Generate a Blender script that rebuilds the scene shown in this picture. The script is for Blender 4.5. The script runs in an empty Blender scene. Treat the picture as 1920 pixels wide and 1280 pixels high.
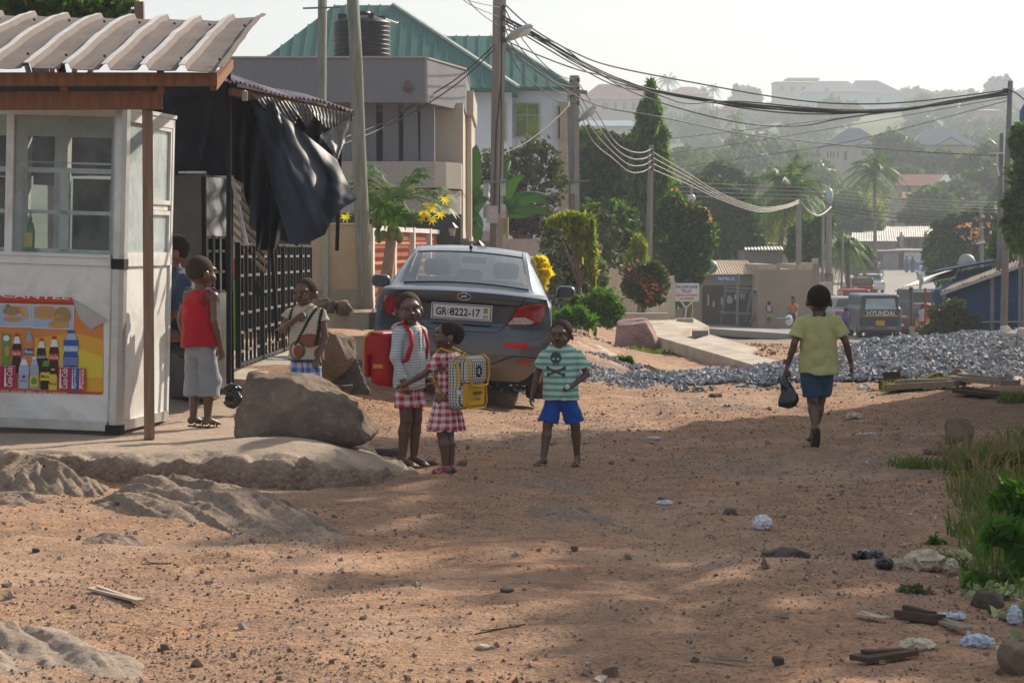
import bpy, math, random
import numpy as np
from mathutils import Vector, Matrix, noise as mnoise
from mathutils.bvhtree import BVHTree
R = math.radians
rnd = random.Random(7)
scn = bpy.context.scene
COL = scn.collection

# ---------------------------------------------------------------- camera, sky, sun, exposure
F = 4500.0; PITCH = math.atan(180/4500.0); CAMZ = 1.65
cam = bpy.data.cameras.new("camera"); camo = bpy.data.objects.new("camera", cam); COL.objects.link(camo)
camo.location = (0, 0, CAMZ); camo.rotation_euler = (math.pi/2 - PITCH, 0, 0)
cam.sensor_width = 36; cam.lens = 36*F/1920; cam.clip_start = .1; cam.clip_end = 6000
cam.dof.use_dof = True; cam.dof.focus_distance = 20.0; cam.dof.aperture_fstop = 16.0
scn.camera = camo
SUN_AZ = R(42); SUN_EL = R(33)          # azimuth measured from +Y (view direction) towards +X
sd = Vector((math.sin(SUN_AZ)*math.cos(SUN_EL), math.cos(SUN_AZ)*math.cos(SUN_EL), math.sin(SUN_EL)))
world = bpy.data.worlds.new("World"); scn.world = world; world.use_nodes = True
wn = world.node_tree.nodes; wl = world.node_tree.links
for n in list(wn): wn.remove(n)
sky = wn.new('ShaderNodeTexSky'); sky.sky_type = 'NISHITA'; sky.sun_disc = False
sky.sun_elevation = SUN_EL; sky.sun_rotation = SUN_AZ; sky.air_density = 1.0; sky.dust_density = 2.5; sky.ozone_density = 1.0
bg = wn.new('ShaderNodeBackground'); bg.inputs[1].default_value = 0.115
wo = wn.new('ShaderNodeOutputWorld'); mxs = wn.new('ShaderNodeMix'); mxs.data_type = 'RGBA'; mxs.inputs[0].default_value = .45; mxs.inputs[7].default_value = (4.5, 4.55, 4.5, 1); wl.new(sky.outputs[0], mxs.inputs[6]); wl.new(mxs.outputs[2], bg.inputs[0]); wl.new(bg.outputs[0], wo.inputs[0])
sl = bpy.data.lights.new("sun", 'SUN'); sl.energy = 5.0; sl.angle = R(0.9); sl.color = (1, .89, .74)
so = bpy.data.objects.new("sun", sl); COL.objects.link(so); so.rotation_euler = (-sd).to_track_quat('-Z', 'Y').to_euler(); so.location = (60, 60, 90)
scn.view_settings.view_transform = 'Standard'; scn.view_settings.look = 'None'
scn.view_settings.exposure = 0.47; scn.view_settings.gamma = 1
scn.cycles.max_bounces = 6; scn.cycles.diffuse_bounces = 2; scn.cycles.glossy_bounces = 3
scn.cycles.transmission_bounces = 4; scn.cycles.transparent_max_bounces = 12; scn.cycles.volume_bounces = 0
scn.cycles.use_fast_gi = False

# ---------------------------------------------------------------- helpers
def W(px, py, Y):
    """world point at depth Y seen at photo pixel (px, py)"""
    u = (px-960)/F; v = -(py-640)/F
    d = Vector((u, math.cos(PITCH)+v*math.sin(PITCH), -math.sin(PITCH)+v*math.cos(PITCH)))
    return Vector((d.x/d.y*Y, Y, CAMZ + d.z/d.y*Y))
def sc(Y): return F/Y
def ss(a, b, x):
    t = np.clip((np.asarray(x, float)-a)/(b-a), 0, 1); return t*t*(3-2*t)
def _h(ix, iy, iz, seed):
    n = (ix*374761393 + iy*668265263 + iz*2147483647 + seed*1274126177) & 0xffffffff
    n = ((n ^ (n >> 13))*1103515245) & 0xffffffff
    n = ((n ^ (n >> 15))*2246822519) & 0xffffffff
    return ((n ^ (n >> 16)) & 0xffff)/65535.0
def vn(P, seed=0):
    P = np.asarray(P, float); i = np.floor(P).astype(np.int64); f = P-i; f = f*f*(3-2*f); r = 0
    for dx in (0, 1):
        for dy in (0, 1):
            for dz in (0, 1):
                w = (f[..., 0] if dx else 1-f[..., 0])*(f[..., 1] if dy else 1-f[..., 1])*(f[..., 2] if dz else 1-f[..., 2])
                r = r + w*_h(i[..., 0]+dx, i[..., 1]+dy, i[..., 2]+dz, seed)
    return r*2-1
def fbm(P, oct=4, seed=0, gain=.5):
    P = np.asarray(P, float); a = 1; s = 0
    for k in range(oct): s = s + a*vn(P*(2.03**k)+k*17.3, seed+k); a *= gain
    return s
def fb2(x, y, oct=4, seed=0, gain=.5): 
    x = np.asarray(x, float); return fbm(np.stack([x, np.asarray(y, float)+0*x, 0*x+.5], -1), oct, seed, gain)

def wm(o):
    m = Matrix.Identity(4)
    while o is not None:
        m = o.matrix_basis @ m; o = o.parent
    return m
def tag(o, label=None, cat=None, group=None, kind=None):
    if label: o['label'] = label
    if cat: o['category'] = cat
    if group: o['group'] = group
    if kind: o['kind'] = kind
    return o
def thing(name, label, cat, loc=(0, 0, 0), rz=0, group=None):
    o = bpy.data.objects.new(name, None); COL.objects.link(o); o.empty_display_size = .2
    o.location = loc; o.rotation_euler = (0, 0, rz); return tag(o, label, cat, group)
def copy_tree(o, parent=None):
    c = o.copy(); COL.objects.link(c); c.parent = parent
    for ch in list(o.children): copy_tree(ch, c)
    return c

class MB:
    def __init__(s, T=None): s.v = []; s.f = []; s.m = []; s.n = 0; s.T = T
    def add(s, V, Fc, mi=0):
        V = np.asarray(V, float).reshape(-1, 3)
        if s.T is not None:
            A = np.array(s.T); V = V @ A[:3, :3].T + A[:3, 3]
        s.v.append(V)
        for f in Fc: s.f.append([int(i)+s.n for i in f]); s.m.append(mi)
        s.n += len(V); return s
    def box(s, c, d, rz=0, mi=0, M=None):
        x, y, z = [k/2 for k in d]
        V = np.array([(-x,-y,-z),(x,-y,-z),(x,y,-z),(-x,y,-z),(-x,-y,z),(x,-y,z),(x,y,z),(-x,y,z)])
        if M is not None: V = V @ np.array(M)[:3, :3].T
        ca, sa = math.cos(rz), math.sin(rz)
        V = np.stack([V[:, 0]*ca-V[:, 1]*sa, V[:, 0]*sa+V[:, 1]*ca, V[:, 2]], 1)+np.array(c)
        return s.add(V, [(0,3,2,1),(4,5,6,7),(0,1,5,4),(1,2,6,5),(2,3,7,6),(3,0,4,7)], mi)
    def bx(s, x0, x1, y0, y1, z0, z1, mi=0):
        return s.box(((x0+x1)/2, (y0+y1)/2, (z0+z1)/2), (abs(x1-x0), abs(y1-y0), abs(z1-z0)), 0, mi)
    def tube(s, pts, r, n=8, mi=0, cap=True, flat=1.0):
        pts = [Vector(p) for p in pts]; rr = r if hasattr(r, '__len__') else [r]*len(pts); V = []; up = None
        for i, p in enumerate(pts):
            t = (pts[min(i+1, len(pts)-1)]-pts[max(i-1, 0)]).normalized()
            if up is None: up = Vector((0, 0, 1)) if abs(t.z) < .9 else Vector((0, 1, 0))
            a = t.cross(up)
            if a.length < 1e-6: a = t.cross(Vector((1, 0, 0)))
            a.normalize(); b = a.cross(t).normalized(); up = b
            for k in range(n):
                an = 2*math.pi*k/n; V.append(p + (a*math.cos(an) + b*math.sin(an)*flat)*rr[i])
        m = len(pts)
        Fc = [(i*n+k, i*n+(k+1) % n, (i+1)*n+(k+1) % n, (i+1)*n+k) for i in range(m-1) for k in range(n)]
        if cap: Fc += [tuple(range(n))[::-1], tuple((m-1)*n+k for k in range(n))]
        return s.add([tuple(v) for v in V], Fc, mi)
    def beam(s, a, b, w, h, mi=0):
        a = Vector(a); b = Vector(b); t = (b-a).normalized(); up = Vector((0, 0, 1)) if abs(t.z) < .95 else Vector((0, 1, 0))
        x = t.cross(up).normalized()*w/2; z = x.cross(t).normalized()*h/2
        V = [a-x-z, a+x-z, a+x+z, a-x+z, b-x-z, b+x-z, b+x+z, b-x+z]
        return s.add([tuple(v) for v in V], [(0,1,2,3),(7,6,5,4),(0,4,5,1),(1,5,6,2),(2,6,7,3),(3,7,4,0)], mi)
    def grid(s, P, mi=0, closeu=False, closev=False, flip=False):
        P = np.asarray(P, float); m, n = P.shape[:2]; Fc = []
        for i in range(m if closeu else m-1):
            for j in range(n if closev else n-1):
                q = (i*n+j, i*n+(j+1) % n, ((i+1) % m)*n+(j+1) % n, ((i+1) % m)*n+j)
                Fc.append(q[::-1] if flip else q)
        return s.add(P.reshape(-1, 3), Fc, mi)
    def lathe(s, prof, c=(0, 0, 0), n=20, mi=0, M=None, sx=1, sy=1):
        V = []
        for (r, z) in prof:
            for k in range(n):
                a = 2*math.pi*k/n; V.append((r*math.cos(a)*sx, r*math.sin(a)*sy, z))
        V = np.array(V)
        if M is not None: V = V @ np.array(M)[:3, :3].T
        V = V+np.array(c); m = len(prof)
        Fc = [(i*n+k, i*n+(k+1) % n, (i+1)*n+(k+1) % n, (i+1)*n+k) for i in range(m-1) for k in range(n)]
        Fc += [tuple(range(n))[::-1], tuple((m-1)*n+k for k in range(n))]
        return s.add(V, Fc, mi)
    def prism(s, poly, z0, z1, axis='z', mi=0, o=(0, 0, 0)):
        n = len(poly); V = []
        for z in (z0, z1):
            for (a, b) in poly:
                V.append({'z': (a, b, z), 'y': (a, z, b), 'x': (z, a, b)}[axis])
        V = np.array(V, float)+np.array(o)
        return s.add(V, [tuple(range(n))[::-1], tuple(range(n, 2*n))]+[(i, (i+1) % n, n+(i+1) % n, n+i) for i in range(n)], mi)
    def ell(s, c, r, n=12, mi=0, M=None):
        prof = [(max(1e-4, math.sin(math.pi*i/n)), -math.cos(math.pi*i/n)) for i in range(n+1)]
        V = []
        for (q, z) in prof:
            for k in range(n): a = 2*math.pi*k/n; V.append((q*math.cos(a)*r[0], q*math.sin(a)*r[1], z*r[2]))
        V = np.array(V)
        if M is not None: V = V @ np.array(M)[:3, :3].T
        return s.add(V+np.array(c), [(i*n+k, i*n+(k+1) % n, (i+1)*n+(k+1) % n, (i+1)*n+k) for i in range(n) for k in range(n)], mi)
    def build(s, name, mat, parent=None, smooth=False, loc=None, **tg):
        V = np.concatenate(s.v) if s.v else np.zeros((0, 3))
        if parent is not None:
            A = np.array(wm(parent).inverted()); V = V @ A[:3, :3].T + A[:3, 3]; L = None
        else:
            L = loc if loc is not None else ((V[:, 0].min()+V[:, 0].max())/2, (V[:, 1].min()+V[:, 1].max())/2, V[:, 2].min())
            V = V-np.array(L)
        me = mesh_from(name, V, s.f)
        mats = mat if isinstance(mat, (list, tuple)) else [mat]
        for m_ in mats: me.materials.append(m_)
        if len(mats) > 1: me.polygons.foreach_set('material_index', s.m)
        me.polygons.foreach_set('use_smooth', [bool(smooth)]*len(me.polygons))
        if smooth and smooth is not True: me.set_sharp_from_angle(angle=R(smooth))
        o = bpy.data.objects.new(name, me); COL.objects.link(o)
        if parent is not None: o.parent = parent
        else: o.location = L
        return tag(o, **tg)
def mesh_from(name, V, Fc):
    me = bpy.data.meshes.new(name); V = np.asarray(V, np.float32)
    me.vertices.add(len(V)); me.vertices.foreach_set('co', V.ravel())
    if isinstance(Fc, np.ndarray):
        k = Fc.shape[1]; nf = len(Fc); idx = Fc.ravel().astype(np.int32); starts = np.arange(nf, dtype=np.int32)*k
    else:
        ln = [len(f) for f in Fc]; nf = len(ln); idx = np.array([i for f in Fc for i in f], np.int32)
        starts = np.concatenate([[0], np.cumsum(ln)[:-1]]).astype(np.int32) if nf else np.zeros(0, np.int32)
    me.loops.add(len(idx)); me.loops.foreach_set('vertex_index', idx)
    me.polygons.add(nf); me.polygons.foreach_set('loop_start', starts)
    me.update(calc_edges=True); me.validate(); return me
def obj_from(name, V, Fc, mat, parent=None, smooth=False, loc=None, **tg):
    V = np.asarray(V, float)
    if parent is not None:
        A = np.array(wm(parent).inverted()); V = V @ A[:3, :3].T + A[:3, 3]
    else:
        if loc is None: loc = ((V[:, 0].min()+V[:, 0].max())/2, (V[:, 1].min()+V[:, 1].max())/2, V[:, 2].min())
        V = V-np.array(loc)
    me = mesh_from(name, V, Fc); me.materials.append(mat)
    me.polygons.foreach_set('use_smooth', [bool(smooth)]*len(me.polygons))
    o = bpy.data.objects.new(name, me); COL.objects.link(o)
    if parent is not None: o.parent = parent
    else: o.location = loc
    return tag(o, **tg)

# ---------------------------------------------------------------- materials
MATS = {}
def lin(c):
    if isinstance(c, (int, float)): c = (c, c, c)
    return (c[0], c[1], c[2], 1)
def s2l(r, g, b): return tuple(((v/255+.055)/1.055)**2.4 if v > 10 else v/255/12.92 for v in (r, g, b))
def base_mat(key):
    m = bpy.data.materials.new(key); m.use_nodes = True; nt = m.node_tree
    for n in list(nt.nodes):
        if n.type not in ('BSDF_PRINCIPLED', 'OUTPUT_MATERIAL'): nt.nodes.remove(n)
    b = [n for n in nt.nodes if n.type == 'BSDF_PRINCIPLED'][0]
    return m, nt, b
def N(nt, t, **kw):
    n = nt.nodes.new(t)
    for k, v in kw.items():
        if k.startswith('i_'): n.inputs[int(k[2:])].default_value = v
        else: setattr(n, k, v)
    return n
def mixc(nt, fac, a, b, mode='MIX'):
    n = nt.nodes.new('ShaderNodeMix'); n.data_type = 'RGBA'; n.blend_type = mode
    def put(sock, v):
        if hasattr(v, 'is_output') or hasattr(v, 'node'): nt.links.new(v, sock)
        elif isinstance(v, (int, float)): sock.default_value = v if sock.type == 'VALUE' else lin(v)
        else: sock.default_value = lin(v)
    put(n.inputs[0], fac); put(n.inputs[6], a); put(n.inputs[7], b); return n.outputs[2]
def math_(nt, op, a, b=0, c=None):
    n = nt.nodes.new('ShaderNodeMath'); n.operation = op
    for i, v in enumerate((a, b) if c is None else (a, b, c)):
        if hasattr(v, 'node'): nt.links.new(v, n.inputs[i])
        else: n.inputs[i].default_value = v
    return n.outputs[0]
def noise_(nt, vec, scale, detail=4, rough=.55, dist=0, out=0):
    n = N(nt, 'ShaderNodeTexNoise'); n.inputs['Scale'].default_value = scale; n.inputs['Detail'].default_value = detail
    n.inputs['Roughness'].default_value = rough; n.inputs['Distortion'].default_value = dist
    nt.links.new(vec, n.inputs['Vector']); return n.outputs[out]
def ramp_(nt, fac, stops):
    n = N(nt, 'ShaderNodeValToRGB'); e = n.color_ramp.elements
    while len(e) < len(stops): e.new(.5)
    for i, (p, c) in enumerate(stops): e[i].position = p; e[i].color = lin(c)
    nt.links.new(fac, n.inputs[0]); return n.outputs[0]
def pos_(nt, kind='pos'):
    if kind == 'pos': return N(nt, 'ShaderNodeNewGeometry').outputs['Position']
    return N(nt, 'ShaderNodeTexCoord').outputs['Object']
def bump_(nt, b, h, strength=.3, dist=.02):
    n = N(nt, 'ShaderNodeBump'); n.inputs['Strength'].default_value = strength; n.inputs['Distance'].default_value = dist
    nt.links.new(h, n.inputs['Height']); nt.links.new(n.outputs[0], b.inputs['Normal'])
def mat(key, col, rough=.75, col2=None, scale=3, var=.25, bump=0, bscale=None, metal=0, spec=None, stretch=None, grime=None, gscale=1.2, gamt=.5, coat=0, sheen=0, bdist=.01):
    if key in MATS: return MATS[key]
    m, nt, b = base_mat(key); MATS[key] = m
    p = pos_(nt, 'obj')
    if stretch:
        mp = N(nt, 'ShaderNodeMapping'); mp.inputs['Scale'].default_value = stretch; nt.links.new(p, mp.inputs[0]); p = mp.outputs[0]
    n1 = noise_(nt, p, scale, 5, .6)
    c2 = col2 if col2 is not None else tuple(v*(1-var) for v in lin(col)[:3])
    f = math_(nt, 'SMOOTHSTEP', n1) if False else ramp_(nt, n1, [(.32, 0.0), (.68, 1.0)])
    c = mixc(nt, f, col, c2)
    if grime is not None:
        g = ramp_(nt, noise_(nt, p, gscale, 6, .7, .6), [(.45, 0.0), (.72, 1.0)])
        c = mixc(nt, math_(nt, 'MULTIPLY', g, gamt), c, grime)
    nt.links.new(c, b.inputs['Base Color']); b.inputs['Roughness'].default_value = rough; b.inputs['Metallic'].default_value = metal
    b.inputs['Specular IOR Level'].default_value = .28 if spec is None else spec
    if coat: b.inputs['Coat Weight'].default_value = coat; b.inputs['Coat Roughness'].default_value = .05
    if sheen: b.inputs['Sheen Weight'].default_value = sheen
    if bump: bump_(nt, b, noise_(nt, p, bscale or scale*6, 6, .65), bump, bdist)
    return m
def leafmat(key, cols, trans=.35, rough=.5):
    """foliage: hue drawn per leaf, some light passes through"""
    if key in MATS: return MATS[key]
    m, nt, b = base_mat(key); MATS[key] = m
    g = N(nt, 'ShaderNodeNewGeometry'); c = ramp_(nt, g.outputs['Random Per Island'], [(i/max(1, len(cols)-1), c) for i, c in enumerate(cols)])
    nt.links.new(c, b.inputs['Base Color']); b.inputs['Roughness'].default_value = rough; b.inputs['Specular IOR Level'].default_value = .2
    t = N(nt, 'ShaderNodeBsdfTranslucent'); c2 = mixc(nt, 1.0, c, (1.5, 1.5, .6), 'MULTIPLY'); nt.links.new(c2, t.inputs[0])
    mx = N(nt, 'ShaderNodeMixShader'); mx.inputs[0].default_value = trans
    out = [n for n in nt.nodes if n.type == 'OUTPUT_MATERIAL'][0]
    nt.links.new(b.outputs[0], mx.inputs[1]); nt.links.new(t.outputs[0], mx.inputs[2]); nt.links.new(mx.outputs[0], out.inputs[0])
    return m
def glassmat(key, tint=(.8, .85, .85), mixv=.5, rough=.05, dirt=0.0):
    if key in MATS: return MATS[key]
    m, nt, b = base_mat(key); MATS[key] = m
    b.inputs['Base Color'].default_value = lin(tint); b.inputs['Roughness'].default_value = rough; b.inputs['Specular IOR Level'].default_value = .8
    t = N(nt, 'ShaderNodeBsdfTransparent'); t.inputs[0].default_value = lin((.9, .93, .93))
    mx = N(nt, 'ShaderNodeMixShader'); mx.inputs[0].default_value = mixv
    if dirt:
        d = ramp_(nt, noise_(nt, pos_(nt, 'obj'), 5, 6, .7, .5), [(.4, mixv), (.75, min(1, mixv+dirt))]); nt.links.new(d, mx.inputs[0])
    out = [n for n in nt.nodes if n.type == 'OUTPUT_MATERIAL'][0]
    nt.links.new(t.outputs[0], mx.inputs[1]); nt.links.new(b.outputs[0], mx.inputs[2]); nt.links.new(mx.outputs[0], out.inputs[0])
    return m

# ---------------------------------------------------------------- implicit modelling (smooth unions, surface nets)
class SDF:
    def __init__(s, lo, hi, h):
        s.lo = np.array(lo, float); s.h = h; s.n = np.ceil((np.array(hi)-s.lo)/h).astype(int)+1
        s.V = np.full(tuple(s.n), 1.0, np.float32)
    def _reg(s, lo, hi):
        a = np.maximum(0, np.floor((np.array(lo)-s.lo)/s.h).astype(int)); b = np.minimum(s.n, np.ceil((np.array(hi)-s.lo)/s.h).astype(int)+1)
        if (b <= a).any(): return None, None
        ax = [s.lo[i]+s.h*np.arange(a[i], b[i]) for i in range(3)]
        return (slice(a[0], b[0]), slice(a[1], b[1]), slice(a[2], b[2])), np.stack(np.meshgrid(*ax, indexing='ij'), -1)
    def _put(s, sl, d, k, op):
        A = s.V[sl]
        if op == 'u':
            if k > 0:
                h = np.clip(.5+.5*(A-d)/k, 0, 1); A = A*(1-h)+d*h-k*h*(1-h)
            else: A = np.minimum(A, d)
        elif op == 's':
            if k > 0:
                h = np.clip(.5-.5*(A+d)/k, 0, 1); A = A*(1-h)-d*h+k*h*(1-h)
            else: A = np.maximum(A, -d)
        s.V[sl] = A
    def cone(s, a, b, ra, rb, k=.01, op='u', sy=1.0, flat=False):
        a = np.array(a, float); b = np.array(b, float); m = max(ra, rb)*max(1, 1/sy if sy < 1 else sy)+k+2.5*s.h
        sl, P = s._reg(np.minimum(a, b)-m, np.maximum(a, b)+m)
        if sl is None: return s
        Q = P-a; D = b-a
        if sy != 1.0: Q = Q*np.array([1, 1/sy, 1]); D = D*np.array([1, 1/sy, 1])
        t = np.clip((Q@D)/max(1e-9, D@D), 0, 1); d = np.linalg.norm(Q-t[..., None]*D, axis=-1)-(ra+(rb-ra)*t)
        if sy < 1: d = d*sy
        if flat:
            D2 = b-a; L2 = np.linalg.norm(D2); d = np.maximum(d, (P-a)@(D2/L2)-L2)
        s._put(sl, d, k, op); return s
    def ell(s, c, r, k=.01, op='u', M=None):
        c = np.array(c, float); r = np.array(r, float); m = r.max()+k+2.5*s.h
        sl, P = s._reg(c-m, c+m)
        if sl is None: return s
        Q = P-c
        if M is not None: Q = Q@np.array(M)[:3, :3]
        k0 = np.linalg.norm(Q/r, axis=-1); k1 = np.linalg.norm(Q/(r*r), axis=-1)+1e-9
        s._put(sl, k0*(k0-1)/k1, k, op); return s
    def box(s, c, d, rr=.01, k=.005, op='u', M=None):
        c = np.array(c, float); d = np.array(d, float)/2; m = np.linalg.norm(d)+k+2.5*s.h
        sl, P = s._reg(c-m, c+m)
        if sl is None: return s
        Q = P-c
        if M is not None: Q = Q@np.array(M)[:3, :3]
        q = np.abs(Q)-(d-rr); dd = np.linalg.norm(np.maximum(q, 0), axis=-1)+np.minimum(q.max(-1), 0)-rr
        s._put(sl, dd, k, op); return s
    def cut(s, p, n):
        """remove the half space on the +n side of p"""
        n = np.array(n, float); n /= np.linalg.norm(n)
        sl, P = s._reg(s.lo, s.lo+s.h*s.n); s.V = np.maximum(s.V, ((P-np.array(p))@n).astype(np.float32)); return s
    def disp(s, fn):
        near = np.abs(s.V) < .12; idx = np.argwhere(near); P = s.lo+idx*s.h; s.V[near] += fn(P).astype(np.float32); return s
    def mesh(s):
        V = s.V; V = np.pad(V, 1, constant_values=1.0); lo = s.lo-s.h; ins = V < 0
        n = V.shape; cx = n[0]-1, n[1]-1, n[2]-1
        cnt = np.zeros(cx, np.int8)
        for dx in (0, 1):
            for dy in (0, 1):
                for dz in (0, 1): cnt += ins[dx:dx+cx[0], dy:dy+cx[1], dz:dz+cx[2]]
        act = (cnt > 0) & (cnt < 8); idx = np.full(cx, -1, np.int64); cells = np.argwhere(act); idx[act] = np.arange(len(cells))
        acc = np.zeros((len(cells), 3)); num = np.zeros(len(cells))
        cor = [(0,0,0),(1,0,0),(0,1,0),(1,1,0),(0,0,1),(1,0,1),(0,1,1),(1,1,1)]
        for i, a in enumerate(cor):
            for b in cor[i+1:]:
                if sum(abs(a[k]-b[k]) for k in range(3)) != 1: continue
                va = V[cells[:, 0]+a[0], cells[:, 1]+a[1], cells[:, 2]+a[2]]; vb = V[cells[:, 0]+b[0], cells[:, 1]+b[1], cells[:, 2]+b[2]]
                cr = (va < 0) != (vb < 0); t = np.where(cr, va/np.where(cr, va-vb, 1), 0)
                p = np.array(a)+t[:, None]*(np.array(b)-np.array(a)); acc[cr] += p[cr]; num[cr] += 1
        P = lo+(cells+acc/num[:, None])*s.h; quads = []
        for ax in range(3):
            o = [0, 0, 0]; o[ax] = 1
            A = ins[:n[0]-o[0], :n[1]-o[1], :n[2]-o[2]]; B = ins[o[0]:, o[1]:, o[2]:]
            e = np.argwhere(A != B); u, w = [(1, 2), (2, 0), (0, 1)][ax]
            e = e[(e[:, u] > 0) & (e[:, w] > 0) & (e[:, u] < cx[u]) & (e[:, w] < cx[w])]
            def g(du, dw):
                q = e.copy(); q[:, u] -= du; q[:, w] -= dw; return idx[q[:, 0], q[:, 1], q[:, 2]]
            Q = np.stack([g(0, 0), g(1, 0), g(1, 1), g(0, 1)], 1); fl = A[e[:, 0], e[:, 1], e[:, 2]]
            Q = np.where(fl[:, None], Q, Q[:, ::-1]); quads.append(Q)
        return P, np.concatenate(quads)
    def build(s, name, m, parent=None, M=None, smooth=True, **tg):
        P, Q = s.mesh()
        if M is not None:
            A = np.array(M); P = P@A[:3, :3].T+A[:3, 3]
        return obj_from(name, P, Q, m, parent, smooth, **tg)

# ---------------------------------------------------------------- flat shapes laid on a surface, text
def bvh_of(*obs):
    V = []; Fc = []; n = 0
    for o in obs:
        M = wm(o)
        V += [M@v.co for v in o.data.vertices]; Fc += [[i+n for i in p.vertices] for p in o.data.polygons]; n = len(V)
    return BVHTree.FromPolygons(V, Fc)
def text_mesh(txt, size=1.0, bold=.0, shear=0, align='CENTER'):
    cu = bpy.data.curves.new('t', 'FONT'); cu.body = txt; cu.size = size; cu.align_x = align; cu.align_y = 'CENTER'; cu.offset = bold; cu.shear = shear; cu.resolution_u = 3
    o = bpy.data.objects.new('t', cu); COL.objects.link(o); dg = bpy.context.evaluated_depsgraph_get()
    me = bpy.data.meshes.new_from_object(o.evaluated_get(dg)); V = np.array([v.co[:] for v in me.vertices]).reshape(-1, 3); Fc = [list(p.vertices) for p in me.polygons]
    bpy.data.objects.remove(o); bpy.data.curves.remove(cu); bpy.data.meshes.remove(me); return V, Fc
def text(mb, txt, org, right, up, w=None, h=None, bold=0, shear=0, mi=0, proj=None):
    """text centred at org, fitted to width w and cap height h"""
    V, Fc = text_mesh(txt, 1, bold, shear)
    if len(V) == 0: return
    x0, x1 = V[:, 0].min(), V[:, 0].max(); y0, y1 = V[:, 1].min(), V[:, 1].max()
    kx = w/(x1-x0) if w else None; ky = h/(y1-y0) if h else None; kx = kx or ky; ky = ky or kx
    U = np.stack([(V[:, 0]-(x0+x1)/2)*kx, (V[:, 1]-(y0+y1)/2)*ky], 1)
    P = np.array(org)+U[:, :1]*np.array(right)+U[:, 1:]*np.array(up)
    if proj: P = proj(P)
    mb.add(P, Fc, mi)
def projector(bvh, d, off=.003):
    d = Vector(d).normalized()
    def f(P):
        out = []
        for p in np.asarray(P, float):
            p = Vector(p); h = bvh.ray_cast(p-d*1.5, d)
            out.append(tuple((h[0]-d*off) if h[0] is not None else p))
        return np.array(out)
    return f
def patch(mb, poly, to3, nu=14, nv=14, mi=0, proj=None):
    """row-convex outline (u, v) filled with a grid, mapped by to3(u, v), laid on a surface by proj"""
    poly = np.array(poly, float); v0, v1 = poly[:, 1].min(), poly[:, 1].max(); P = []
    for i in range(nv+1):
        v = v0+(v1-v0)*(i/nv)*.9998+1e-5*(v1-v0); xs = []
        for k in range(len(poly)):
            a, b = poly[k], poly[(k+1) % len(poly)]
            if (a[1] <= v) != (b[1] <= v): xs.append(a[0]+(b[0]-a[0])*(v-a[1])/(b[1]-a[1]))
        if len(xs) < 2: continue
        P.append([to3(min(xs)+(max(xs)-min(xs))*j/nu, v) for j in range(nu+1)])
    P = np.array(P, float)
    if proj: P = proj(P.reshape(-1, 3)).reshape(P.shape)
    mb.grid(P, mi)
def ellpoly(cx, cy, rx, ry, n=24): return [(cx+rx*math.cos(2*math.pi*i/n), cy+ry*math.sin(2*math.pi*i/n)) for i in range(n)]
# ---------------------------------------------------------------- ground, road, hills
_PY = [0, 20, 23, 27, 30, 40, 55, 75, 98, 118, 150, 180, 232, 300, 420, 560, 900, 1200, 1320, 1600]
_PZ = [0, 0, .05, .03, -.02, -.3, -.75, -1.4, -2.18, -2.38, -2.3, -1.9, -1.2, 3, 9, 17, 47, 68, 71, 60]
def gz0(x, y):
    x = np.asarray(x, float); y = np.asarray(y, float)+0*x
    z = np.interp(y, _PY, _PZ)
    xb = np.interp(y, [0, 20, 24, 28, 33, 55, 85, 118, 160, 240], [.3, .3, .35, .6, 2.6, 3.4, 7.5, 12.5, 17, 30]); am = np.interp(y, [19.5, 23, 45, 85, 112, 130], [0, .40, .45, .7, .15, 0])
    z = z+am*ss(0, 2.6, xb-x)+.42*ss(25, 40, y)*ss(110, 75, y)*ss(-.8, -2.4, x)
    z = z+np.interp(y, [0, 10, 60, 75], [.1, .12, .1, 0])*ss(3.3, 5, x)*ss(-.1, 4, y)*(y < 75)
    hill = ss(250, 420, y); z = z+hill*(4.5*fb2(x/170, y/170, 3, 5)+np.interp(x, [-200, 60, 120, 330], [4, 0, 5, 0]))
    return z
def gz(x, y):
    x = np.asarray(x, float); y = np.asarray(y, float)+0*x; z = gz0(x, y); nr = 1-ss(60, 140, y)
    z = z+nr*(.04*fb2(x/1.6, y/1.1, 3, 11)+.022*fb2(x/.45, y/.3, 4, 21, .6))
    # wheel ruts and washed hollows
    w = .25*fb2(x*0, y/3, 2, 3)
    for tx in (.6, 2.05): z = z-nr*.045*(np.exp(-((x-tx-.03*y+w)/.17)**2)-.5*np.exp(-((x-tx-.26-.03*y+w)/.12)**2))*(.6+.4*fb2(x*0+tx, y, 2, 4))
    return z
def G(x, y, dz=0): return Vector((x, y, float(gz(x, y))+dz))
def ground_at(px, py, y0=8, y1=240):
    """ground point seen at a photo pixel (marching along the view ray)"""
    ys = np.exp(np.linspace(math.log(y0), math.log(y1), 3000)); p = [W(px, py, 1.0)][0]
    xs = p.x*ys; zr = CAMZ+(p.z-CAMZ)*ys; zz = gz0(xs, ys); k = np.argmax(zr <= zz)
    return Vector((xs[k], ys[k], zz[k]))
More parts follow.
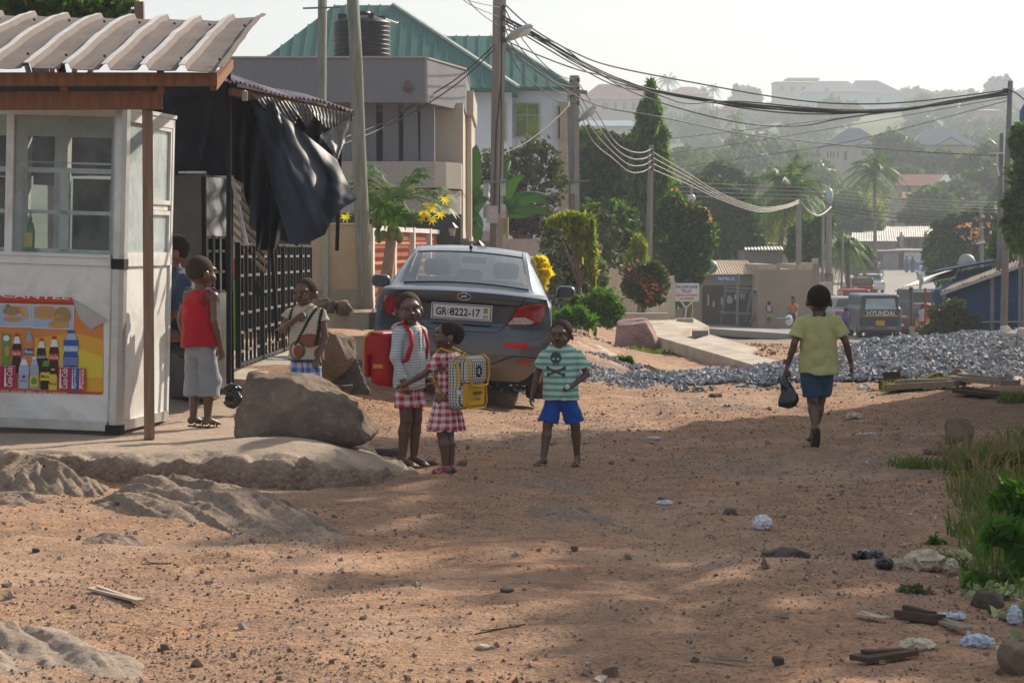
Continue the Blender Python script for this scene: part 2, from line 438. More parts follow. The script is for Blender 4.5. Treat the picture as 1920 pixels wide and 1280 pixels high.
def ground_mesh():
    ys = np.concatenate([np.arange(4, 30, .055), np.exp(np.linspace(math.log(30), math.log(130), 170)), np.exp(np.linspace(math.log(131), math.log(1600), 130))])
    s = np.linspace(-1, 1, 331); s = np.sign(s)*np.abs(s)**1.45
    X = s[None, :]*(7+.42*ys[:, None]); Y = ys[:, None]+0*X; Z = gz(X, Y)
    V = np.stack([X, Y, Z], -1).reshape(-1, 3); m, n = X.shape
    a = (np.arange(m-1)[:, None]*n+np.arange(n-1)[None, :]).reshape(-1); Q = np.stack([a, a+1, a+n+1, a+n], 1)
    me = mesh_from('ground', V, Q); me.polygons.foreach_set('use_smooth', [True]*len(me.polygons))
    x = X.ravel(); y = Y.ravel(); nz = fb2(x/2.2, y/2.2, 4, 31)
    gravel = ss(.25, .75, 1-np.hypot((x-1.8)/3.2, (y-29.5)/5)+.5*nz)*.9+ss(.2, .7, 1-np.hypot((x+.3)/1.6, (y-26)/3)+.5*nz)*.5
    gravel = np.maximum(gravel, .35*ss(.1, .6, nz)*ss(10, 14, y)*(1-ss(60, 80, y)))
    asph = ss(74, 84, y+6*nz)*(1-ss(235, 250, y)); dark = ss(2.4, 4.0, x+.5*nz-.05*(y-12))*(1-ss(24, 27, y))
    green = ss(225, 265, y)
    ca = me.color_attributes.new('zone', 'FLOAT_COLOR', 'POINT')
    ca.data.foreach_set('color', np.stack([np.clip(gravel, 0, 1), asph, green, dark], 1).astype(np.float32).ravel())
    o = bpy.data.objects.new('ground', me); COL.objects.link(o); tag(o, kind='structure')
    m_, nt, b = base_mat('ground_mat'); p = pos_(nt)
    at = N(nt, 'ShaderNodeAttribute', attribute_name='zone'); sp = N(nt, 'ShaderNodeSeparateColor'); nt.links.new(at.outputs['Color'], sp.inputs[0])
    n1 = noise_(nt, p, .45, 7, .68, .7); n2 = noise_(nt, p, 5, 6, .7); n3 = noise_(nt, p, 42, 4, .7)
    dirt = mixc(nt, ramp_(nt, n1, [(.35, 0), (.65, 1)]), (.60, .32, .175), (.42, .27, .17))
    dirt = mixc(nt, ramp_(nt, n2, [(.42, 0), (.6, .85)]), dirt, (.32, .19, .12))
    dirt = mixc(nt, ramp_(nt, n3, [(.52, 0), (.62, .95)]), dirt, (.13, .09, .07)); dirt = mixc(nt, ramp_(nt, noise_(nt, p, 1.3, 7, .7, .8), [(.5, 0), (.66, .7)]), dirt, (.30, .19, .13)); dirt = mixc(nt, ramp_(nt, noise_(nt, p, 2.1, 7, .75, .5), [(.6, 0), (.75, .6)]), dirt, (.55, .36, .24))
    dirt = mixc(nt, ramp_(nt, noise_(nt, p, 70, 3, .6), [(.60, 0), (.68, .75)]), dirt, (.64, .49, .37))
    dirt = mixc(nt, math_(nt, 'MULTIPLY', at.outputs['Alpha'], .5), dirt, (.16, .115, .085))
    vo = N(nt, 'ShaderNodeTexVoronoi'); vo.inputs['Scale'].default_value = 22; nt.links.new(p, vo.inputs['Vector'])
    gr = mixc(nt, vo.outputs['Color'], (.13, .125, .13), (.33, .31, .30))
    c = mixc(nt, math_(nt, 'MULTIPLY', sp.outputs[0], ramp_(nt, n3, [(.38, 0), (.55, 1)])), dirt, gr)
    asc = mixc(nt, ramp_(nt, n2, [(.4, 0), (.65, 1)]), (.27, .25, .23), (.19, .18, .17))
    c = mixc(nt, sp.outputs[1], c, asc)
    c = mixc(nt, math_(nt, 'MULTIPLY', ramp_(nt, noise_(nt, p, .33, 6, .7, 1.2), [(.52, 0), (.6, 1)]), .35), c, (.60, .42, .29)); hc = mixc(nt, ramp_(nt, noise_(nt, p, .02, 6, .7), [(.4, 0), (.6, 1)]), (.05, .085, .025), (.13, .12, .06))
    c = mixc(nt, sp.outputs[2], c, hc); nt.links.new(c, b.inputs['Base Color']); b.inputs['Roughness'].default_value = .95; b.inputs['Specular IOR Level'].default_value = .2
    hgt = math_(nt, 'ADD', math_(nt, 'MULTIPLY', noise_(nt, p, 9, 6, .75), 1.0), math_(nt, 'MULTIPLY', n3, .45))
    hgt = math_(nt, 'ADD', hgt, math_(nt, 'MULTIPLY', math_(nt, 'MULTIPLY', vo.outputs['Distance'], sp.outputs[0]), -1.2)); bump_(nt, b, hgt, 1.0, .05)
    me.materials.append(m_)
ground_mesh()

def draped(name, mat_, cx, w, ys, dz, **tg):
    """a strip of paving lying on the ground: centre line cx(y), width w(y)"""
    P = []
    for y in ys:
        c = cx(y); ww = w(y); P.append([(c+ww*(k/8-.5), y, float(gz(c+ww*(k/8-.5), y))+dz) for k in range(9)])
    P = np.array(P); mb = MB(); mb.grid(P)
    e = P[:, [0, -1]].copy(); lo = e.copy(); lo[:, :, 2] -= .25
    mb.grid(np.stack([lo[:, 0], e[:, 0]], 1)); mb.grid(np.stack([e[:, 1], lo[:, 1]], 1))
    mb.grid(np.array([P[0], P[0]-np.array([0, 0, .25])])[:, ::-1]); return mb.build(name, mat_, **tg)
M_asph = mat('asphalt', (.30, .285, .265), .9, (.22, .21, .2), .8, bump=.2, bscale=30, grime=(.36, .25, .17), gscale=.12, gamt=.6)
M_conc = mat('old_concrete', (.50, .44, .36), .9, (.36, .31, .25), 1.5, bump=.3, bscale=25, grime=(.25, .17, .11), gscale=.9, gamt=.6)
rc = lambda y: np.interp(y, [124, 150, 180, 236], [21.5, 28.5, 32, 38])
draped('road', M_asph, rc, lambda y: np.interp(y, [124, 150, 236], [22, 15, 18]), np.linspace(124, 238, 40), .05, kind='structure')
draped('crossing_road', M_asph, lambda y: 14, lambda y: 60, np.linspace(95, 112, 8), .04, kind='structure')
# concrete drain cover strips and slabs along the left bank
def slab(poly, th, name='pavement', m=M_conc, lift=0.0):
    """poly: photo pixels + depth of the corners of a slab lying on the bank"""
    mb = MB(); P = [Vector((W(px, py, Y).x, Y, W(px, py, Y).z+lift)) for px, py, Y in poly]; n = len(P); V = [tuple(p) for p in P]+[tuple(p-Vector((0, 0, th))) for p in P]
    mb.add(V, [tuple(range(n))[::-1], tuple(range(n, 2*n))]+[(i, (i+1) % n, n+(i+1) % n, n+i) for i in range(n)])
    o = mb.build(name, m); o.data.flip_normals(); return tag(o, kind='structure')
slab([(1222, 628, 52), (1250, 622, 54), (1480, 682, 33.5), (1440, 692, 32.5)], .22)
slab([(1085, 655, 40), (1120, 645, 42), (1190, 682, 34), (1130, 680, 33.5)], .18)
slab([(1180, 612, 62), (1228, 597, 72), (1288, 620, 60), (1250, 634, 54)], .3)
slab([(1300, 637, 52), (1330, 628, 58), (1420, 652, 46), (1395, 660, 43)], .15)
slab([(1215, 600, 82), (1300, 596, 95), (1330, 612, 80), (1270, 618, 70)], .25)
slab([(1060, 650, 38), (1085, 640, 41), (1130, 662, 36), (1100, 668, 34.5)], .12)

# ---------------------------------------------------------------- haze over the valley
hz = MB(); hz.bx(-720, 720, -3, 1630, -6, 128); ho = hz.build('haze', [], loc=(0, 0, 0)); tag(ho, kind='stuff')
hm = bpy.data.materials.new('haze_air'); hm.use_nodes = True; ht = hm.node_tree
for n in list(ht.nodes): ht.nodes.remove(n)
hv = ht.nodes.new('ShaderNodeVolumePrincipled'); hv.inputs['Color'].default_value = (.80, .88, .97, 1); hv.inputs['Density'].default_value = .0006; hv.inputs['Anisotropy'].default_value = .35
hoo = ht.nodes.new('ShaderNodeOutputMaterial'); ht.links.new(hv.outputs[0], hoo.inputs['Volume']); ho.data.materials.append(hm)

# ---------------------------------------------------------------- unseen house added on the right, footprint shaped to cast shade across the path
M_plaster = mat('plaster', (.52, .45, .35), .9, (.43, .37, .29), 1.2, bump=.1)
M_roofgrey = mat('sheet_roof', (.35, .36, .37), .5, metal=.3)
hb = thing('shade_caster', 'unseen cream house shape added on the right to shade the path', 'house', (9, 20, 0))
mb = MB(); pl = [(10.7, 27.1), (6.15, 26.6), (6.3, 21.4), (7.6, 20.2), (15, 20.2), (15, 27.1)]
mb.prism(pl, -.6, 6.2); mb.build('wall', M_plaster, hb)
mb = MB(); mb.prism([(x+(.25 if x > 9 else -.1), y) for x, y in pl], 6.2, 6.5); mb.build('roof', M_roofgrey, hb)
# ---------------------------------------------------------------- kiosk, canopies, gate on the left
def curve_pts(pts, n):
    P = [W(*p) if len(p) == 3 and not isinstance(p, Vector) else Vector(p) for p in pts]
    L = [0]
    for a, b in zip(P[:-1], P[1:]): L.append(L[-1]+(b-a).length)
    t = np.linspace(0, L[-1], n); A = np.array([tuple(p) for p in P]); return np.stack([np.interp(t, L, A[:, k]) for k in range(3)], 1)
def coons(top, bot, left, right, nu=30, nv=30):
    """left/right run from top to bottom"""
    T, B, Lf, Rt = curve_pts(top, nu), curve_pts(bot, nu), curve_pts(left, nv), curve_pts(right, nv)
    u = np.linspace(0, 1, nu)[None, :, None]; v = np.linspace(0, 1, nv)[:, None, None]
    return (1-v)*T[None]+v*B[None]+(1-u)*Lf[:, None]+u*Rt[:, None]-((1-u)*(1-v)*T[0]+u*(1-v)*T[-1]+(1-u)*v*B[0]+u*v*B[-1])
def cloth(name, P, amp, fold, mat_, parent=None, seed=1, th=.004, dirn=(0, 1, 0), diag=0.0, **tg):
    m, n = P.shape[:2]; u = np.linspace(0, 1, n)[None, :]+0*P[..., 0]; v = np.linspace(0, 1, m)[:, None]+0*P[..., 0]
    w = np.sin((u+diag*v)*fold*2*math.pi+3*fb2(u*2, v*2, 2, seed))*amp*(.35+v*.8)+amp*1.5*fb2(u*3+9, v*2, 3, seed+3)
    Q = P+w[..., None]*np.array(dirn); mb = MB(); mb.grid(Q); mb.grid(Q+np.array(dirn)*th, flip=True)
    return mb.build(name, mat_, parent, smooth=True, **tg)

M_white = mat('white_panel', (.74, .74, .72), .45, (.66, .66, .64), 2.5, bump=.05, grime=(.36, .29, .22), gscale=2.2, gamt=.6)
M_alu = mat('aluminium', (.60, .60, .58), .35, (.48, .48, .47), 4, metal=.6, grime=(.3, .27, .23), gscale=3, gamt=.5)
M_inner = mat('inner_frame', (.62, .62, .60), .5, (.5, .5, .47), 3, grime=(.3, .26, .2), gscale=4, gamt=.5)
M_wood = mat('brown_wood', (.27, .115, .06), .75, (.17, .07, .035), 3, stretch=(8, 8, 1.2), bump=.25, bscale=14)
M_postwood = mat('post_wood', (.30, .19, .13), .8, (.2, .12, .08), 3, stretch=(10, 10, 1), bump=.3, bscale=14)
M_rubber = mat('black_rubber', .02, .7)
M_glass = glassmat('dusty_glass', (.5, .53, .53), .08, .06, dirt=.13)
M_glassS = glassmat('side_glass', (.74, .80, .82), .42, .08, dirt=.25)
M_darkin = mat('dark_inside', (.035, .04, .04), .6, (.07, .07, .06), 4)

cK = W(213, 808, 18.5); KM = Matrix.Translation(cK) @ Matrix.Rotation(R(-8.3), 4, 'Z') @ Matrix.Rotation(R(1.7), 4, 'Y')
kiosk = thing('kiosk', 'white aluminium food kiosk with big dusty windows and a peeling drinks poster', 'kiosk', cK)
def K(): return MB(KM)
k = K()
k.bx(-2.4, -.035, -.012, .02, .07, 1.27); k.bx(.0, .03, .06, 1.28, .07, 1.27); k.bx(-2.4, .0, 1.3, 1.32, .05, 1.25); k.build('panel', M_white, kiosk)
k = K(); k.bx(-2.4, .02, .0, 1.3, 1.22, 1.27); k.build('counter', M_white, kiosk)
k = K(); k.prism([(-.045, -.02), (-.02, -.045), (.03, -.05), (.06, -.02), (.065, .05), (-.02, .05), (-.045, .02)], .03, 2.49); k.build('corner_post', M_alu, kiosk, smooth=30)
for q_ in ((-.03, .07, -.055, .06, 1.25, 1.33), (-.05, .07, -.06, .055, -.02, .05)): k = K(); k.bx(*q_); k.build('corner_joint', M_rubber, kiosk)
k = K(); k.bx(-2.4, -.046, -.03, .03, .0, .075); k.bx(-2.4, -.046, -.036, .0, .06, .068); k.bx(.0, .055, .062, 1.3, .0, .075); k.build('base_rail', M_alu, kiosk)
k = K(); k.bx(-2.4, -.046, -.03, .05, 1.272, 1.36); k.bx(-2.4, -.046, -.045, .0, 1.335, 1.352); k.bx(.0, .05, .07, 1.3, 1.272, 1.36); k.build('sill', M_white, kiosk)
k = K(); k.bx(-2.4, .0, -.03, .05, 2.42, 2.47); k.bx(.0, .05, .07, 1.3, 2.39, 2.47); k.bx(-2.4, .06, -.05, 1.33, 2.47, 2.50); k.build('cornice', M_white, kiosk)
for q_ in (-.90, -1.75): k = K(); k.bx(q_, q_+.06, -.03, .04, 1.36, 2.42); k.build('mullion', M_white, kiosk)
for a, b in ((-.84, -.046), (-1.69, -.9)):
    k = K(); k.bx(a, b, -.002, .004, 1.36, 2.42); g_ = k.build('window_glass', M_glass, kiosk)
# sliding frames behind the big pane
for a, b in ((-.82, -.06), (-1.68, -.92)):
    k = K(); y0, y1 = .14, .17
    k.bx(a, b, y0, y1, 1.98, 2.02); k.bx(a, a+.035, y0, y1, 1.36, 1.98); k.bx(b-.035, b, y0, y1, 1.36, 1.98); k.bx(a+.035, b-.035, y0, y1, 1.66, 1.69)
    k.bx(a+.30, a+.37, y0, y1, 1.36, 1.98); k.bx(a, b, y0, y1, 1.362, 1.39); k.build('sliding_frame', M_alu, kiosk)
# back wall of the kiosk: frames with panes open to the light behind
k = K()
for a, b in ((-.84, -.06), (-1.66, -.9), (-2.4, -1.75)):
    k.bx(a-.06, a+.05, 1.1, 1.2, 1.27, 2.47); k.bx(a+.05, b, 1.1, 1.2, 2.30, 2.47); k.bx(a+.05, b, 1.1, 1.2, 1.27, 1.36); k.bx(a+.42, a+.53, 1.1, 1.2, 1.36, 2.30)
k.build('back_frame', M_inner, kiosk)
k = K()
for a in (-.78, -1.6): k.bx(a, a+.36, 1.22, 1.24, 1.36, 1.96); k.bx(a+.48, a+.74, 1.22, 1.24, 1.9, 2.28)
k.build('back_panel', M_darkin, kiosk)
k = K(); k.bx(-.36, -.12, .9, .92, 1.36, 1.92); k.bx(-.3, -.18, .88, .9, 1.42, 1.86); k.build('inner_window', M_inner, kiosk)
k = K(); k.bx(-.84, -.06, .2, .5, 2.06, 2.068); k.build('glass_shelf', M_glassS, kiosk)
# side wall panes
for (a, b, z0, z1) in ((.1, .62, 1.38, 2.39), (.74, 1.22, 1.80, 2.36), (.74, 1.22, 1.38, 1.68)):
    k = K(); k.bx(.018, .024, a, b, z0, z1); pn = k.build('side_glass', M_glassS, kiosk)
    k = K(); t = .035; k.bx(.0, .045, a-t, a, z0-t, z1+t); k.bx(.0, .045, b, b+t, z0-t, z1+t); k.bx(.0, .045, a, b, z0-t, z0-.001); k.bx(.0, .045, a, b, z1+.001, z1+t); k.build('side_frame', M_white, kiosk)
k = K(); k.bx(.0, .03, .74, 1.22, 1.72, 1.76); k.bx(-.02, .05, 1.26, 1.31, 0, 2.47); k.build('rear_post', M_white, kiosk)

# poster pasted on the front, its upper right corner peeled off
def PF(cx, cy, lay=0): # crop pixel -> kiosk local
    px, py = cx/5.818, 540+cy/5.818; X = (px-213)/243; return (X, -.0145-.0012*lay, (808-py)/243+X*.029)
def pcol(key, c, r=.45): return mat('print_'+key, c, r, var=.06, scale=8)
PM = [pcol('orange', (.60, .22, .06)), pcol('red', (.52, .05, .03)), pcol('yellow', (.66, .52, .05)), pcol('amber', (.68, .36, .04)), pcol('white', (.72, .72, .74)), pcol('black', (.03, .02, .03)),
      pcol('cola', (.06, .018, .02)), pcol('pastry', (.50, .27, .10)), pcol('pastry2', (.36, .22, .09)), pcol('blue', (.04, .09, .33)), pcol('paleblue', (.35, .45, .62)), pcol('crimson', (.42, .02, .07)),
      pcol('green', (.10, .28, .06)), pcol('grey', (.34, .36, .42)), pcol('darkred', (.16, .02, .02))]
k = K()
def pp(poly, m, lay): k.add([PF(a, b, lay) for a, b in poly][::-1], [tuple(range(len(poly)))], m)
def pe(cx, cy, rx, ry, m, lay, n=20): pp(ellpoly(cx, cy, rx, ry, n), m, lay)
def pt(t, cx, cy, w, h, m, lay, rot=0, shear=0):
    o = PF(cx, cy, lay); c, s_ = math.cos(rot), math.sin(rot); q = 1/(5.818*243)
    text(k, t, o, (c, 0, s_), (-s_, 0, c), w*q, h*q, .01, shear, m)
pp([(-800, 70), (740, 105), (830, 320), (960, 450), (1105, 365), (1120, 1150), (-800, 1110)], 0, 0)
pp([(-800, 66), (735, 100), (775, 175), (-800, 140)], 1, 1); pt('CANTEE', 330, 92, 780, 46, 4, 2)
pp([(-800, 130), (770, 165), (772, 172), (-800, 138)], 5, 3)
pp([(330, 545), (600, 505), (850, 500), (1105, 560), (1112, 1130), (330, 1100)], 3, 1)
pp([(330, 640), (820, 640), (1108, 760), (1112, 980), (330, 960)], 2, 2)
pp([(-800, 1098), (1118, 1138), (1110, 1158), (-800, 1130)], 1, 3); pt('WE ALSO SELL ICE CREAM', 330, 1140, 760, 22, 4, 4)
for (a, b, c, d) in ((-300, 168, 285, 425), (290, 180, 772, 445)):
    pp([(a, b), (c, b+12), (c-6, d+8), (a, d-6)], 4, 4); pp([(a+8, b+8), (c-10, b+20), (c-14, d), (a+8, d-14)], 10, 5)
for i in range(3): pp([(60+i*50, 200+i*8), (110+i*50, 190+i*10), (250, 300+i*12), (225, 330+i*6)], 7 if i % 2 else 3, 6+i)
pe(60, 250, 100, 50, 8, 6); pe(80, 340, 110, 30, 7, 7); pe(20, 195, 30, 18, 12, 9)
pe(440, 262, 128, 72, 7, 6, 16); pe(640, 300, 100, 95, 8, 7, 16); pe(600, 395, 120, 42, 7, 8, 9)
for i in range(11): pe(330+i*28, 300+24*math.sin(i/10*3.1), 9, 20, 3, 8)
for i in range(8): pe(500+i*30, 408+6*math.sin(i), 8, 16, 3, 9)
def bottle(x, y0, y1, w, body, cap, lab=None, labm=1, lay=6, neck=.33, capc=1):
    h = y1-y0; pp([(x-w*.2, y0), (x+w*.2, y0), (x+w*.22, y0+h*.1), (x+w*.46, y0+h*neck), (x+w*.5, y0+h*.5), (x+w*.42, y0+h*.62), (x+w*.5, y0+h*.75), (x+w*.46, y1), (x-w*.46, y1), (x-w*.5, y0+h*.75), (x-w*.42, y0+h*.62), (x-w*.5, y0+h*.5), (x-w*.46, y0+h*neck), (x-w*.22, y0+h*.1)], body, lay)
    pp([(x-w*.21, y0+h*.08), (x+w*.21, y0+h*.08), (x+w*.38, y0+h*.26), (x-w*.38, y0+h*.26)], cap, lay+1); pp([(x-w*.22, y0), (x+w*.22, y0), (x+w*.22, y0+h*.07), (x-w*.22, y0+h*.07)], capc, lay+2)
    if lab: pp([(x-w*.47, y0+h*.42), (x+w*.47, y0+h*.42), (x+w*.47, y0+h*.58), (x-w*.47, y0+h*.58)], labm, lay+3); pt(lab, x, y0+h*.5, w*.85, h*.09, 4, lay+4, shear=.25)
bottle(130, 495, 930, 110, 6, 4, 'Coca-Cola'); bottle(268, 470, 920, 110, 0, 13, 'Fanta', 9, capc=13); bottle(410, 548, 950, 108, 6, 4, 'Coca-Cola', 6); bottle(555, 522, 980, 118, 6, 4, 'Coca-Cola')
pp([(-40, 500), (55, 500), (55, 840), (-40, 850)], 12, 6); pe(10, 550, 36, 32, 4, 8); pe(20, 690, 30, 60, 7, 8)
bottle(745, 460, 860, 180, 9, 10, 'Voltic', 10, lay=6, neck=.28, capc=9)
for i in range(4): pp([(655, 760+i*22), (832, 760+i*22), (832, 768+i*22), (655, 768+i*22)], 10, 11)
bottle(218, 752, 1100, 120, 10, 4, None, capc=13, lay=11); pt('MINERAL', 220, 1015, 92, 18, 1, 15); pe(220, 970, 22, 18, 11, 15)
bottle(338, 752, 1104, 108, 13, 10, None, capc=4, lay=11); pp([(290, 960), (388, 960), (388, 1075), (290, 1075)], 2, 15); pe(340, 1015, 34, 40, 12, 16)
bottle(465, 765, 1108, 112, 5, 12, None, capc=5, lay=11); pp([(412, 920), (518, 920), (518, 1010), (412, 1010)], 2, 15); pt('Malta', 465, 965, 90, 34, 5, 16)
bottle(552, 880, 1112, 96, 2, 6, None, capc=2, lay=12); pt('Malta', 552, 1040, 80, 28, 1, 18)
def can(x, y0, y1, w, m, t, tm=4, lay=17):
    pp([(x-w*.42, y0), (x+w*.42, y0), (x+w*.5, y0+18), (x+w*.5, y1-14), (x+w*.42, y1), (x-w*.42, y1), (x-w*.5, y1-14), (x-w*.5, y0+18)], m, lay); pp([(x-w*.4, y0), (x+w*.4, y0), (x+w*.42, y0+10), (x-w*.42, y0+10)], 13, lay+1)
    pt(t, x, (y0+y1)/2, (y1-y0)*.85, w*.45, tm, lay+2, rot=math.pi/2, shear=.2); pp([(x-w*.36, y0+20), (x-w*.30, y0+20), (x-w*.24, y1-20), (x-w*.40, y1-20)], 4, lay+1)
can(60, 848, 1100, 150, 11, 'Coca-Cola'); can(-80, 846, 1096, 120, 11, 'Coca-Cola'); can(688, 856, 1116, 150, 11, 'Coca-Cola'); can(806, 862, 1120, 88, 9, 'Sprite'); can(888, 868, 1118, 78, 1, 'Fanta')
ps = k.build('poster', PM, kiosk)
k = K(); k.add([PF(745, 112, 1), PF(830, 325, 1), PF(965, 455, 6), PF(1148, 352, 10), PF(1000, 260, 26)], [(0, 1, 2, 4), (4, 2, 3)]); k.add([PF(745, 112, 2), PF(830, 325, 2), PF(965, 455, 7), PF(1148, 352, 11), PF(1000, 260, 27)], [(4, 2, 1, 0), (3, 2, 4)])
k.build('peeled_corner', mat('paper_back', (.50, .46, .46), .8), kiosk)
# soap bottle inside
M_soap = mat('green_soap', (.06, .30, .07), .3); k = K(); sb_ = thing('soap_bottle', 'green washing-up liquid bottle behind the kiosk window', 'bottle', KM@Vector((-.735, .09, 1.39)))
k.lathe([(.0, 1.363), (.034, 1.365), (.037, 1.40), (.037, 1.52), (.028, 1.57), (.012, 1.60)], (-.735, .09, 0), 14); k.build('body', M_soap, sb_, smooth=True)
k = K(); k.lathe([(.014, 1.60), (.014, 1.63), (.006, 1.64), (.006, 1.68)], (-.735, .09, 0), 10); k.build('cap', M_soap, sb_)
k = K(); k.bx(-.765, -.705, .048, .052, 1.40, 1.51); k.build('label', PM[2], sb_)

# ---- corrugated shade roof on brown beams
can_ = thing('shade_roof', 'rusty corrugated sheet shade roof with ribs coloured pale as if sunlit, over the kiosk, on brown timber', 'canopy', (-3.4, 18.5, .2))
M_sheet = mat('old_roof_sheet', (.165, .13, .115), .8, (.115, .09, .08), 1.5, metal=.1, stretch=(5, 1, 1), bump=.1, grime=(.21, .18, .16), gscale=1.5, gamt=.5)
M_litrib = mat('lit_rib', (.62, .59, .56), .45, (.5, .47, .44), 4, metal=.15)  # sun highlight on the rib tops put into a paler colour
xs = []; zs = []; mi = []; x = -5.9; per = .288
while x < -2.25:
    for (dx, dz) in ((0, 0), (.018, .040), (.066, .042), (.085, .0), (.13, -.003), (.19, -.005), (.25, -.003)): xs.append(x+dx); zs.append(dz)
    x += per
xs.append(x); zs.append(0); xs.append(x+.02); zs.append(.035); xs.append(x+.06); zs.append(.03)
xs = np.array(xs)-(xs[-4]+2.24); zs = np.array(zs); v = np.linspace(0, 1, 16)
yy = 17.85+3.15*v; zz = 2.93+.69*v+.02*np.sin(v*math.pi*1.0)-.03*ss(.8, 1, v)+0*v
Pg = np.zeros((16, len(xs), 3)); Pg[..., 0] = xs[None, :]+.0*v[:, None]; Pg[..., 1] = yy[:, None]+.03*fb2(xs*2, xs*0, 2, 3)[None, :]; Pg[..., 2] = zz[:, None]+zs[None, :]-(xs[None, :]+2.2)*.028+.02*fb2(Pg[..., 0]*1.2, Pg[..., 1]*1.5, 2, 8)
Pg[..., 2] += .05*ss(-2.6, -2.2, Pg[..., 0])*v[:, None]
def xr(Pg, th=.006):
    mb = MB(); mb.grid(Pg); Q = Pg.copy(); Q[..., 2] -= th; mb.grid(Q, flip=True); mb.grid(np.stack([Q[0], Pg[0]])); mb.grid(np.stack([Pg[:, -1], Q[:, -1]], 1)[:, ::-1]); return mb
rf = xr(Pg); o = rf.build('roof', [M_sheet, M_litrib], can_)
mi = []
for p in o.data.polygons:
    zl = [zs[(vi % (16*len(xs))) % len(xs)] for vi in p.vertices]; mi.append(1 if min(zl) > .03 else 0)
o.data.polygons.foreach_set('material_index', mi)
M_nail = mat('dark_bolt', .03, .5); mb = MB()
for j in range(12):
    for vv in (.08, .62):
        xx = -2.195-per*j; yv = 17.85+3.15*vv; mb.ell((xx, yv, 2.93+.69*vv+.05*math.sin(vv*3.14)+.05-(xx+2.2)*.028), (.013, .013, .012), 6)
mb.build('roof_bolt', M_nail, can_)
for q_ in ((W(-60, 149, 17.98), W(408, 149, 17.98), .05, .10), (W(-60, 190, 18.12), W(304, 188, 18.12), .06, .135), (W(-60, 60, 20.6), W(440, 70, 20.6), .05, .1)): mb = MB(); mb.beam(*q_); mb.build('beam', M_wood, can_)
for q_ in ((W(301, 165, 18.05), W(301, 163, 20.8)+Vector((0, 0, .5)), .055, .1), (W(120, 160, 18.05), W(120, 160, 20.8)+Vector((-.1, 0, .55)), .055, .09), (W(400, 160, 18.0), W(432, 120, 20.7), .05, .08)): mb = MB(); mb.beam(*q_); mb.build('rafter', M_wood, can_)
pb = W(280, 817, 18.17); mb = MB(); mb.box((pb.x, pb.y, (pb.z+2.95)/2-.02), (.078, .078, 2.95-pb.z), R(10)); mb.build('post', M_postwood, can_)
mb = MB(); mb.beam(W(429, 720, 20.9), W(429, 108, 20.9), .04, .04); mb.build('steel_post', mat('dark_steel', (.03, .03, .035), .4, metal=.5), can_)
mb = MB(); mb.beam(W(262, 60, 21.4), W(261, 4, 21.4), .08, .08); tag(mb.build('wooden_stake', M_postwood), 'short brown stake end poking up behind the corrugated shade roof', 'stake')

# ---- dark cloth, metal stall and door leaf
M_tarp = mat('black_tarp', (.008, .013, .024), .5, (.014, .02, .032), 2, bump=.15, bscale=20, spec=.4)
M_cloth = mat('dark_cloth', (.03, .032, .045), .8, (.05, .05, .065), 4, bump=.1)
dc = tag(cloth('cloth_screen', coons([(-40, 158, 21.9), (446, 150, 21.4)], [(-40, 330, 21.9), (440, 330, 21.4)], [(-40, 158, 21.9), (-40, 330, 21.9)], [(446, 150, 21.4), (440, 330, 21.4)], 60, 20), .035, 6, M_cloth, seed=4), 'dark cloth screen hanging under the shade roof behind the kiosk', 'cloth')
tag(cloth('cloth_strip', coons([(318, 180, 21.0), (405, 178, 21.0)], [(315, 326, 21.0), (372, 326, 21.0)], [(318, 180, 21.0), (315, 326, 21.0)], [(405, 178, 21.0), (372, 326, 21.0)], 24, 14), .02, 2, M_cloth, seed=9), 'folded dark navy cloth strip hanging above the metal stall', 'cloth')
M_dsteel = mat('blackened_steel', (.05, .052, .055), .45, (.085, .085, .085), 3, metal=.5, grime=(.13, .12, .11), gscale=2.5)
M_ssteel = mat('brushed_steel', (.36, .36, .345), .32, (.17, .17, .17), 2.2, metal=.75, stretch=(6, 6, .7), bump=.15, grime=(.1, .1, .095), gscale=2.5, gamt=.5)
st = thing('metal_stall', 'black steel stall with a grey steel door leaf standing open beside the kiosk', 'stall', G(-2.7, 21))
a = W(312, 326, 21.2); b = W(384, 326, 20.7); zb = .32; mb = MB()
for (p, q) in ((a, b),):
    mb.add([(p.x, p.y, zb), (q.x, q.y, zb), (q.x, q.y, q.z), (p.x, p.y, q.z), (p.x, p.y+1.2, zb), (q.x, q.y+1.2, zb), (q.x, q.y+1.2, q.z), (p.x, p.y+1.2, q.z)], [(0, 1, 2, 3), (4, 7, 6, 5), (1, 5, 6, 2), (0, 3, 7, 4), (3, 2, 6, 7)])
mb.build('body', M_dsteel, st)
mb = MB(); mb.beam(a+Vector((0, -.02, .012)), b+Vector((0, -.02, .012)), .04, .02); mb.build('top_trim', M_alu, st)
A_ = W(383, 331, 20.55); B_ = W(432, 327, 21.3); dv = (B_-A_); dl = Vector((dv.x, dv.y, 0)).length; ang = math.atan2(dv.y, dv.x)
DM = Matrix.Translation((A_.x, A_.y, 0)) @ Matrix.Rotation(ang, 4, 'Z'); zt = A_.z; z0_ = .40
mb = MB(DM); 
nz_ = 30; Pd = np.zeros((nz_, 12, 3))
for i in range(nz_):
    for j in range(12): 
        u_ = j/11; Pd[i, j] = (u_*dl, .014*math.sin(u_*9)+.012*math.sin(i*.5+u_*5), zt-(zt-1.73)*i/(nz_-1))
mb.grid(Pd); mb.grid(Pd+np.array([0, .01, 0]), flip=True); d_ = mb.build('door_leaf', M_ssteel, st, smooth=True); mb = MB(DM); mb.bx(0, dl, -.005, .01, z0_, 1.24); mb.build('door_panel', M_ssteel, st)
mb = MB(DM)
for u_ in (0, .25, .5, .75, 1): mb.bx(u_*dl-.014, u_*dl+.014, -.02, .02, 1.24, 1.73)
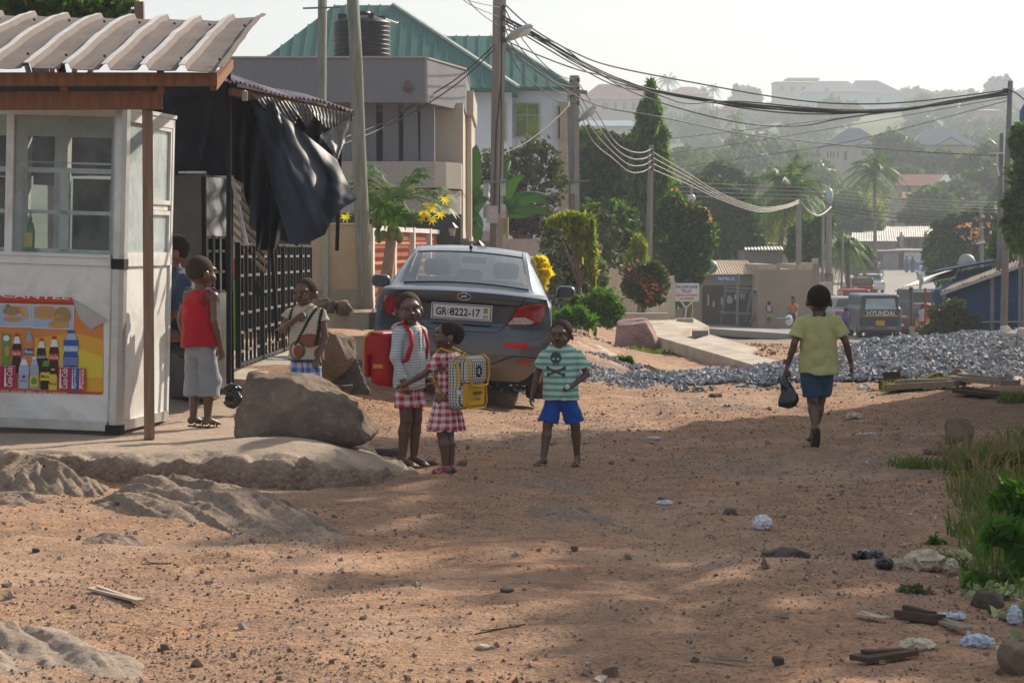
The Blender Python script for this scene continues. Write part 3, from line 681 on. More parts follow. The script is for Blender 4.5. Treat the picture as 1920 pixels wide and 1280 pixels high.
for z_ in (1.25, 1.42, 1.6, 1.72): mb.bx(0, dl, -.012, .012, z_-.012, z_+.012)
mb.bx(-.02, .0, -.02, .02, z0_, zt); mb.bx(dl, dl+.02, -.02, .02, z0_, zt); mb.build('grille', mat('dark_steel', 0), st)

# ---- second canopy: purple corrugated sheet with torn black tarp
c2 = thing('corrugated_awning', 'purple-brown corrugated awning sloping right over the black gate', 'canopy', G(-2.2, 22))
fl, fr, bl, br = W(425, 152, 20.6), W(664, 206, 21.6), W(380, 128, 24.2), W(640, 200, 25.5)
nu = 120; Pg = np.zeros((8, nu, 3))
for i in range(8):
    for j in range(nu):
        u_ = j/(nu-1); v_ = i/7; p = (fl*(1-u_)+fr*u_)*(1-v_)+(bl*(1-u_)+br*u_)*v_; Pg[i, j] = (p.x, p.y+.03*math.sin(u_*40), p.z+.014*math.sin(u_*nu*.8*2)+.015*math.sin(u_*11))
xr(Pg, .008).build('roof', mat('purple_sheet', (.16, .07, .10), .4, (.30, .22, .24), 8, metal=.3), c2)
for q_ in ((W(432, 172, 20.7), W(655, 216, 21.6), .05, .06), (W(420, 168, 21.5), W(640, 216, 22.4), .05, .09), (W(400, 165, 23.5), W(640, 216, 24.4), .05, .09)): mb = MB(); mb.beam(*q_); mb.build('rafter', M_wood, c2)
mb = MB(); mb.box(tuple(W(459, 180, 20.55)), (.045, .03, .085)); mb.ell(tuple(W(459, 172, 20.53)), (.012, .01, .012), 6); mb.build('bracket', M_alu, c2)
for q_ in ((W(520, 640, 23.5), W(500, 300, 23.5), .035, .035), (W(632, 470, 24.5), W(640, 215, 24.5), .04, .04)): mb = MB(); mb.beam(*q_); mb.build('post', mat('dark_steel', 0), c2)
tp = thing('torn_tarp', 'big torn black tarp blowing from the edge of the corrugated awning', 'tarp', G(-1.9, 21))
flag = coons([(468, 178, 20.9), (505, 187, 20.9), (525, 212, 20.85), (577, 255, 20.8), (632, 300, 20.85)], [(543, 458, 20.2), (578, 455, 20.2), (610, 440, 20.25), (625, 408, 20.3), (645, 388, 20.3), (669, 374, 20.35)],
             [(468, 178, 20.9), (490, 260, 20.7), (505, 330, 20.5), (525, 400, 20.3), (543, 458, 20.2)], [(632, 300, 20.85), (650, 340, 20.6), (669, 374, 20.35)], 60, 60)
cloth('tarp_sheet', flag, .035, 1.6, M_tarp, tp, seed=12, diag=.5)
M_tarpl = mat('faded_tarp', (.22, .205, .18), .5, (.10, .095, .09), 5, stretch=(8, 8, 1), bump=.2)
cloth('torn_edge', coons([(470, 176, 20.8), (664, 214, 21.5)], [(505, 215, 20.85), (530, 225, 20.9), (548, 245, 20.9), (560, 215, 21), (575, 240, 21.1), (590, 218, 21.1), (612, 240, 21.2), (640, 245, 21.4), (660, 226, 21.5)], [(470, 176, 20.8), (505, 215, 20.85)], [(664, 214, 21.5), (660, 226, 21.5)], 120, 10), .018, 26, M_tarpl, tp, seed=5)
cloth('tarp_corner', coons([(600, 255, 21.1), (658, 220, 21.3)], [(632, 296, 21.0), (634, 298, 21.0)], [(600, 255, 21.1), (632, 296, 21.0)], [(658, 220, 21.3), (648, 262, 21.2), (634, 298, 21.0)], 16, 24), .015, 2, M_tarpl, tp, seed=15)
cloth('tarp_fold', coons([(500, 195, 20.75), (520, 200, 20.75)], [(516, 250, 20.7), (527, 256, 20.7)], [(500, 195, 20.75), (505, 235, 20.7), (516, 250, 20.7)], [(520, 200, 20.75), (530, 235, 20.7), (527, 256, 20.7)], 10, 20), .02, 1, M_tarp, tp, seed=25)
tag(cloth('black_curtain', coons([(436, 168, 22.6), (640, 216, 23.4)], [(430, 330, 22.6), (455, 345, 22.6), (470, 430, 22.5), (560, 462, 22.9), (590, 330, 23.2), (625, 310, 23.4)], [(436, 168, 22.6), (430, 330, 22.6)], [(640, 216, 23.4), (625, 310, 23.4)], 70, 40), .07, 7, M_cloth, seed=31), 'black curtain in shadow hanging inside the awning behind the blowing tarp', 'curtain')
tag(cloth('black_curtain', coons([(488, 300, 21.9), (545, 320, 21.9)], [(478, 470, 21.9), (520, 468, 21.9)], [(488, 300, 21.9), (478, 470, 21.9)], [(545, 320, 21.9), (520, 468, 21.9)], 30, 30), .04, 3, M_tarp, seed=33), 'narrow black plastic curtain bunched in front of the gate top', 'curtain')
# tan slats behind
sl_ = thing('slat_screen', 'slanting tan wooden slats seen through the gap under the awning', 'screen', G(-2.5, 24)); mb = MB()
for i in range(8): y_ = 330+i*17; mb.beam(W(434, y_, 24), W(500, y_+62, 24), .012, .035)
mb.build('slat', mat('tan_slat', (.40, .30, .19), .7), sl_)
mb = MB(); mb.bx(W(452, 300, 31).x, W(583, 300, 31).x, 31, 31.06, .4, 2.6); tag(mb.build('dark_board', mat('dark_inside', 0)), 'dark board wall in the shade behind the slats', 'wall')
mb = MB(); mb.beam(W(434, 330, 21.2), W(463, 460, 21.2), .03, .02); tag(mb.build('plastic_strip', M_alu), 'pale twisted strip hanging beside the steel door', 'strip')

# ---- black gate on its ledge
gt = thing('gate', 'black steel grid gate on a low concrete ledge under the awning', 'gate', G(-2.2, 25))
gA, gB = W(447, 690, 22.6), W(584, 640, 29.5); g0 = Vector((gA.x, gA.y, gA.z)); g1 = Vector((gB.x, gB.y, gB.z)); gl = (g1-g0).length; gd = (g1-g0)/gl; M_blk = mat('black_paint', (.018, .018, .02), .35, (.03, .03, .03), 8)
Z = lambda u_, z_: g0+gd*(u_*gl)+Vector((0, 0, z_))
mb = MB(); 
for i in range(23):
    u_ = (i/22); mb.beam(Z(u_, 0), Z(u_, 1.18), .05 if i % 6 == 0 else .025, .05 if i % 6 == 0 else .025)
for z_ in (.03, 1.17): mb.beam(Z(0, z_), Z(1, z_), .03, .03)
mb.build('frame', M_blk, gt)
mb = MB()
for i in range(22):
    if i % 2: continue
    for j in range(6): mb = MB(); mb.beam(Z(i/22, .15+j*.18), Z((i+1)/22, .15+j*.18), .03, .025); mb.build('rung', mat('lit_rung', (.20, .20, .20), .4), gt)  # rungs of the black gate coloured grey, as if lit
mb = MB(); mb.add([tuple(W(475, 520, 23.4)), tuple(W(500, 556, 23.4)), tuple(W(474, 552, 23.4)), tuple(W(475, 520, 23.42)), tuple(W(500, 556, 23.42)), tuple(W(474, 552, 23.42))], [(0, 1, 2), (5, 4, 3), (0, 3, 4, 1)]); tag(mb.build('pennant', M_tarp), 'small dark triangular pennant on the black gate', 'flag')
LD = [W(400, 694, 22.0), W(590, 642, 30.0)]; zl = .47; mb = MB()
mb.add([(LD[0].x-.2, 21.6, -.1), (LD[0].x+.35, 21.5, -.1), (-1.85, 30.5, -.1), (-3.4, 31, -.1), (LD[0].x-.2, 21.6, zl), (LD[0].x+.35, 21.5, zl-.02), (-1.85, 30.5, zl), (-3.4, 31, zl)], [(4, 5, 6, 7), (0, 1, 5, 4), (1, 2, 6, 5), (2, 3, 7, 6), (3, 0, 4, 7)])
tag(mb.build('ledge', M_conc), kind='structure')
mb = MB(); mb.bx(W(428, 500, 27).x, W(446, 500, 27).x, 27, 27.05, .4, 1.25); fb_ = thing('painted_board', 'bright green board with a red top behind the gate', 'board', (-3, 27, .4)); mb.build('green_board', mat('bright_green', (.10, .42, .03), .5), fb_)
mb = MB(); mb.bx(W(428, 500, 27).x, W(446, 500, 27).x, 27, 27.05, 1.251, 1.5); mb.build('red_board', mat('bright_red', (.5, .03, .02), .5), fb_)
# concrete apron the kiosk stands on
def lump_field(name, mat_, x0, x1, y0, y1, nx, ny, zf, **tg):
    X, Y = np.meshgrid(np.linspace(x0, x1, nx), np.linspace(y0, y1, ny)); Z_ = zf(X, Y); V = np.stack([X, Y, Z_], -1).reshape(-1, 3)
    a = (np.arange(ny-1)[:, None]*nx+np.arange(nx-1)[None, :]).reshape(-1); return obj_from(name, V, np.stack([a, a+1, a+nx+1, a+nx], 1), mat_, None, True, **tg)
def polydist(X, Y, poly):
    d = np.full(X.shape, 1e9); ins = np.zeros(X.shape, bool)
    for i in range(len(poly)):
        ax, ay = poly[i]; bx_, by = poly[(i+1) % len(poly)]; ex, ey = bx_-ax, by-ay; t = np.clip(((X-ax)*ex+(Y-ay)*ey)/(ex*ex+ey*ey), 0, 1)
        d = np.minimum(d, np.hypot(X-ax-t*ex, Y-ay-t*ey)); c = ((ay <= Y) != (by <= Y)) & (X < ax+(Y-ay)/((by-ay) if by != ay else 1e-9)*ex); ins ^= c
    return np.where(ins, d, -d)
AP = [(-8, 16.9), (-3.5, 16.95), (-2.5, 16.45), (-1.5, 16.2), (-.96, 16.6), (-.52, 17.15), (-.75, 17.6), (-1.0, 18.6), (-1.2, 20), (-1.7, 21.2), (-2.1, 23), (-3, 27), (-8, 27)]
def apz(X, Y):
    d = polydist(X, Y, AP)+.07*fb2(X*2.2, Y*2.2, 4, 51)
    und = ss(-.02, .10, d); top = .185+.10*np.exp(-((X+1.75)/.6)**2-((Y-17.0)/.5)**2)-.17*ss(-1.5, -.5, X)+.012*fb2(X*2, Y*2, 4, 61)+.05*ss(20, 22, Y)
    rough = (1-ss(.12, .32, d))*(.045*fb2(X*7, Y*7, 4, 71)-.03)
    return gz0(X, Y)*.4-.12+(top+.12+rough)*und
M_apron = mat('worn_rock', (.44, .335, .25), .95, (.33, .25, .19), 1.8, bump=.5, bscale=14, grime=(.12, .085, .065), gscale=2.4, gamt=.5)
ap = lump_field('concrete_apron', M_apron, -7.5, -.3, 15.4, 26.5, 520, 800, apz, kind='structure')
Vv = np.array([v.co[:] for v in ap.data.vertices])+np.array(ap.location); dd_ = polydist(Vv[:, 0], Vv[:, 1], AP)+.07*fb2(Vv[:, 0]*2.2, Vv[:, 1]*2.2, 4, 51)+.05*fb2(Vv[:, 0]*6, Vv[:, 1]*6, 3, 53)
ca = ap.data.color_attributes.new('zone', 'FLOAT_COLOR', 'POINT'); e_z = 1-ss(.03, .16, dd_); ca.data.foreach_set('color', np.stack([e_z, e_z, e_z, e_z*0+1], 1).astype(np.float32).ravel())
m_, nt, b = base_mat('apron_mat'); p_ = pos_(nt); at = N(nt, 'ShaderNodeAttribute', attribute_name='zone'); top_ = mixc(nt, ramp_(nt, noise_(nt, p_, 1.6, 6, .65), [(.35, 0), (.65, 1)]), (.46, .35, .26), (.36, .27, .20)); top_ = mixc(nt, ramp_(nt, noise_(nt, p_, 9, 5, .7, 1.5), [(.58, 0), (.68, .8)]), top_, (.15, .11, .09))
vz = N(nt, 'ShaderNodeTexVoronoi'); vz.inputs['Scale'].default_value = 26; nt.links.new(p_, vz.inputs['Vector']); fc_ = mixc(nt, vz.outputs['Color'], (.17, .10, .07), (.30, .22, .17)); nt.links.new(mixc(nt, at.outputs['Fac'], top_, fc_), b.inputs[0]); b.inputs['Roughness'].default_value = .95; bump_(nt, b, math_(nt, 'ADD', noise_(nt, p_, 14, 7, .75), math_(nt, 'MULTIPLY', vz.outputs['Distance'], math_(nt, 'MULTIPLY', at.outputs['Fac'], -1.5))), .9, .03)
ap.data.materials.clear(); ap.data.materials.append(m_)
# ---------------------------------------------------------------- people
M_skin = mat('dark_skin', (.125, .062, .040), .38, (.10, .048, .030), 9, spec=.6)
M_skinb = mat('brown_skin', (.20, .10, .06), .5, (.17, .08, .048), 9, spec=.35)
M_hair = mat('short_hair', (.016, .011, .009), .95, (.028, .019, .014), 60, bump=.5, bscale=220, bdist=.004)
M_eye = mat('eye_white', (.42, .38, .34), .3); M_iris = mat('iris', .008, .2); M_lip = mat('lips', (.12, .045, .035), .5); M_sole = mat('sole', (.25, .15, .09), .8)
J0 = dict(pel=(0, 0, .52), che=(0, 0, .70), nb=(0, .006, .785), hd=(0, -.006, .812),
          shL=(-.102, 0, .76), elL=(-.125, .01, .63), wrL=(-.135, -.02, .49), shR=(.102, 0, .76), elR=(.125, .01, .63), wrR=(.135, -.02, .49),
          hiL=(-.048, 0, .50), knL=(-.052, -.01, .275), anL=(-.054, .01, .045), hiR=(.048, 0, .50), knR=(.052, -.01, .275), anR=(.054, .01, .045))
class Person:
    def __init__(s, label, cat, loc, yaw, H, pose={}, head=(0, 0, 0), hs=1.1, skin=None, group=None, lod=0, foot={}, hand={}, curl={}, fat=1.0, lift=0):
        s.root = thing('person', label, cat, loc, R(yaw), group); s.H = H; s.J = {k: Vector(v)*H for k, v in {**J0, **pose}.items()}; s.hs = hs; s.fat = fat
        s.Mw = wm(s.root); s.skin = skin or M_skin; s.h = (.0042 if lod == 0 else .012 if lod == 1 else .02)*H; s.lod = lod
        s.HM = Matrix.Translation(s.J['hd']) @ Matrix.Rotation(R(head[0]), 4, 'Z') @ Matrix.Rotation(R(head[1]), 4, 'X') @ Matrix.Rotation(R(head[2]), 4, 'Y')
        s.foot = foot; s.hand = hand; s.curl = curl; s.body()
    def g(s, h=None, pad=.12):
        V = np.array([tuple(v) for v in s.J.values()]); lo = V.min(0)-pad*s.H-.03; hi = V.max(0)+pad*s.H+.03; hi[2] = max(hi[2], (s.HM@Vector((0, 0, .19*s.H*s.hs))).z+.03)
        return SDF(lo, hi, h or s.h)
    def hp(s, x, y, z): return tuple(s.HM@(Vector((x, y, z))*s.H*s.hs))
    def hr(s, *r): return tuple(v*s.H*s.hs for v in r)
    def body(s):
        H, J, f = s.H, s.J, s.fat; d = s.g(); k = .014*H
        d.cone(J['pel'], J['che'], .066*H*f, .074*H*f, k, sy=.72); d.ell(J['che'], (.088*H*f, .058*H*f, .085*H), k); d.ell(J['pel'], (.078*H*f, .058*H*f, .06*H), k)
        d.cone(J['nb'], J['hd'], .034*H, .031*H, k); d.cone(J['hd'], s.hp(0, -.002, .04), .033*H, .036*H, k)
        for q in 'LR':
            sh, el, wr = J['sh'+q], J['el'+q], J['wr'+q]
            d.cone(J['nb']-Vector((0, 0, .015*H)), sh, .032*H, .031*H, k); d.cone(sh, el, .028*H*f, .0215*H*f, k); d.cone(el, el.lerp(wr, .35), .0215*H*f, .0215*H*f, .006*H); d.cone(el.lerp(wr, .35), wr, .0205*H*f, .0145*H, .008*H)
            hi, kn, an = J['hi'+q], J['kn'+q], J['an'+q]
            d.cone(hi, kn, .052*H*f, .034*H*f, k); d.cone(kn, kn.lerp(an, .3)+Vector((0, .005*H, 0)), .032*H*f, .034*H*f, .01*H); d.cone(kn.lerp(an, .3)+Vector((0, .005*H, 0)), an, .034*H*f, .019*H, .012*H)
            fd = Vector(s.foot.get(q, (0, -1, -.12))).normalized(); 
            d.ell(an-fd*.018*H-Vector((0, 0, .012*H)), (.021*H, .024*H, .022*H), .01*H); b = an+fd*.075*H-Vector((0, 0, .016*H)); d.cone(an, b, .021*H, .017*H, .012*H)
            if s.lod == 0:
                sd_ = fd.cross(Vector((0, 0, 1))).normalized()
                for i in range(5): d.cone(b+sd_*(i-2)*.0085*H, b+fd*(.026-.003*abs(i-(1 if q == 'L' else 3)))*H+sd_*(i-2)*.009*H-Vector((0, 0, .004*H)), .0088*H, .0068*H, .002*H)
            else: d.cone(b, b+fd*.02*H, .017*H, .013*H, .01*H)
            # hand: palm, four fingers of unequal length, thumb from the side of the palm
            hd, nrm = s.hand.get(q, (None, None)); fa = (wr-el).normalized(); hd = Vector(hd).normalized() if hd else fa; nrm = Vector(nrm).normalized() if nrm else Vector((1 if q == 'L' else -1, 0, 0))
            nrm = (nrm-hd*nrm.dot(hd)).normalized(); sd_ = hd.cross(nrm)*(1 if q == 'L' else -1); cu = s.curl.get(q, .5)
            pc = wr+hd*.027*H
            if s.lod == 0:
                for i in range(4):
                    o = sd_*(i-1.5)*.0098*H; d.cone(wr+o*.5, pc+hd*.018*H+o, .011*H, .0092*H, .006*H)
                for i, L in enumerate((.036, .042, .039, .030)):
                    o = sd_*(i-1.5)*.0112*H; p = pc+hd*.018*H+o; a = 0
                    for j, ll in enumerate((.44, .32, .24)):
                        a += cu*(.45, 1.0, .8)[j]; dd = hd*math.cos(a)+nrm*math.sin(a); p2 = p+dd*L*ll*H; d.cone(p, p2, (.0066-.0004*j)*H, (.0062-.0005*j)*H, .0012*H); p = p2
                t0 = wr+hd*.012*H-sd_*.014*H; t1 = t0+(hd*.6-sd_*.6+nrm*.35)*.026*H; t2 = t1+(hd*.8+nrm*.5)*.020*H; d.cone(t0, t1, .0085*H, .0074*H, .004*H); d.cone(t1, t2, .0072*H, .006*H, .002*H)
            else: d.cone(wr, wr+hd*.05*H, .016*H, .012*H, .008*H)
        e = lambda c, r, k_=.008, op='u': d.ell(s.hp(*c), s.hr(*r), k_*H, op, s.HM)
        e((0, .012, .093), (.066, .078, .072)); e((0, -.014, .058), (.050, .054, .052), .014); e((0, -.045, .022), (.024, .022, .020), .014)
        if s.lod == 0:
            e((0, -.060, .100), (.046, .020, .018), .012); e((.030, -.050, .052), (.022, .022, .024), .012); e((-.030, -.050, .052), (.022, .022, .024), .012)
            for x in (-.025, .025): e((x, -.078, .080), (.013, .012, .008), .006, 's')
            e((0, -.074, .074), (.007, .012, .022), .007); e((0, -.082, .062), (.011, .011, .0085), .005); e((-.010, -.076, .059), (.007, .008, .006), .004); e((.010, -.076, .059), (.007, .008, .006), .004)
            e((0, -.068, .040), (.021, .011, .010), .006); e((0, -.078, .0395), (.020, .006, .0016), .002, 's')
        for x in (-1, 1): e((x*.066, .014, .066), (.010, .016, .023), .003)
        s.bodyo = d.build('body', s.skin, s.root, s.Mw)
        hr = s.g(s.h if s.lod else .0036*H); hr.ell(s.hp(0, .014, .096), s.hr(.0672, .0792, .0732), 0, 'u', s.HM)
        hr.ell(s.hp(0, -.078, .080), s.hr(.060, .070, .068), .004*H, 's', s.HM); hr.ell(s.hp(0, -.02, .0), s.hr(.09, .090, .068), .004*H, 's', s.HM); s.hairg = hr; s.haird = False
        if s.lod == 0:
            for x in (-.0245, .0245):
                mb = MB(s.Mw@s.HM@Matrix.Scale(s.H*s.hs, 4)); mb.ell((x, -.0625, .079), (.0095, .0082, .0058), 10); eo = mb.build('eye', M_eye, s.root, True)
                mb = MB(s.Mw@s.HM@Matrix.Scale(s.H*s.hs, 4)); mb.ell((x-.001, -.0685, .079), (.0052, .004, .0052), 10); mb.build('iris', M_iris, eo, True)
            mb = MB(s.Mw@s.HM@Matrix.Scale(s.H*s.hs, 4)); mb.ell((0, -.0715, .0365), (.0175, .0080, .0050), 10); mb.ell((0, -.0725, .0435), (.0165, .0068, .0040), 10); mb.build('lips', M_lip, s.root, True)
    def hair(s, m=None): s.hairg.build('hair', m or M_hair, s.root, s.Mw)
    def put(s, d, name, m, wr=.004, seed=1, st=(7, 7, 3.5)):
        H = s.H
        d.V -= .0042*H
        if wr: d.disp(lambda P: wr*1.4*fbm(P*np.array(st)/H*1.0+seed*3.1, 3, seed)+wr*.8*(1-2*np.abs(fbm((P[:, [0, 1, 2]]@np.array([[1, 0, .5], [0, 1, 0], [-.6, 0, 1]]))*9/H+seed, 2, seed+4))))
        return d.build(name, m, s.root, s.Mw)
    def shirt(s, m, hem=.47, slv=.55, wid=1.0, sw=1.0, neck=.043, flare=1.1, name='shirt', wr=.005, off=0, cuff=None, depth=.70, seed=1):
        H, J = s.H, s.J; d = s.g(); lean = (J['che']-J['pel']); lo = J['pel']+(Vector((0, 0, hem-.52))*H)
        d.cone(J['che']+Vector((0, 0, .03*H)), lo, .097*H*wid+off, .100*H*wid*flare+off, .01*H, sy=depth, flat=True)
        for q in 'LR':
            sh, el, wr_ = J['sh'+q], J['el'+q], J['wr'+q]; d.cone(J['nb']-Vector((0, 0, .03*H)), sh-Vector((0, 0, .004*H)), .040*H+off, .034*H+off, .02*H)
            if slv <= 1: d.cone(sh-Vector((0, 0, .004*H)), sh.lerp(el, slv), .035*H+off, .041*H*sw+off, .014*H, flat=True)
            else: d.cone(sh, el, .037*H*sw+off, .031*H*sw+off, .012*H); d.cone(el, el.lerp(wr_, slv-1), .031*H*sw+off, .023*H*sw+off, .008*H, flat=True)
        n_ = J['nb']+Vector((0, -.012*H, .022*H)); d.ell(n_, (neck*H, neck*H*1.05, neck*H*.9), .004*H, 's')
        return s.put(d, name, m, wr*H, seed)
    def shorts(s, m, leg=.75, w0=1.0, w1=1.0, name='shorts', top=.54, wr=.005, seed=2):
        H, J = s.H, s.J; d = s.g(); d.cone(J['pel']+Vector((0, 0, (top-.56)*H)), J['pel']-Vector((0, 0, .05*H)), .080*H, .086*H, .02*H, sy=.74)
        for q in 'LR':
            hi, kn, an = J['hi'+q], J['kn'+q], J['an'+q]
            hi = hi-Vector((0, 0, .045*H)); r0 = .054*H
            if leg <= 1: d.cone(hi, hi.lerp(kn, leg), r0, .060*H*w1, .014*H, flat=True)
            else: d.cone(hi, kn, r0, .054*H*w1, .012*H); d.cone(kn, kn.lerp(an, leg-1), .054*H*w1, .053*H*w1, .01*H, flat=True)
        return s.put(d, name, m, wr*H, seed)
    def L(s, x, y, z): return s.Mw@Vector((x*s.H, y*s.H, z*s.H))
    def sandal(s, q, m, ms=None):
        H = s.H; an = s.J['an'+q]; fd = Vector(s.foot.get(q, (0, -1, -.12))).normalized(); sd_ = fd.cross(Vector((0, 0, 1))).normalized(); up = sd_.cross(fd).normalized(); mb = MB(s.Mw); c = an+fd*.035*H-up*.040*H
        P = [c+fd*a*H+sd_*b*H for a, b in ((-.065, -.012), (-.068, .0), (-.065, .012), (-.03, .02), (.03, .024), (.062, .020), (.074, .0), (.062, -.02), (.03, -.024), (-.03, -.02))]; n = len(P)
        mb.add([tuple(p) for p in P]+[tuple(p-up*.010*H) for p in P], [tuple(range(n)), tuple(range(n, 2*n))[::-1]]+[(i, n+i, n+(i+1) % n, (i+1) % n) for i in range(n)])
        o = mb.build('sandal', ms or m, s.root); mb = MB(s.Mw); tp = c+fd*.05*H+up*.004*H
        for e in (-1, 1): mb.tube([tp, c+fd*.03*H+sd_*e*.012*H+up*.024*H, c+fd*.0*H+sd_*e*.024*H], .0035*H, 6)
        mb.build('strap', m, o)
def stripes(key, ca, cb, per, duty=.5, axis=2, soft=.03, col2=None, rough=.85, off=0.0, wob=.004):
    m, nt, b = base_mat(key); p = pos_(nt, 'obj'); sx = N(nt, 'ShaderNodeSeparateXYZ'); nt.links.new(p, sx.inputs[0])
    z = math_(nt, 'ADD', sx.outputs[axis], math_(nt, 'MULTIPLY', noise_(nt, p, 6, 3), wob*6)); f = math_(nt, 'FRACT', math_(nt, 'ADD', math_(nt, 'DIVIDE', z, per), off))
    c = mixc(nt, ramp_(nt, math_(nt, 'LESS_THAN', f, duty), [(0, 0), (1, 1)]), ca, cb); nt.links.new(mixc(nt, ramp_(nt, noise_(nt, p, 30, 3), [(.3, 0), (.8, .3)]), c, (.2, .2, .2)), b.inputs[0])
    b.inputs['Roughness'].default_value = rough; b.inputs['Sheen Weight'].default_value = .1; bump_(nt, b, noise_(nt, p, 120, 3), .3, .003); return m
def gingham(key, red, white, per, r0=.1):
    m, nt, b = base_mat(key); p = pos_(nt, 'obj'); sx = N(nt, 'ShaderNodeSeparateXYZ'); nt.links.new(p, sx.inputs[0])
    ang = math_(nt, 'MULTIPLY', math_(nt, 'ARCTAN2', sx.outputs[0], sx.outputs[1]), r0); w = math_(nt, 'MULTIPLY', noise_(nt, p, 5, 3), .012)
    fs = [math_(nt, 'LESS_THAN', math_(nt, 'FRACT', math_(nt, 'DIVIDE', math_(nt, 'ADD', math_(nt, 'ADD', a, 5.0), w), per)), .5) for a in (ang, sx.outputs[2])]
    f = math_(nt, 'MULTIPLY', math_(nt, 'ADD', fs[0], fs[1]), .5); f = math_(nt, 'POWER', f, .75)
    nt.links.new(mixc(nt, f, white, red), b.inputs[0]); b.inputs['Roughness'].default_value = .85; bump_(nt, b, noise_(nt, p, 100, 3), .3, .003); return m
def cl(key, c, **k): return mat('cloth_'+key, c, .88, var=.18, scale=7, bump=.25, bscale=90, sheen=.15, bdist=.004, **k)

# --- boy in red vest beside the kiosk (seen from behind)
P1 = W(376, 800, 19.15)
a = Person('boy in red vest and long grey shorts standing with his back turned beside the kiosk', 'boy', (P1.x, P1.y, P1.z), 145, 1.37,
    dict(elL=(-.13, .02, .62), wrL=(-.14, -.02, .47), elR=(.125, .03, .625), wrR=(.115, -.01, .49), knL=(-.05, -.03, .275), anL=(-.045, -.01, .045), knR=(.045, -.01, .275), anR=(.03, .03, .05)), head=(-10, 4, 0), curl=dict(L=.5, R=.6))
a.hair(mat('shaved_hair', (.034, .020, .014), .9, (.05, .028, .019), 60)); M_red = cl('red', (.40, .006, .018))
d = a.g(); H = a.H; J = a.J; d.cone(J['che']+Vector((0, 0, .0)), J['pel']-Vector((0, 0, .045*H)), .100*H, .120*H, .01*H, sy=.74, flat=True)
for q in (-1, 1): d.cone((q*.04*H, 0, .73*H), (q*.058*H, 0, .783*H), .056*H, .019*H, .012*H, sy=1.25)
d.ell((0, -.0*H, .835*H), (.050*H, .07*H, .055*H), .004*H, 's')
for q in (-1, 1): d.ell((q*.122*H, 0, .74*H), (.037*H, .07*H, .07*H), .006*H, 's')
d.V = np.maximum(d.V, -1); a.put(d, 'vest', M_red, .005*H, 3)
M_trim = cl('navytrim', (.03, .03, .06)); M_greyc = cl('greyshort', (.27, .29, .33))
mb = MB(a.Mw)
for q in (-1, 1): 
    mb.tube([(q*.088*H+.002*math.cos(t), .062*H*math.cos(t), .745*H+.066*H*math.sin(t)) for t in np.linspace(-2.2, 5.4, 20)], .0055*H, 6)
mb.build('trim', M_trim, a.root, True)
so_ = a.shorts(M_greyc, leg=1.42, w0=1.08, w1=1.22, wr=.006)
bv = bvh_of(so_)
for off in (-.012, .012):
    pts = []
    for z in np.linspace(.50, .19, 18):
        o_ = a.Mw@Vector((.6, (off-.01)*a.H, z*a.H)); dd = (a.Mw.to_3x3()@Vector((-1, 0, 0))); h_ = bv.ray_cast(o_, dd)
        if h_[0] is not None: pts.append(h_[0]-dd*.002)
    mb = MB(); mb.tube(pts, .0042, 5); mb.build('side_stripe', cl('white', (.75, .78, .82)), a.root)
for q in 'LR': a.sandal(q, M_blk, M_blk)

# --- man seated at the kiosk
P2 = W(338, 640, 20.1); gz2 = .42
M_blueshirt = cl('blueshirt', (.035, .06, .115)); seatp = dict(pel=(0, .03, .50), che=(0, .0, .68), nb=(0, -.012, .775), hd=(0, -.03, .81), shL=(-.105, -.0, .75), shR=(.105, -.0, .75), elL=(-.12, -.06, .60), wrL=(-.06, -.17, .56), elR=(.12, -.05, .59), wrR=(.08, -.16, .52),
    hiL=(-.05, .02, .48), knL=(-.07, -.22, .47), anL=(-.07, -.22, .25), hiR=(.05, .02, .48), knR=(.07, -.21, .47), anR=(.07, -.19, .25))
b_ = Person('man in a navy shirt sitting beside the kiosk, mostly hidden by it', 'man', (P2.x, P2.y, gz2-.205*1.72), -70, 1.72, seatp, head=(-6, 8, 0), hs=.98, skin=M_skinb, curl=dict(L=.9, R=.9))
b_.hair(); b_.shirt(M_blueshirt, hem=.46, slv=.85, wid=1.05, sw=1.1); b_.shorts(cl('darktrouser', (.03, .035, .04)), leg=1.7, w0=.9, w1=.8, name='trousers')
mb = MB(b_.Mw); Hm = b_.H; mb.ell((0, -.03*Hm, .805*Hm), (.042*Hm, .046*Hm, .018*Hm), 12); mb.build('collar', M_blueshirt, b_.root, True)
ch = thing('chair', 'brown wooden chair with thin legs under the seated man', 'chair', (P2.x, P2.y, gz2), R(-70)); CM = wm(ch)
mb = MB(CM); mb.bx(-.2, .2, -.2, .22, .43, .46); mb.build('seat', M_wood, ch)
for x in (-.18, .18):
    for y in (-.18, .2): mb = MB(CM); mb.beam((x*1.1, y*1.1, 0), (x, y, .43), .03, .03); mb.build('leg', M_wood, ch)
mb = MB(CM); mb.beam((-.18, .2, .46), (-.18, .26, .85), .03, .03); mb.beam((.18, .2, .46), (.18, .26, .85), .03, .03); mb.bx(-.18, .18, .235, .26, .62, .84); mb.build('backrest', M_wood, ch)

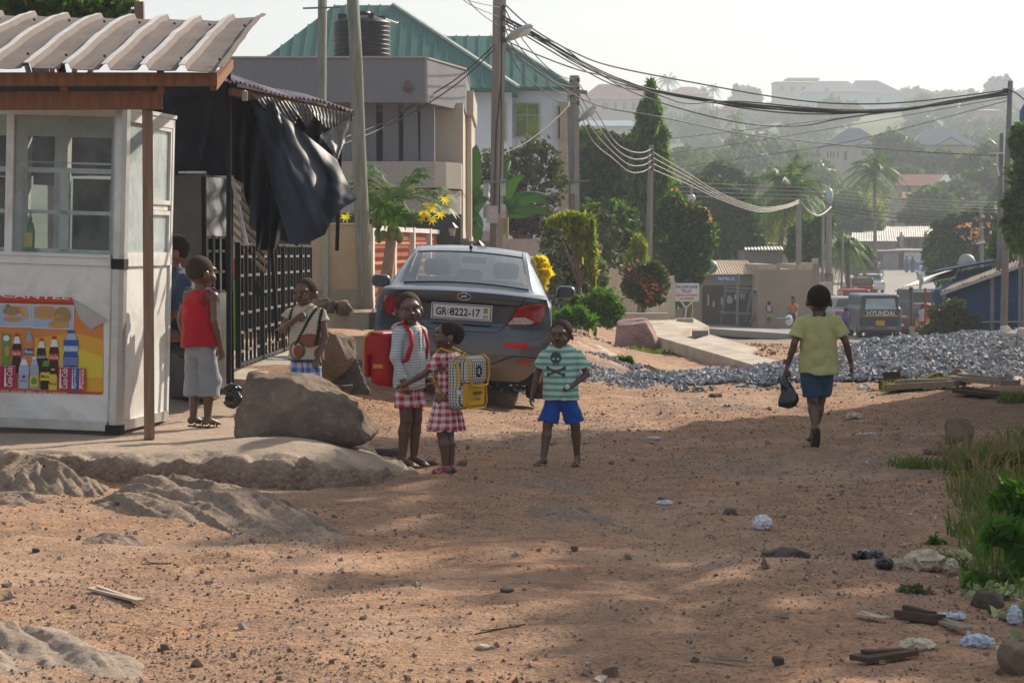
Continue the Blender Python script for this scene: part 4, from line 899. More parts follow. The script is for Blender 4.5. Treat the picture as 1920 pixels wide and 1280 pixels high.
# --- boy with a stick, behind the boulder
P3 = W(574, 805, 18.75)
def patchmat():
    m, nt, b = base_mat('patch_vest'); p = pos_(nt, 'obj'); sx = N(nt, 'ShaderNodeSeparateXYZ'); nt.links.new(p, sx.inputs[0]); x, y_, z = sx.outputs
    base = mixc(nt, ramp_(nt, noise_(nt, p, 9, 4), [(.4, 0), (.7, 1)]), (.50, .44, .36), (.36, .31, .25))
    def elm(cx, cz, rx, rz, w=0):
        zz = math_(nt, 'ARCTAN2', math_(nt, 'SUBTRACT', z, cz), math_(nt, 'SUBTRACT', x, cx)); r = math_(nt, 'SQRT', math_(nt, 'ADD', math_(nt, 'POWER', math_(nt, 'DIVIDE', math_(nt, 'SUBTRACT', x, cx), rx), 2), math_(nt, 'POWER', math_(nt, 'DIVIDE', math_(nt, 'SUBTRACT', z, cz), rz), 2)))
        return math_(nt, 'ADD', r, math_(nt, 'MULTIPLY', math_(nt, 'SINE', math_(nt, 'MULTIPLY', zz, 26)), w))
    c = base
    for (cx, cz, rx, rz, rust) in ((.06, .70, .085, .055, 1), (-.025, .615, .045, .05, 1), (.135, .60, .04, .05, 1)):
        r = elm(cx, cz, rx, rz, .05); c = mixc(nt, math_(nt, 'LESS_THAN', r, 1.0), c, (.22, .075, .04))
    r = elm(-.04, .625, .065, .068, .10); ring = math_(nt, 'MULTIPLY', math_(nt, 'LESS_THAN', r, 1.08), math_(nt, 'GREATER_THAN', r, .86)); c = mixc(nt, ring, c, .012)
    for (x0, k_, z0) in ((.125, .15, 0), (-.125, .2, 0), (.02, .55, .3)):
        dx = math_(nt, 'ABSOLUTE', math_(nt, 'SUBTRACT', x, math_(nt, 'ADD', x0, math_(nt, 'MULTIPLY', math_(nt, 'SUBTRACT', z, .8), k_)))); dx = math_(nt, 'SUBTRACT', dx, math_(nt, 'MULTIPLY', math_(nt, 'ABSOLUTE', math_(nt, 'SINE', math_(nt, 'MULTIPLY', z, 150))), .010))
        c = mixc(nt, math_(nt, 'MULTIPLY', math_(nt, 'LESS_THAN', dx, .006), math_(nt, 'GREATER_THAN', z, .66)), c, .012)
    hz_ = math_(nt, 'SUBTRACT', math_(nt, 'ADD', math_(nt, 'ABSOLUTE', math_(nt, 'MULTIPLY', math_(nt, 'SINE', math_(nt, 'MULTIPLY', x, 150)), .012)), .545), z); c = mixc(nt, math_(nt, 'GREATER_THAN', hz_, 0.0), c, .012)
    nt.links.new(c, b.inputs[0]); b.inputs['Roughness'].default_value = .9; bump_(nt, b, noise_(nt, p, 140, 3), .3, .003); return m
c_ = Person('boy in a cream patchwork vest behind the boulder, thin stick over his shoulder', 'boy', (P3.x, P3.y, P3.z), -14, 1.19,
    dict(elL=(-.155, -.03, .655), wrL=(-.03, -.105, .735), elR=(.135, .0, .61), wrR=(.115, -.08, .475), shL=(-.105, 0, .76)), head=(-12, 2, 3), hand=dict(L=((.9, -.1, .45), (0, .6, -.3)), R=((-.25, -.6, -.7), (0, .5, -.5))), curl=dict(L=1.1, R=.7))
c_.hair(mat('shaved_hair', 0)); c_.shirt(patchmat(), hem=.455, slv=.30, wid=1.08, sw=1.12, neck=.045, name='vest')
c_.shorts(gingham('blue_check', (.02, .13, .42), (.55, .52, .62), .07), leg=.8)
hw = c_.L(-.0, -.12, .765); mb = MB(); mb.tube([hw+Vector((-.19, -.02, -.13)), hw, hw+Vector((.12, .05, .07)), hw+Vector((.27, .12, .10)), hw+Vector((.42, .2, .075))], [.006, .006, .005, .004, .003], 6)
tag(mb.build('stick', mat('twig', (.30, .21, .14), .8)), 'thin bent stick held over the shoulder of the boy in the patchwork vest', 'stick')

# --- boy in striped hooded top with the red satchel
P4 = G(W(768, 870, 17.85).x, 17.85, .0)
e_ = Person('boy in a striped hooded top and red checked shorts looking at the camera', 'boy', (P4.x, P4.y, P4.z), 56, 1.31,
    dict(elL=(-.135, .0, .63), wrL=(-.125, -.05, .495), elR=(.12, -.02, .62), wrR=(.11, -.07, .49), knL=(-.045, -.01, .275), anL=(-.045, .02, .045)), head=(-44, 2, -5), hand=dict(L=((.1, -.3, -.95), (1, 0, 0)), R=((0, -.3, -.9), (-1, 0, 0))))
e_.hair(mat('shaved_hair', 0)); M_hood = stripes('hood_stripes', (.56, .58, .57), (.30, .35, .37), .021, .42); hs_ = e_.shirt(M_hood, hem=.455, slv=1.9, wid=1.02, sw=1.0, neck=.04, name='hooded_top', seed=5)
e_.shorts(gingham('red_check_shorts', (.42, .012, .03), (.66, .60, .60), .058), leg=.62, w0=1.05, w1=1.08)
d = e_.g(); H = e_.H; d.ell((0, .045*H, .79*H), (.078*H, .055*H, .035*H), .01*H); d.cone((-.055*H, .0, .785*H), (-.03*H, -.045*H, .76*H), .022*H, .014*H, .01*H); d.cone((.055*H, 0, .785*H), (.03*H, -.045*H, .76*H), .022*H, .014*H, .01*H); d.ell((0, .0, .83*H), (.047*H, .052*H, .05*H), .004*H, 's')
e_.put(d, 'hood', cl('hoodgrey', (.50, .51, .50)), .003, 8)
mb = MB(e_.Mw); mb.tube([(0, -.066*H, .775*H), (0, -.072*H, .70*H), (0, -.074*H, .58*H), (0, -.074*H, .47*H)], .004*H, 5); mb.build('zip', cl('zip', (.25, .27, .28)), e_.root)

# --- girl in red checked dress
P5 = G(W(838, 889, 17.35).x, 17.35, .0)
f_ = Person('girl in a red checked dress and pink shoes looking up at the taller boy', 'girl', (P5.x, P5.y, P5.z), -122, 1.13,
    dict(elR=(.11, -.09, .665), wrR=(.10, -.25, .59), elL=(-.13, -.02, .64), wrL=(-.12, -.10, .54), anL=(-.032, .01, .05), anR=(.036, .015, .05), knL=(-.035, -.01, .275), knR=(.04, -.01, .275)), head=(34, -8, 0), hs=1.14, hand=dict(R=((.1, -1, -.25), (0, 0, -1)), L=((0, -1, -.4), (1, 0, 0))), curl=dict(R=1.0, L=.8))
M_ging = gingham('red_check_dress', (.40, .012, .035), (.68, .62, .63), .050, .11); H = f_.H; J = f_.J; f_.hair()
d = f_.g(pad=.2); d.cone((0, 0, .73*H), (0, 0, .56*H), .088*H, .080*H, .01*H, sy=.76); d.cone((0, 0, .56*H), (0, 0.0, .30*H), .078*H, .142*H, .01*H, sy=.8, flat=True)
for q in 'LR': d.cone(J['nb']-Vector((0, 0, .03*H)), J['sh'+q], .040*H, .034*H, .02*H); d.cone(J['sh'+q], J['sh'+q].lerp(J['el'+q], .62), .036*H, .038*H, .01*H, flat=True)
d.ell(J['nb']+Vector((0, -.01*H, .022*H)), (.043*H, .045*H, .04*H), .004*H, 's')
d.disp(lambda P: .010*np.sin(np.arctan2(P[:, 0], P[:, 1])*13+3*vn(P*4, 3))*ss(.55*1.13, .32*1.13, P[:, 2])+.003*fbm(P*8, 3, 4)); dr = d.build('dress', M_ging, f_.root, f_.Mw)
M_pink = mat('pink_shoe', (.48, .07, .15), .6); M_cream = mat('cream_trim', (.6, .5, .38), .7)
for q in 'LR':
    an = J['an'+q]; d = SDF(an-Vector((.06, .14, .07)), an+Vector((.06, .07, .07)), .004); d.ell(an+Vector((0, -.035*H, -.018*H)), (.028*H, .068*H, .026*H), .005); d.ell(an+Vector((0, -.005, .03*H)), (.025*H, .025*H, .03*H), .004, 's'); d.cut(an-Vector((0, 0, .046*H)), (0, 0, -1))
    sh = d.build('shoe', M_pink, f_.root, f_.Mw); mb = MB(f_.Mw); c = an+Vector((0, -.035*H, -.045*H)); mb.lathe([(1, -.004), (1.06, 0), (1.06, .008), (.98, .010)], c, 20, sx=.029*H, sy=.070*H); mb.build('sole', M_cream, sh)
    mb = MB(f_.Mw); mb.lathe([(.0215*H, 0), (.0235*H, .01), (.0225*H, .03)], (an.x, an.y, an.z-.003), 14); mb.build('sock', M_pink, f_.root, True)
    mb = MB(f_.Mw); mb.tube([an+Vector((.028*H, -.01*H, .0)), an+Vector((.0295*H, -.035*H, -.022*H)), an+Vector((.025*H, -.06*H, -.01*H)), an+Vector((.012*H, -.07*H, .004*H))], .004*H, 5); mb.build('shoe_stripe', M_cream, sh)
mb = MB(f_.Mw@f_.HM@Matrix.Scale(f_.H*f_.hs, 4)); mb.ell((.071, .008, .043), (.004, .004, .006), 8); mb.ell((-.071, .008, .043), (.004, .004, .006), 8); mb.build('earring', M_alu, f_.root, True)

# --- boy in green striped T-shirt
P6 = G(W(1052, 872, 18.0).x, 18.0, .0)
s_ = Person('small boy walking forward in a green striped skull T-shirt and blue shorts', 'boy', (P6.x, P6.y, P6.z), -8, 1.10,
    dict(shL=(-.115, 0, .755), shR=(.115, 0, .755), elL=(-.165, .02, .635), wrL=(-.20, -.0, .49), elR=(.175, .02, .635), wrR=(.085, -.075, .555), hiL=(-.052, 0, .5), knL=(-.09, -.02, .28), anL=(-.115, -.06, .05), hiR=(.052, 0, .5), knR=(.095, .02, .28), anR=(.105, .06, .055)),
    head=(-10, 3, 0), hs=1.14, foot=dict(L=(-.45, -1, -.1), R=(-.1, -1, -.25)), hand=dict(R=((-1, -.25, -.15), (0, .1, -1)), L=((-.2, -.1, -1), (1, 0, 0))), curl=dict(L=.6, R=1.1), fat=.98)
s_.hair(mat('shaved_hair', 0)); M_gst = stripes('green_stripes', (.58, .62, .56), (.07, .40, .28), .048, .47, wob=.0025)
ts = s_.shirt(M_gst, hem=.455, slv=.62, wid=1.14, sw=1.22, neck=.046, name='tshirt', seed=7); s_.shorts(cl('royal', (.012, .075, .36)), leg=.86, w0=1.05, w1=1.1, seed=4)
mb = MB(s_.Mw); mb.tube([(.046*1.1*math.cos(t), -.012*1.1+.05*1.1*math.sin(t), (.786+.012*math.cos(t)**2)*1.1) for t in np.linspace(0, 6.28, 20)], .005, 6); mb.build('collar', cl('green', (.07, .40, .28)), s_.root, True)
bv = bvh_of(ts); pj = projector(bv, s_.Mw.to_3x3()@Vector((0, 1, 0)), .0035); M_sk = cl('skull', (.07, .08, .10)); H = s_.H
def sk3(u, v): return tuple(s_.Mw@Vector((-.03+u, -.5, .735*H+v)))
mb = MB(); patch(mb, ellpoly(0, .015, .043, .045), sk3, 12, 14, 0, pj); patch(mb, [(-.022, -.045), (.022, -.045), (.027, -.015), (-.027, -.015)], sk3, 8, 6, 0, pj)
for (x0, z0, x1, z1) in ((-.065, -.065, .06, -.115), (-.06, -.115, .065, -.065)):
    L_ = math.hypot(x1-x0, z1-z0); nx, nz = -(z1-z0)/L_*.008, (x1-x0)/L_*.008; P = [[sk3(x0+(x1-x0)*i/12+nx*j, z0+(z1-z0)*i/12+nz*j) for j in (-1, 0, 1)] for i in range(13)]; P = np.array(P); mb.grid(pj(P.reshape(-1, 3)).reshape(P.shape), flip=True)
    for (xx, zz) in ((x0, z0), (x1, z1)): patch(mb, ellpoly(xx, zz-.007, .012, .010, 12), sk3, 4, 4, 0, pj); patch(mb, ellpoly(xx, zz+.007, .012, .010, 12), sk3, 4, 4, 0, pj)
sko = mb.build('skull_print', M_sk, s_.root)
mb = MB(); pj2 = projector(bv, s_.Mw.to_3x3()@Vector((0, 1, 0)), .007)
for x in (-.017, .017): patch(mb, ellpoly(x, .005, .0105, .009, 14), sk3, 5, 5, 0, pj2)
for x in (-.012, -.004, .004, .012): patch(mb, [(x-.0012, -.042), (x+.0012, -.042), (x+.0012, -.028), (x-.0012, -.028)], sk3, 2, 3, 0, pj2)
mb.build('skull_eye', cl('pale', (.50, .56, .52)), sko)
M_flip = mat('flip_flop', (.05, .045, .045), .7); s_.sandal('L', M_alu, M_flip); s_.sandal('R', M_alu, M_flip)
wq = s_.L(.055, -.11, .55); mb = MB(); mb.ell(wq, (.018, .014, .02), 7); tag(mb.build('wrapper', mat('white_plastic', (.75, .76, .8), .3)), 'crumpled white wrapper in the hand of the boy in the striped T-shirt', 'wrapper')

# --- boy in yellow T-shirt walking away
P7 = G(W(1534, 832, 19.8).x, 19.8, .0)
y_ = Person('boy in a pale yellow T-shirt and denim shorts walking away with a black bag', 'boy', (P7.x, P7.y, P7.z), 180, 1.33,
    dict(shL=(-.110, 0, .765), shR=(.110, 0, .765), elL=(-.165, .02, .645), wrL=(-.205, -.015, .505), elR=(.155, .03, .635), wrR=(.195, .0, .49), knL=(-.02, -.07, .285), anL=(.02, -.10, .048), knR=(.035, .0, .272), anR=(.035, .155, .11), hiR=(.05, .0, .5)),
    head=(0, 5, 0), hs=1.1, foot=dict(L=(.1, -1, -.12), R=(.05, -.5, -1.1)), hand=dict(R=((.1, 0, -1), (-1, 0, 0)), L=((-.1, 0, -1), (1, 0, 0))), curl=dict(L=.7, R=1.3), skin=M_skin)
y_.hair(); yo = y_.shirt(cl('yellow', (.50, .48, .21)), hem=.452, slv=.72, wid=1.12, sw=1.18, neck=.045, flare=1.13, name='tshirt', seed=11, wr=.006); y_.shorts(cl('denim', (.035, .075, .13)), leg=.80, w0=1.0, w1=1.02, name='shorts', seed=12)
y_.sandal('L', M_blk, M_flip); y_.sandal('R', M_blk, M_flip)
hp_ = y_.L(.203, -.005, .455); d = SDF(hp_-Vector((.14, .1, .34)), hp_+Vector((.14, .1, .05)), .006); d.cone(hp_, hp_-Vector((-.0, 0, .10)), .012, .035, .02); d.cone(hp_-Vector((0, 0, .10)), hp_-Vector((-.02, 0, .24)), .04, .085, .03, sy=.6); d.cut(hp_-Vector((0, 0, .285)), (0, 0, -1))
d.disp(lambda P: .014*fbm(P*np.array([14, 14, 7]), 3, 8)); tag(d.build('plastic_bag', mat('black_bag', (.012, .013, .016), .25, spec=.7)), 'black plastic bag hanging from the hand of the boy in yellow', 'bag')

# --- satchels
def rel(root, x, y, z): return wm(root)@Vector((x, y, z))
bp = thing('backpack', 'big red school satchel with an orange edge worn by the boy in the hooded top', 'backpack', rel(e_.root, -.0, .17, .60), R(56)); BM = wm(bp)
M_rbag = mat('red_nylon', (.40, .008, .014), .45, (.30, .006, .01), 5, bump=.3, bscale=12, bdist=.02); M_org = mat('orange_webbing', (.55, .24, .05), .7)
d = SDF((-.22, -.16, -.06), (.22, .2, .46), .006); d.box((0, 0, .2), (.30, .17, .40), .05, 0); d.box((0, .075, .13), (.25, .08, .24), .035, .01)
d.disp(lambda P: .008*fbm(P*7, 3, 5)); d.build('bag', M_rbag, bp, BM)
d = SDF((-.22, -.16, .1), (.22, .22, .48), .006); d.box((0, .02, .245), (.318, .20, .355), .05, 0); d.box((0, .0, .24), (.305, .175, .345), .04, 0, 's'); d.cut((0, .105, .10), (0, -.95, -.05)); 
d = SDF((-.22, -.16, .05), (.22, .24, .48), .006); d.box((0, .055, .32), (.315, .17, .19), .05, 0); d.box((0, .125, .22), (.30, .025, .30), .012, .02); d.build('flap', M_rbag, bp, BM)
mb = MB(BM)
for x in (-.152, .152): mb.tube([(x, -.02, .40), (x, .06, .412), (x, .13, .36), (x, .142, .25), (x, .142, .10)], .008, 6)
mb.tube([(-.15, .142, .085), (0, .150, .07), (.15, .142, .085)], .008, 6); mb.bx(-.158, -.150, -.04, .05, .14, .17); mb.bx(.150, .158, -.04, .05, .14, .17); mb.build('edging', M_org, bp)
mb = MB(e_.Mw); H = e_.H
for q in (-1, 1): mb.tube([(q*.06*H, .06*H, .80*H), (q*.062*H, .0, .822*H), (q*.066*H, -.06*H, .775*H), (q*.078*H, -.075*H, .70*H), (q*.092*H, -.05*H, .62*H), (q*.095*H, .03*H, .56*H)], .022, 8, flat=.45)
mb.build('strap', mat('red_strap', (.46, .02, .03), .6), bp, True)
b2 = thing('backpack', 'checked school satchel with yellow trim worn by the girl in the checked dress', 'backpack', rel(f_.root, 0, .155, .50), R(-122+0)); BM = wm(b2)
def plaid():
    m, nt, b = base_mat('plaid'); p = pos_(nt, 'obj'); sx = N(nt, 'ShaderNodeSeparateXYZ'); nt.links.new(p, sx.inputs[0]); xx = math_(nt, 'ADD', sx.outputs[0], sx.outputs[1])
    fs = [math_(nt, 'LESS_THAN', math_(nt, 'FRACT', math_(nt, 'DIVIDE', math_(nt, 'ADD', a, 5), pr)), .32) for a, pr in ((xx, .026), (sx.outputs[2], .021))]
    c = mixc(nt, fs[0], (.56, .53, .46), (.05, .06, .09)); c = mixc(nt, math_(nt, 'MULTIPLY', fs[1], .65), c, (.05, .06, .09)); nt.links.new(c, b.inputs[0]); b.inputs['Roughness'].default_value = .8; return m
M_plaid = plaid(); M_yel = mat('yellow_nylon', (.62, .33, .02), .6, bump=.15, bscale=20)
d = SDF((-.2, -.14, -.06), (.2, .2, .46), .0055); d.box((0, 0, .185), (.27, .15, .37), .05, 0); d.disp(lambda P: .004*fbm(P*7, 3, 5)); bg_ = d.build('bag', M_plaid, b2, BM)
d = SDF((-.2, -.1, -.03), (.2, .2, .3), .0055); d.box((0, .075, .10), (.245, .06, .185), .03, 0); d.build('pocket', M_yel, b2, BM)
d = SDF((-.2, -.14, .1), (.2, .2, .46), .0055); d.box((0, .03, .275), (.262, .18, .21), .05, 0); fl_ = d.build('flap', M_plaid, b2, BM)
mb = MB(BM); o_ = [(-.136, -.0, .37), (-.136, .07, .385), (-.130, .122, .35), (-.128, .126, .24), (-.10, .128, .172), (0, .13, .162), (.10, .128, .172), (.128, .126, .24), (.130, .122, .35), (.136, .07, .385), (.136, 0, .37)]
mb.tube(o_, .008, 6); mb.tube([(-.125, .10, .17), (-.125, .108, .05), (-.10, .11, .005), (.10, .11, .005), (.125, .108, .05), (.125, .10, .17)], .006, 6)
mb.tube([(.137, -.02, .36), (.139, .02, .28), (.138, .02, .16)], .006, 6); mb.tube([(.137, .03, .34), (.139, .05, .26), (.138, .05, .16)], .006, 6); mb.tube([(-.03, .0, .375), (0, 0, .40), (.03, 0, .375)], .008, 6); mb.build('edging', M_yel, b2)
mb = MB(BM); rt = (-1, 0, 0); up = (0, 0, 1)
text(mb, 'dugopa', (0, .1075, .115), rt, up, w=.12, bold=.01); text(mb, 'school', (0, .1075, .075), rt, up, w=.08, bold=.01)
for i in range(9): a_ = i*.7; mb.ell((.03*math.cos(a_), .122, .27+.035*math.sin(a_)), (.012, .003, .012), 6)
mb.build('print', mat('black_print', (.02, .02, .025), .7), b2)
mb = MB(BM); mb.ell((.138, .04, .12), (.004, .022, .018), 8); mb.build('tag_patch', mat('pale_patch', (.6, .6, .6), .6), b2)
mb = MB(f_.Mw); H = f_.H
for q in (-1, 1): mb.tube([(q*.06*H, .07*H, .80*H), (q*.064*H, .0, .825*H), (q*.07*H, -.06*H, .77*H), (q*.085*H, -.065*H, .68*H), (q*.10*H, -.01*H, .58*H), (q*.09*H, .05*H, .50*H)], .016, 8, flat=.45)
mb.build('strap', M_yel, b2, True)
hw = f_.L(.105, -.30, .56); sw_ = f_.L(.10, .0, .60); mb = MB(); A2 = [hw+Vector((-.01, 0, -.02)), hw.lerp(sw_, .5)+Vector((0, -.02, .0)), sw_+Vector((0, -.03, .02))]
mb.tube(A2, .018, 6, flat=.25); mb.build('loose_strap', M_yel, b2)
# ---------------------------------------------------------------- grey saloon car
cl0 = Vector((-.525, 23.1, .165)); car = thing('parked_car', 'dark grey saloon car parked behind the children with its boot facing us', 'car', cl0); car.rotation_euler = (0, R(3.6), R(-.8)); CM = wm(car)
def paintmat():
    m, nt, b = base_mat('grey_paint'); p = pos_(nt, 'obj'); sx = N(nt, 'ShaderNodeSeparateXYZ'); nt.links.new(p, sx.inputs[0])
    dz = ramp_(nt, math_(nt, 'ADD', sx.outputs[2], math_(nt, 'MULTIPLY', noise_(nt, p, 4, 6, .7), -.5)), [(-.0, .85), (.45, .10)]); c = mixc(nt, dz, (.05, .082, .118), (.24, .165, .11)); nt.links.new(c, b.inputs[0])
    nt.links.new(math_(nt, 'MULTIPLY', math_(nt, 'SUBTRACT', 1.0, dz), .75), b.inputs['Metallic']); nt.links.new(math_(nt, 'ADD', math_(nt, 'MULTIPLY', dz, .4), .3), b.inputs['Roughness'])
    b.inputs['Coat Weight'].default_value = .6; b.inputs['Coat Roughness'].default_value = .08; return m
M_paint = paintmat(); M_carglass = glassmat('car_glass', (.50, .62, .70), .30, .03); M_trimb = mat('black_trim', .015, .5)
TP = np.array([(.02, 1.045, .80, .18, .035), (.10, 1.072, .79, .13, .035), (.25, 1.088, .76, .07, .04), (.42, 1.105, .66, .05, .04), (.60, 1.19, .635, .05, .04), (.80, 1.285, .61, .04, .035), (1.0, 1.37, .585, .03, .03), (1.14, 1.415, .57, .02, .03), (1.35, 1.452, .56, 0, .035), (1.8, 1.485, .565, 0, .035), (2.3, 1.48, .57, 0, .035),
               (2.62, 1.435, .585, 0, .03), (2.95, 1.28, .63, 0, .03), (3.3, 1.08, .70, 0, .04), (3.5, 1.02, .72, 0, .05), (3.9, .93, .72, 0, .06), (4.2, .80, .68, 0, .05), (4.33, .66, .66, 0, .02), (4.36, .45, .66, 0, 0), (4.33, .25, .66, 0, 0)])
L_ = np.concatenate([[0], np.cumsum(np.hypot(np.diff(TP[:, 0]), np.diff(TP[:, 1])))]); uu = np.linspace(0, L_[-1], 150)
def smi(col):  # smooth interpolation of a profile column
    v = np.interp(uu, L_, TP[:, col]); 
    for _ in range(3): v[1:-1] = (v[:-2]+2*v[1:-1]+v[2:])/4
    return v
ty, tz, tw, tp_, td = [smi(i) for i in range(5)]; S = np.linspace(-1, 1, 61)
T = np.zeros((150, 61, 3)); T[..., 0] = S*tw[:, None]; T[..., 1] = ty[:, None]+tp_[:, None]*np.abs(S)**4; T[..., 2] = tz[:, None]-td[:, None]*S**2
zr = np.linspace(.20, 1.045, 64); zk = [.20, .27, .33, .45, .56, .625, .645, .70, .80, .90, .94, .985, 1.045]
yr = np.interp(zr, zk, [.09, .04, .01, .0, .008, .03, .055, .062, .058, .05, .04, .022, .02]); wr_ = np.interp(zr, [.2, .4, .6, .8, .95, 1.0, 1.045], [.79, .845, .862, .85, .82, .81, .80])
Rr = np.zeros((64, 61, 3)); Rr[..., 0] = S*wr_[:, None]; Rr[..., 2] = zr[:, None]-.035*S**2*ss(.9, 1.045, zr)[:, None]
Rr[..., 1] = yr[:, None]+(.20-yr)[:, None]*np.abs(S)**4
xx_ = Rr[..., 0]; zz_ = Rr[..., 2]; Rr[..., 1] += .028*ss(.46, .36, np.abs(xx_))*ss(.70, .735, zz_)*ss(.935, .915, zz_)
def splitgrid(P, mask, flip=False):
    m, n = P.shape[:2]; A = []; B = []
    for i in range(m-1):
        for j in range(n-1):
            q = (i*n+j, i*n+j+1, (i+1)*n+j+1, (i+1)*n+j); q = q[::-1] if flip else q
            (B if mask[i, j] else A).append(q)
    return A, B
Vs = []; body = MB(CM); glass_r = MB(CM); glass_f = MB(CM); glass_s = MB(CM)
body.grid(Rr)
msk = np.zeros((149, 60), bool); yc = (ty[:-1]+ty[1:])/2; sc_ = np.abs((S[:-1]+S[1:])/2)
mr = ((yc > .46) & (yc < 1.16))[:, None] & (sc_ < .93)[None]; mf = ((yc > 2.66) & (yc < 3.26))[:, None] & (sc_ < .93)[None]
A, B = splitgrid(T, mr | mf); body.add(T.reshape(-1, 3), A)
_, B = splitgrid(T, mr); glass_r.add(T.reshape(-1, 3), B); _, B = splitgrid(T, mf); glass_f.add(T.reshape(-1, 3), B)
for sg in (-1, 1):
    E = T[:, 60 if sg > 0 else 0]; nzs = 44; Sd = np.zeros((150, nzs, 3)); kk = np.linspace(0, 1, nzs)
    for i in range(150):
        x0, y0, z0 = abs(E[i, 0]), E[i, 1], E[i, 2]; sh = min(.93, z0-.02); belt = .80+.055*float(ss(.2, .8, y0))-.06*float(ss(3.6, 4.3, y0))
        zz = z0+(.20-z0)*kk; xx = np.where(zz > sh, x0+(belt-x0)*np.clip((z0-zz)/max(.02, z0-sh), 0, 1)**.85, belt+.012*np.sin(np.clip((sh-zz)/.7, 0, 1)*math.pi)-.05*np.clip((sh-zz)/.73, 0, 1)**3)
        Sd[i] = np.stack([sg*xx, y0+0*kk, zz], 1)
    c = (Sd[:-1, :-1]+Sd[1:, 1:])/2; top = np.repeat(((E[:-1, 2]+E[1:, 2])/2)[:, None], nzs-1, 1)
    win = (c[..., 1] > .95) & (c[..., 1] < 3.0) & (c[..., 2] > .97) & (c[..., 2] < top-.05) & (np.abs(c[..., 1]-2.0) > .04); win &= ~((c[..., 1] < 1.25) & (c[..., 2] > .97+(c[..., 1]-.95)*1.2))
    hole = (np.hypot(c[..., 1]-.87, c[..., 2]-.31) < .36) | (np.hypot(c[..., 1]-3.45, c[..., 2]-.31) < .36)
    fc = splitgrid(Sd, win | hole, sg < 0)[0]; body.add(Sd.reshape(-1, 3), fc); glass_s.add(Sd.reshape(-1, 3), splitgrid(Sd, win, sg < 0)[1])
bo = body.build('body', M_paint, car, smooth=True)
for n_, g_ in (('rear_window', glass_r), ('windscreen', glass_f), ('side_window', glass_s)): g_.build(n_, M_carglass, car, smooth=True)
bvc = bvh_of(bo); fy = CM.to_3x3()@Vector((0, 1, 0)); pr = projector(bvc, fy, .006); pr2 = projector(bvc, fy, .012); pr3 = projector(bvc, fy, .017)
c3 = lambda u, v: tuple(CM@Vector((u, -.6, v)))
M_redl = mat('red_lens', (.38, .006, .012), .12, (.20, .003, .008), 16, spec=.8, coat=.5); M_clear = mat('clear_lens', (.55, .50, .48), .15, (.35, .25, .24), 30, spec=.8)
tl = [(.42, .745), (.53, .92), (.60, .955), (.765, .97), (.785, .95), (.785, .86), (.755, .79), (.70, .762)]
for sg in (1, -1):
    mb = MB(); patch(mb, [(sg*x, z) for x, z in tl], c3, 20, 20, 0, pr2); o = mb.build('tail_light', M_redl, car, True)
    mb = MB(); patch(mb, [(sg*x, z) for x, z in [(.435, .752), (.495, .822), (.60, .828), (.69, .79), (.665, .765)]], c3, 12, 8, 0, pr3); mb.build('lens', M_clear, o, True)
    mb = MB(); P = [Vector(p) for p in pr(np.array([c3(sg*x, z) for x, z in tl+tl[:1]]))]; mb.tube(P, .006, 6); mb.build('trim', M_trimb, o)
    mb = MB(); patch(mb, [(sg*x, z) for x, z in [(.41, .555), (.42, .530), (.63, .530), (.655, .545), (.65, .585), (.42, .578)]], c3, 12, 6, 0, pr); mb.build('reflector', mat('red_reflector', (.62, .012, .03), .3), car)
    mb = MB(); patch(mb, [(sg*x, z) for x, z in [(.52, .415), (.60, .372), (.67, .372), (.70, .425), (.60, .428)]], c3, 10, 6, 0, pr); mb.build('fog_lamp', M_redl, car)
def line(pts, r=.0045): mb = MB(); n = [];  [n.extend([tuple(Vector(c3(*a)).lerp(Vector(c3(*b)), i/8)) for i in range(8)]) for a, b in zip(pts[:-1], pts[1:])]; n.append(c3(*pts[-1])); mb.tube([Vector(p) for p in projector(bvc, fy, .0)(np.array(n))], r, 5); return mb
line([(-.60, 1.02), (-.53, .92), (-.42, .745), (-.36, .68), (-.28, .662), (.28, .662), (.36, .68), (.42, .745), (.53, .92), (.60, 1.02)]).build('boot_seam', M_trimb, car)
line([(-.36, .935), (.57, .935)], .007).build('crease_shade', M_trimb, car)  # black line drawn for the shade under the boot lid crease
line([(-.80, .44), (-.5, .45), (-.3, .36), (.3, .36), (.5, .45), (.80, .44)], .006).build('bumper_seam', M_trimb, car)
# number plate
np_ = MB(); pc = CM@Vector((-.015, .058, .845)); rt = CM.to_3x3()@Vector((1, 0, 0)); up = CM.to_3x3()@Vector((0, 0, 1)); fw = fy
def prect(mb, u0, u1, v0, v1, off, mi=0):
    mb.add([tuple(pc+rt*u+up*v-fw*off) for u, v in ((u0, v0), (u1, v0), (u1, v1), (u0, v1))]+[tuple(pc+rt*u+up*v-fw*(off-.008)) for u, v in ((u0, v0), (u1, v0), (u1, v1), (u0, v1))], [(0, 1, 2, 3), (0, 4, 5, 1), (1, 5, 6, 2), (2, 6, 7, 3), (3, 7, 4, 0)], mi)
prect(np_, -.295, .295, -.078, .078, .012); prect(np_, -.285, .285, -.070, .070, .014, 1); prect(np_, -.277, .277, -.063, .063, .016)
M_pl = mat('plate_white', (.66, .68, .70), .4, var=.08); plo = np_.build('number_plate', [M_pl, M_trimb], car)
mb = MB(); to = lambda u, v, o_=.0175: tuple(pc+rt*u+up*v-fw*o_)
text(mb, 'GR', to(-.195, -.002), tuple(rt), tuple(up), w=.105, h=.075, bold=.022); text(mb, '8222-17', to(.035, -.002), tuple(rt), tuple(up), w=.29, h=.075, bold=.022); text(mb, 'GH', to(.232, -.035), tuple(rt), tuple(up), w=.045, h=.028, bold=.02)
mb.tube([Vector(to(-.125+.017*math.cos(a), .017*math.sin(a))) for a in np.linspace(0, 6.283, 15)], .0025, 4); mb.build('plate_text', M_trimb, plo)
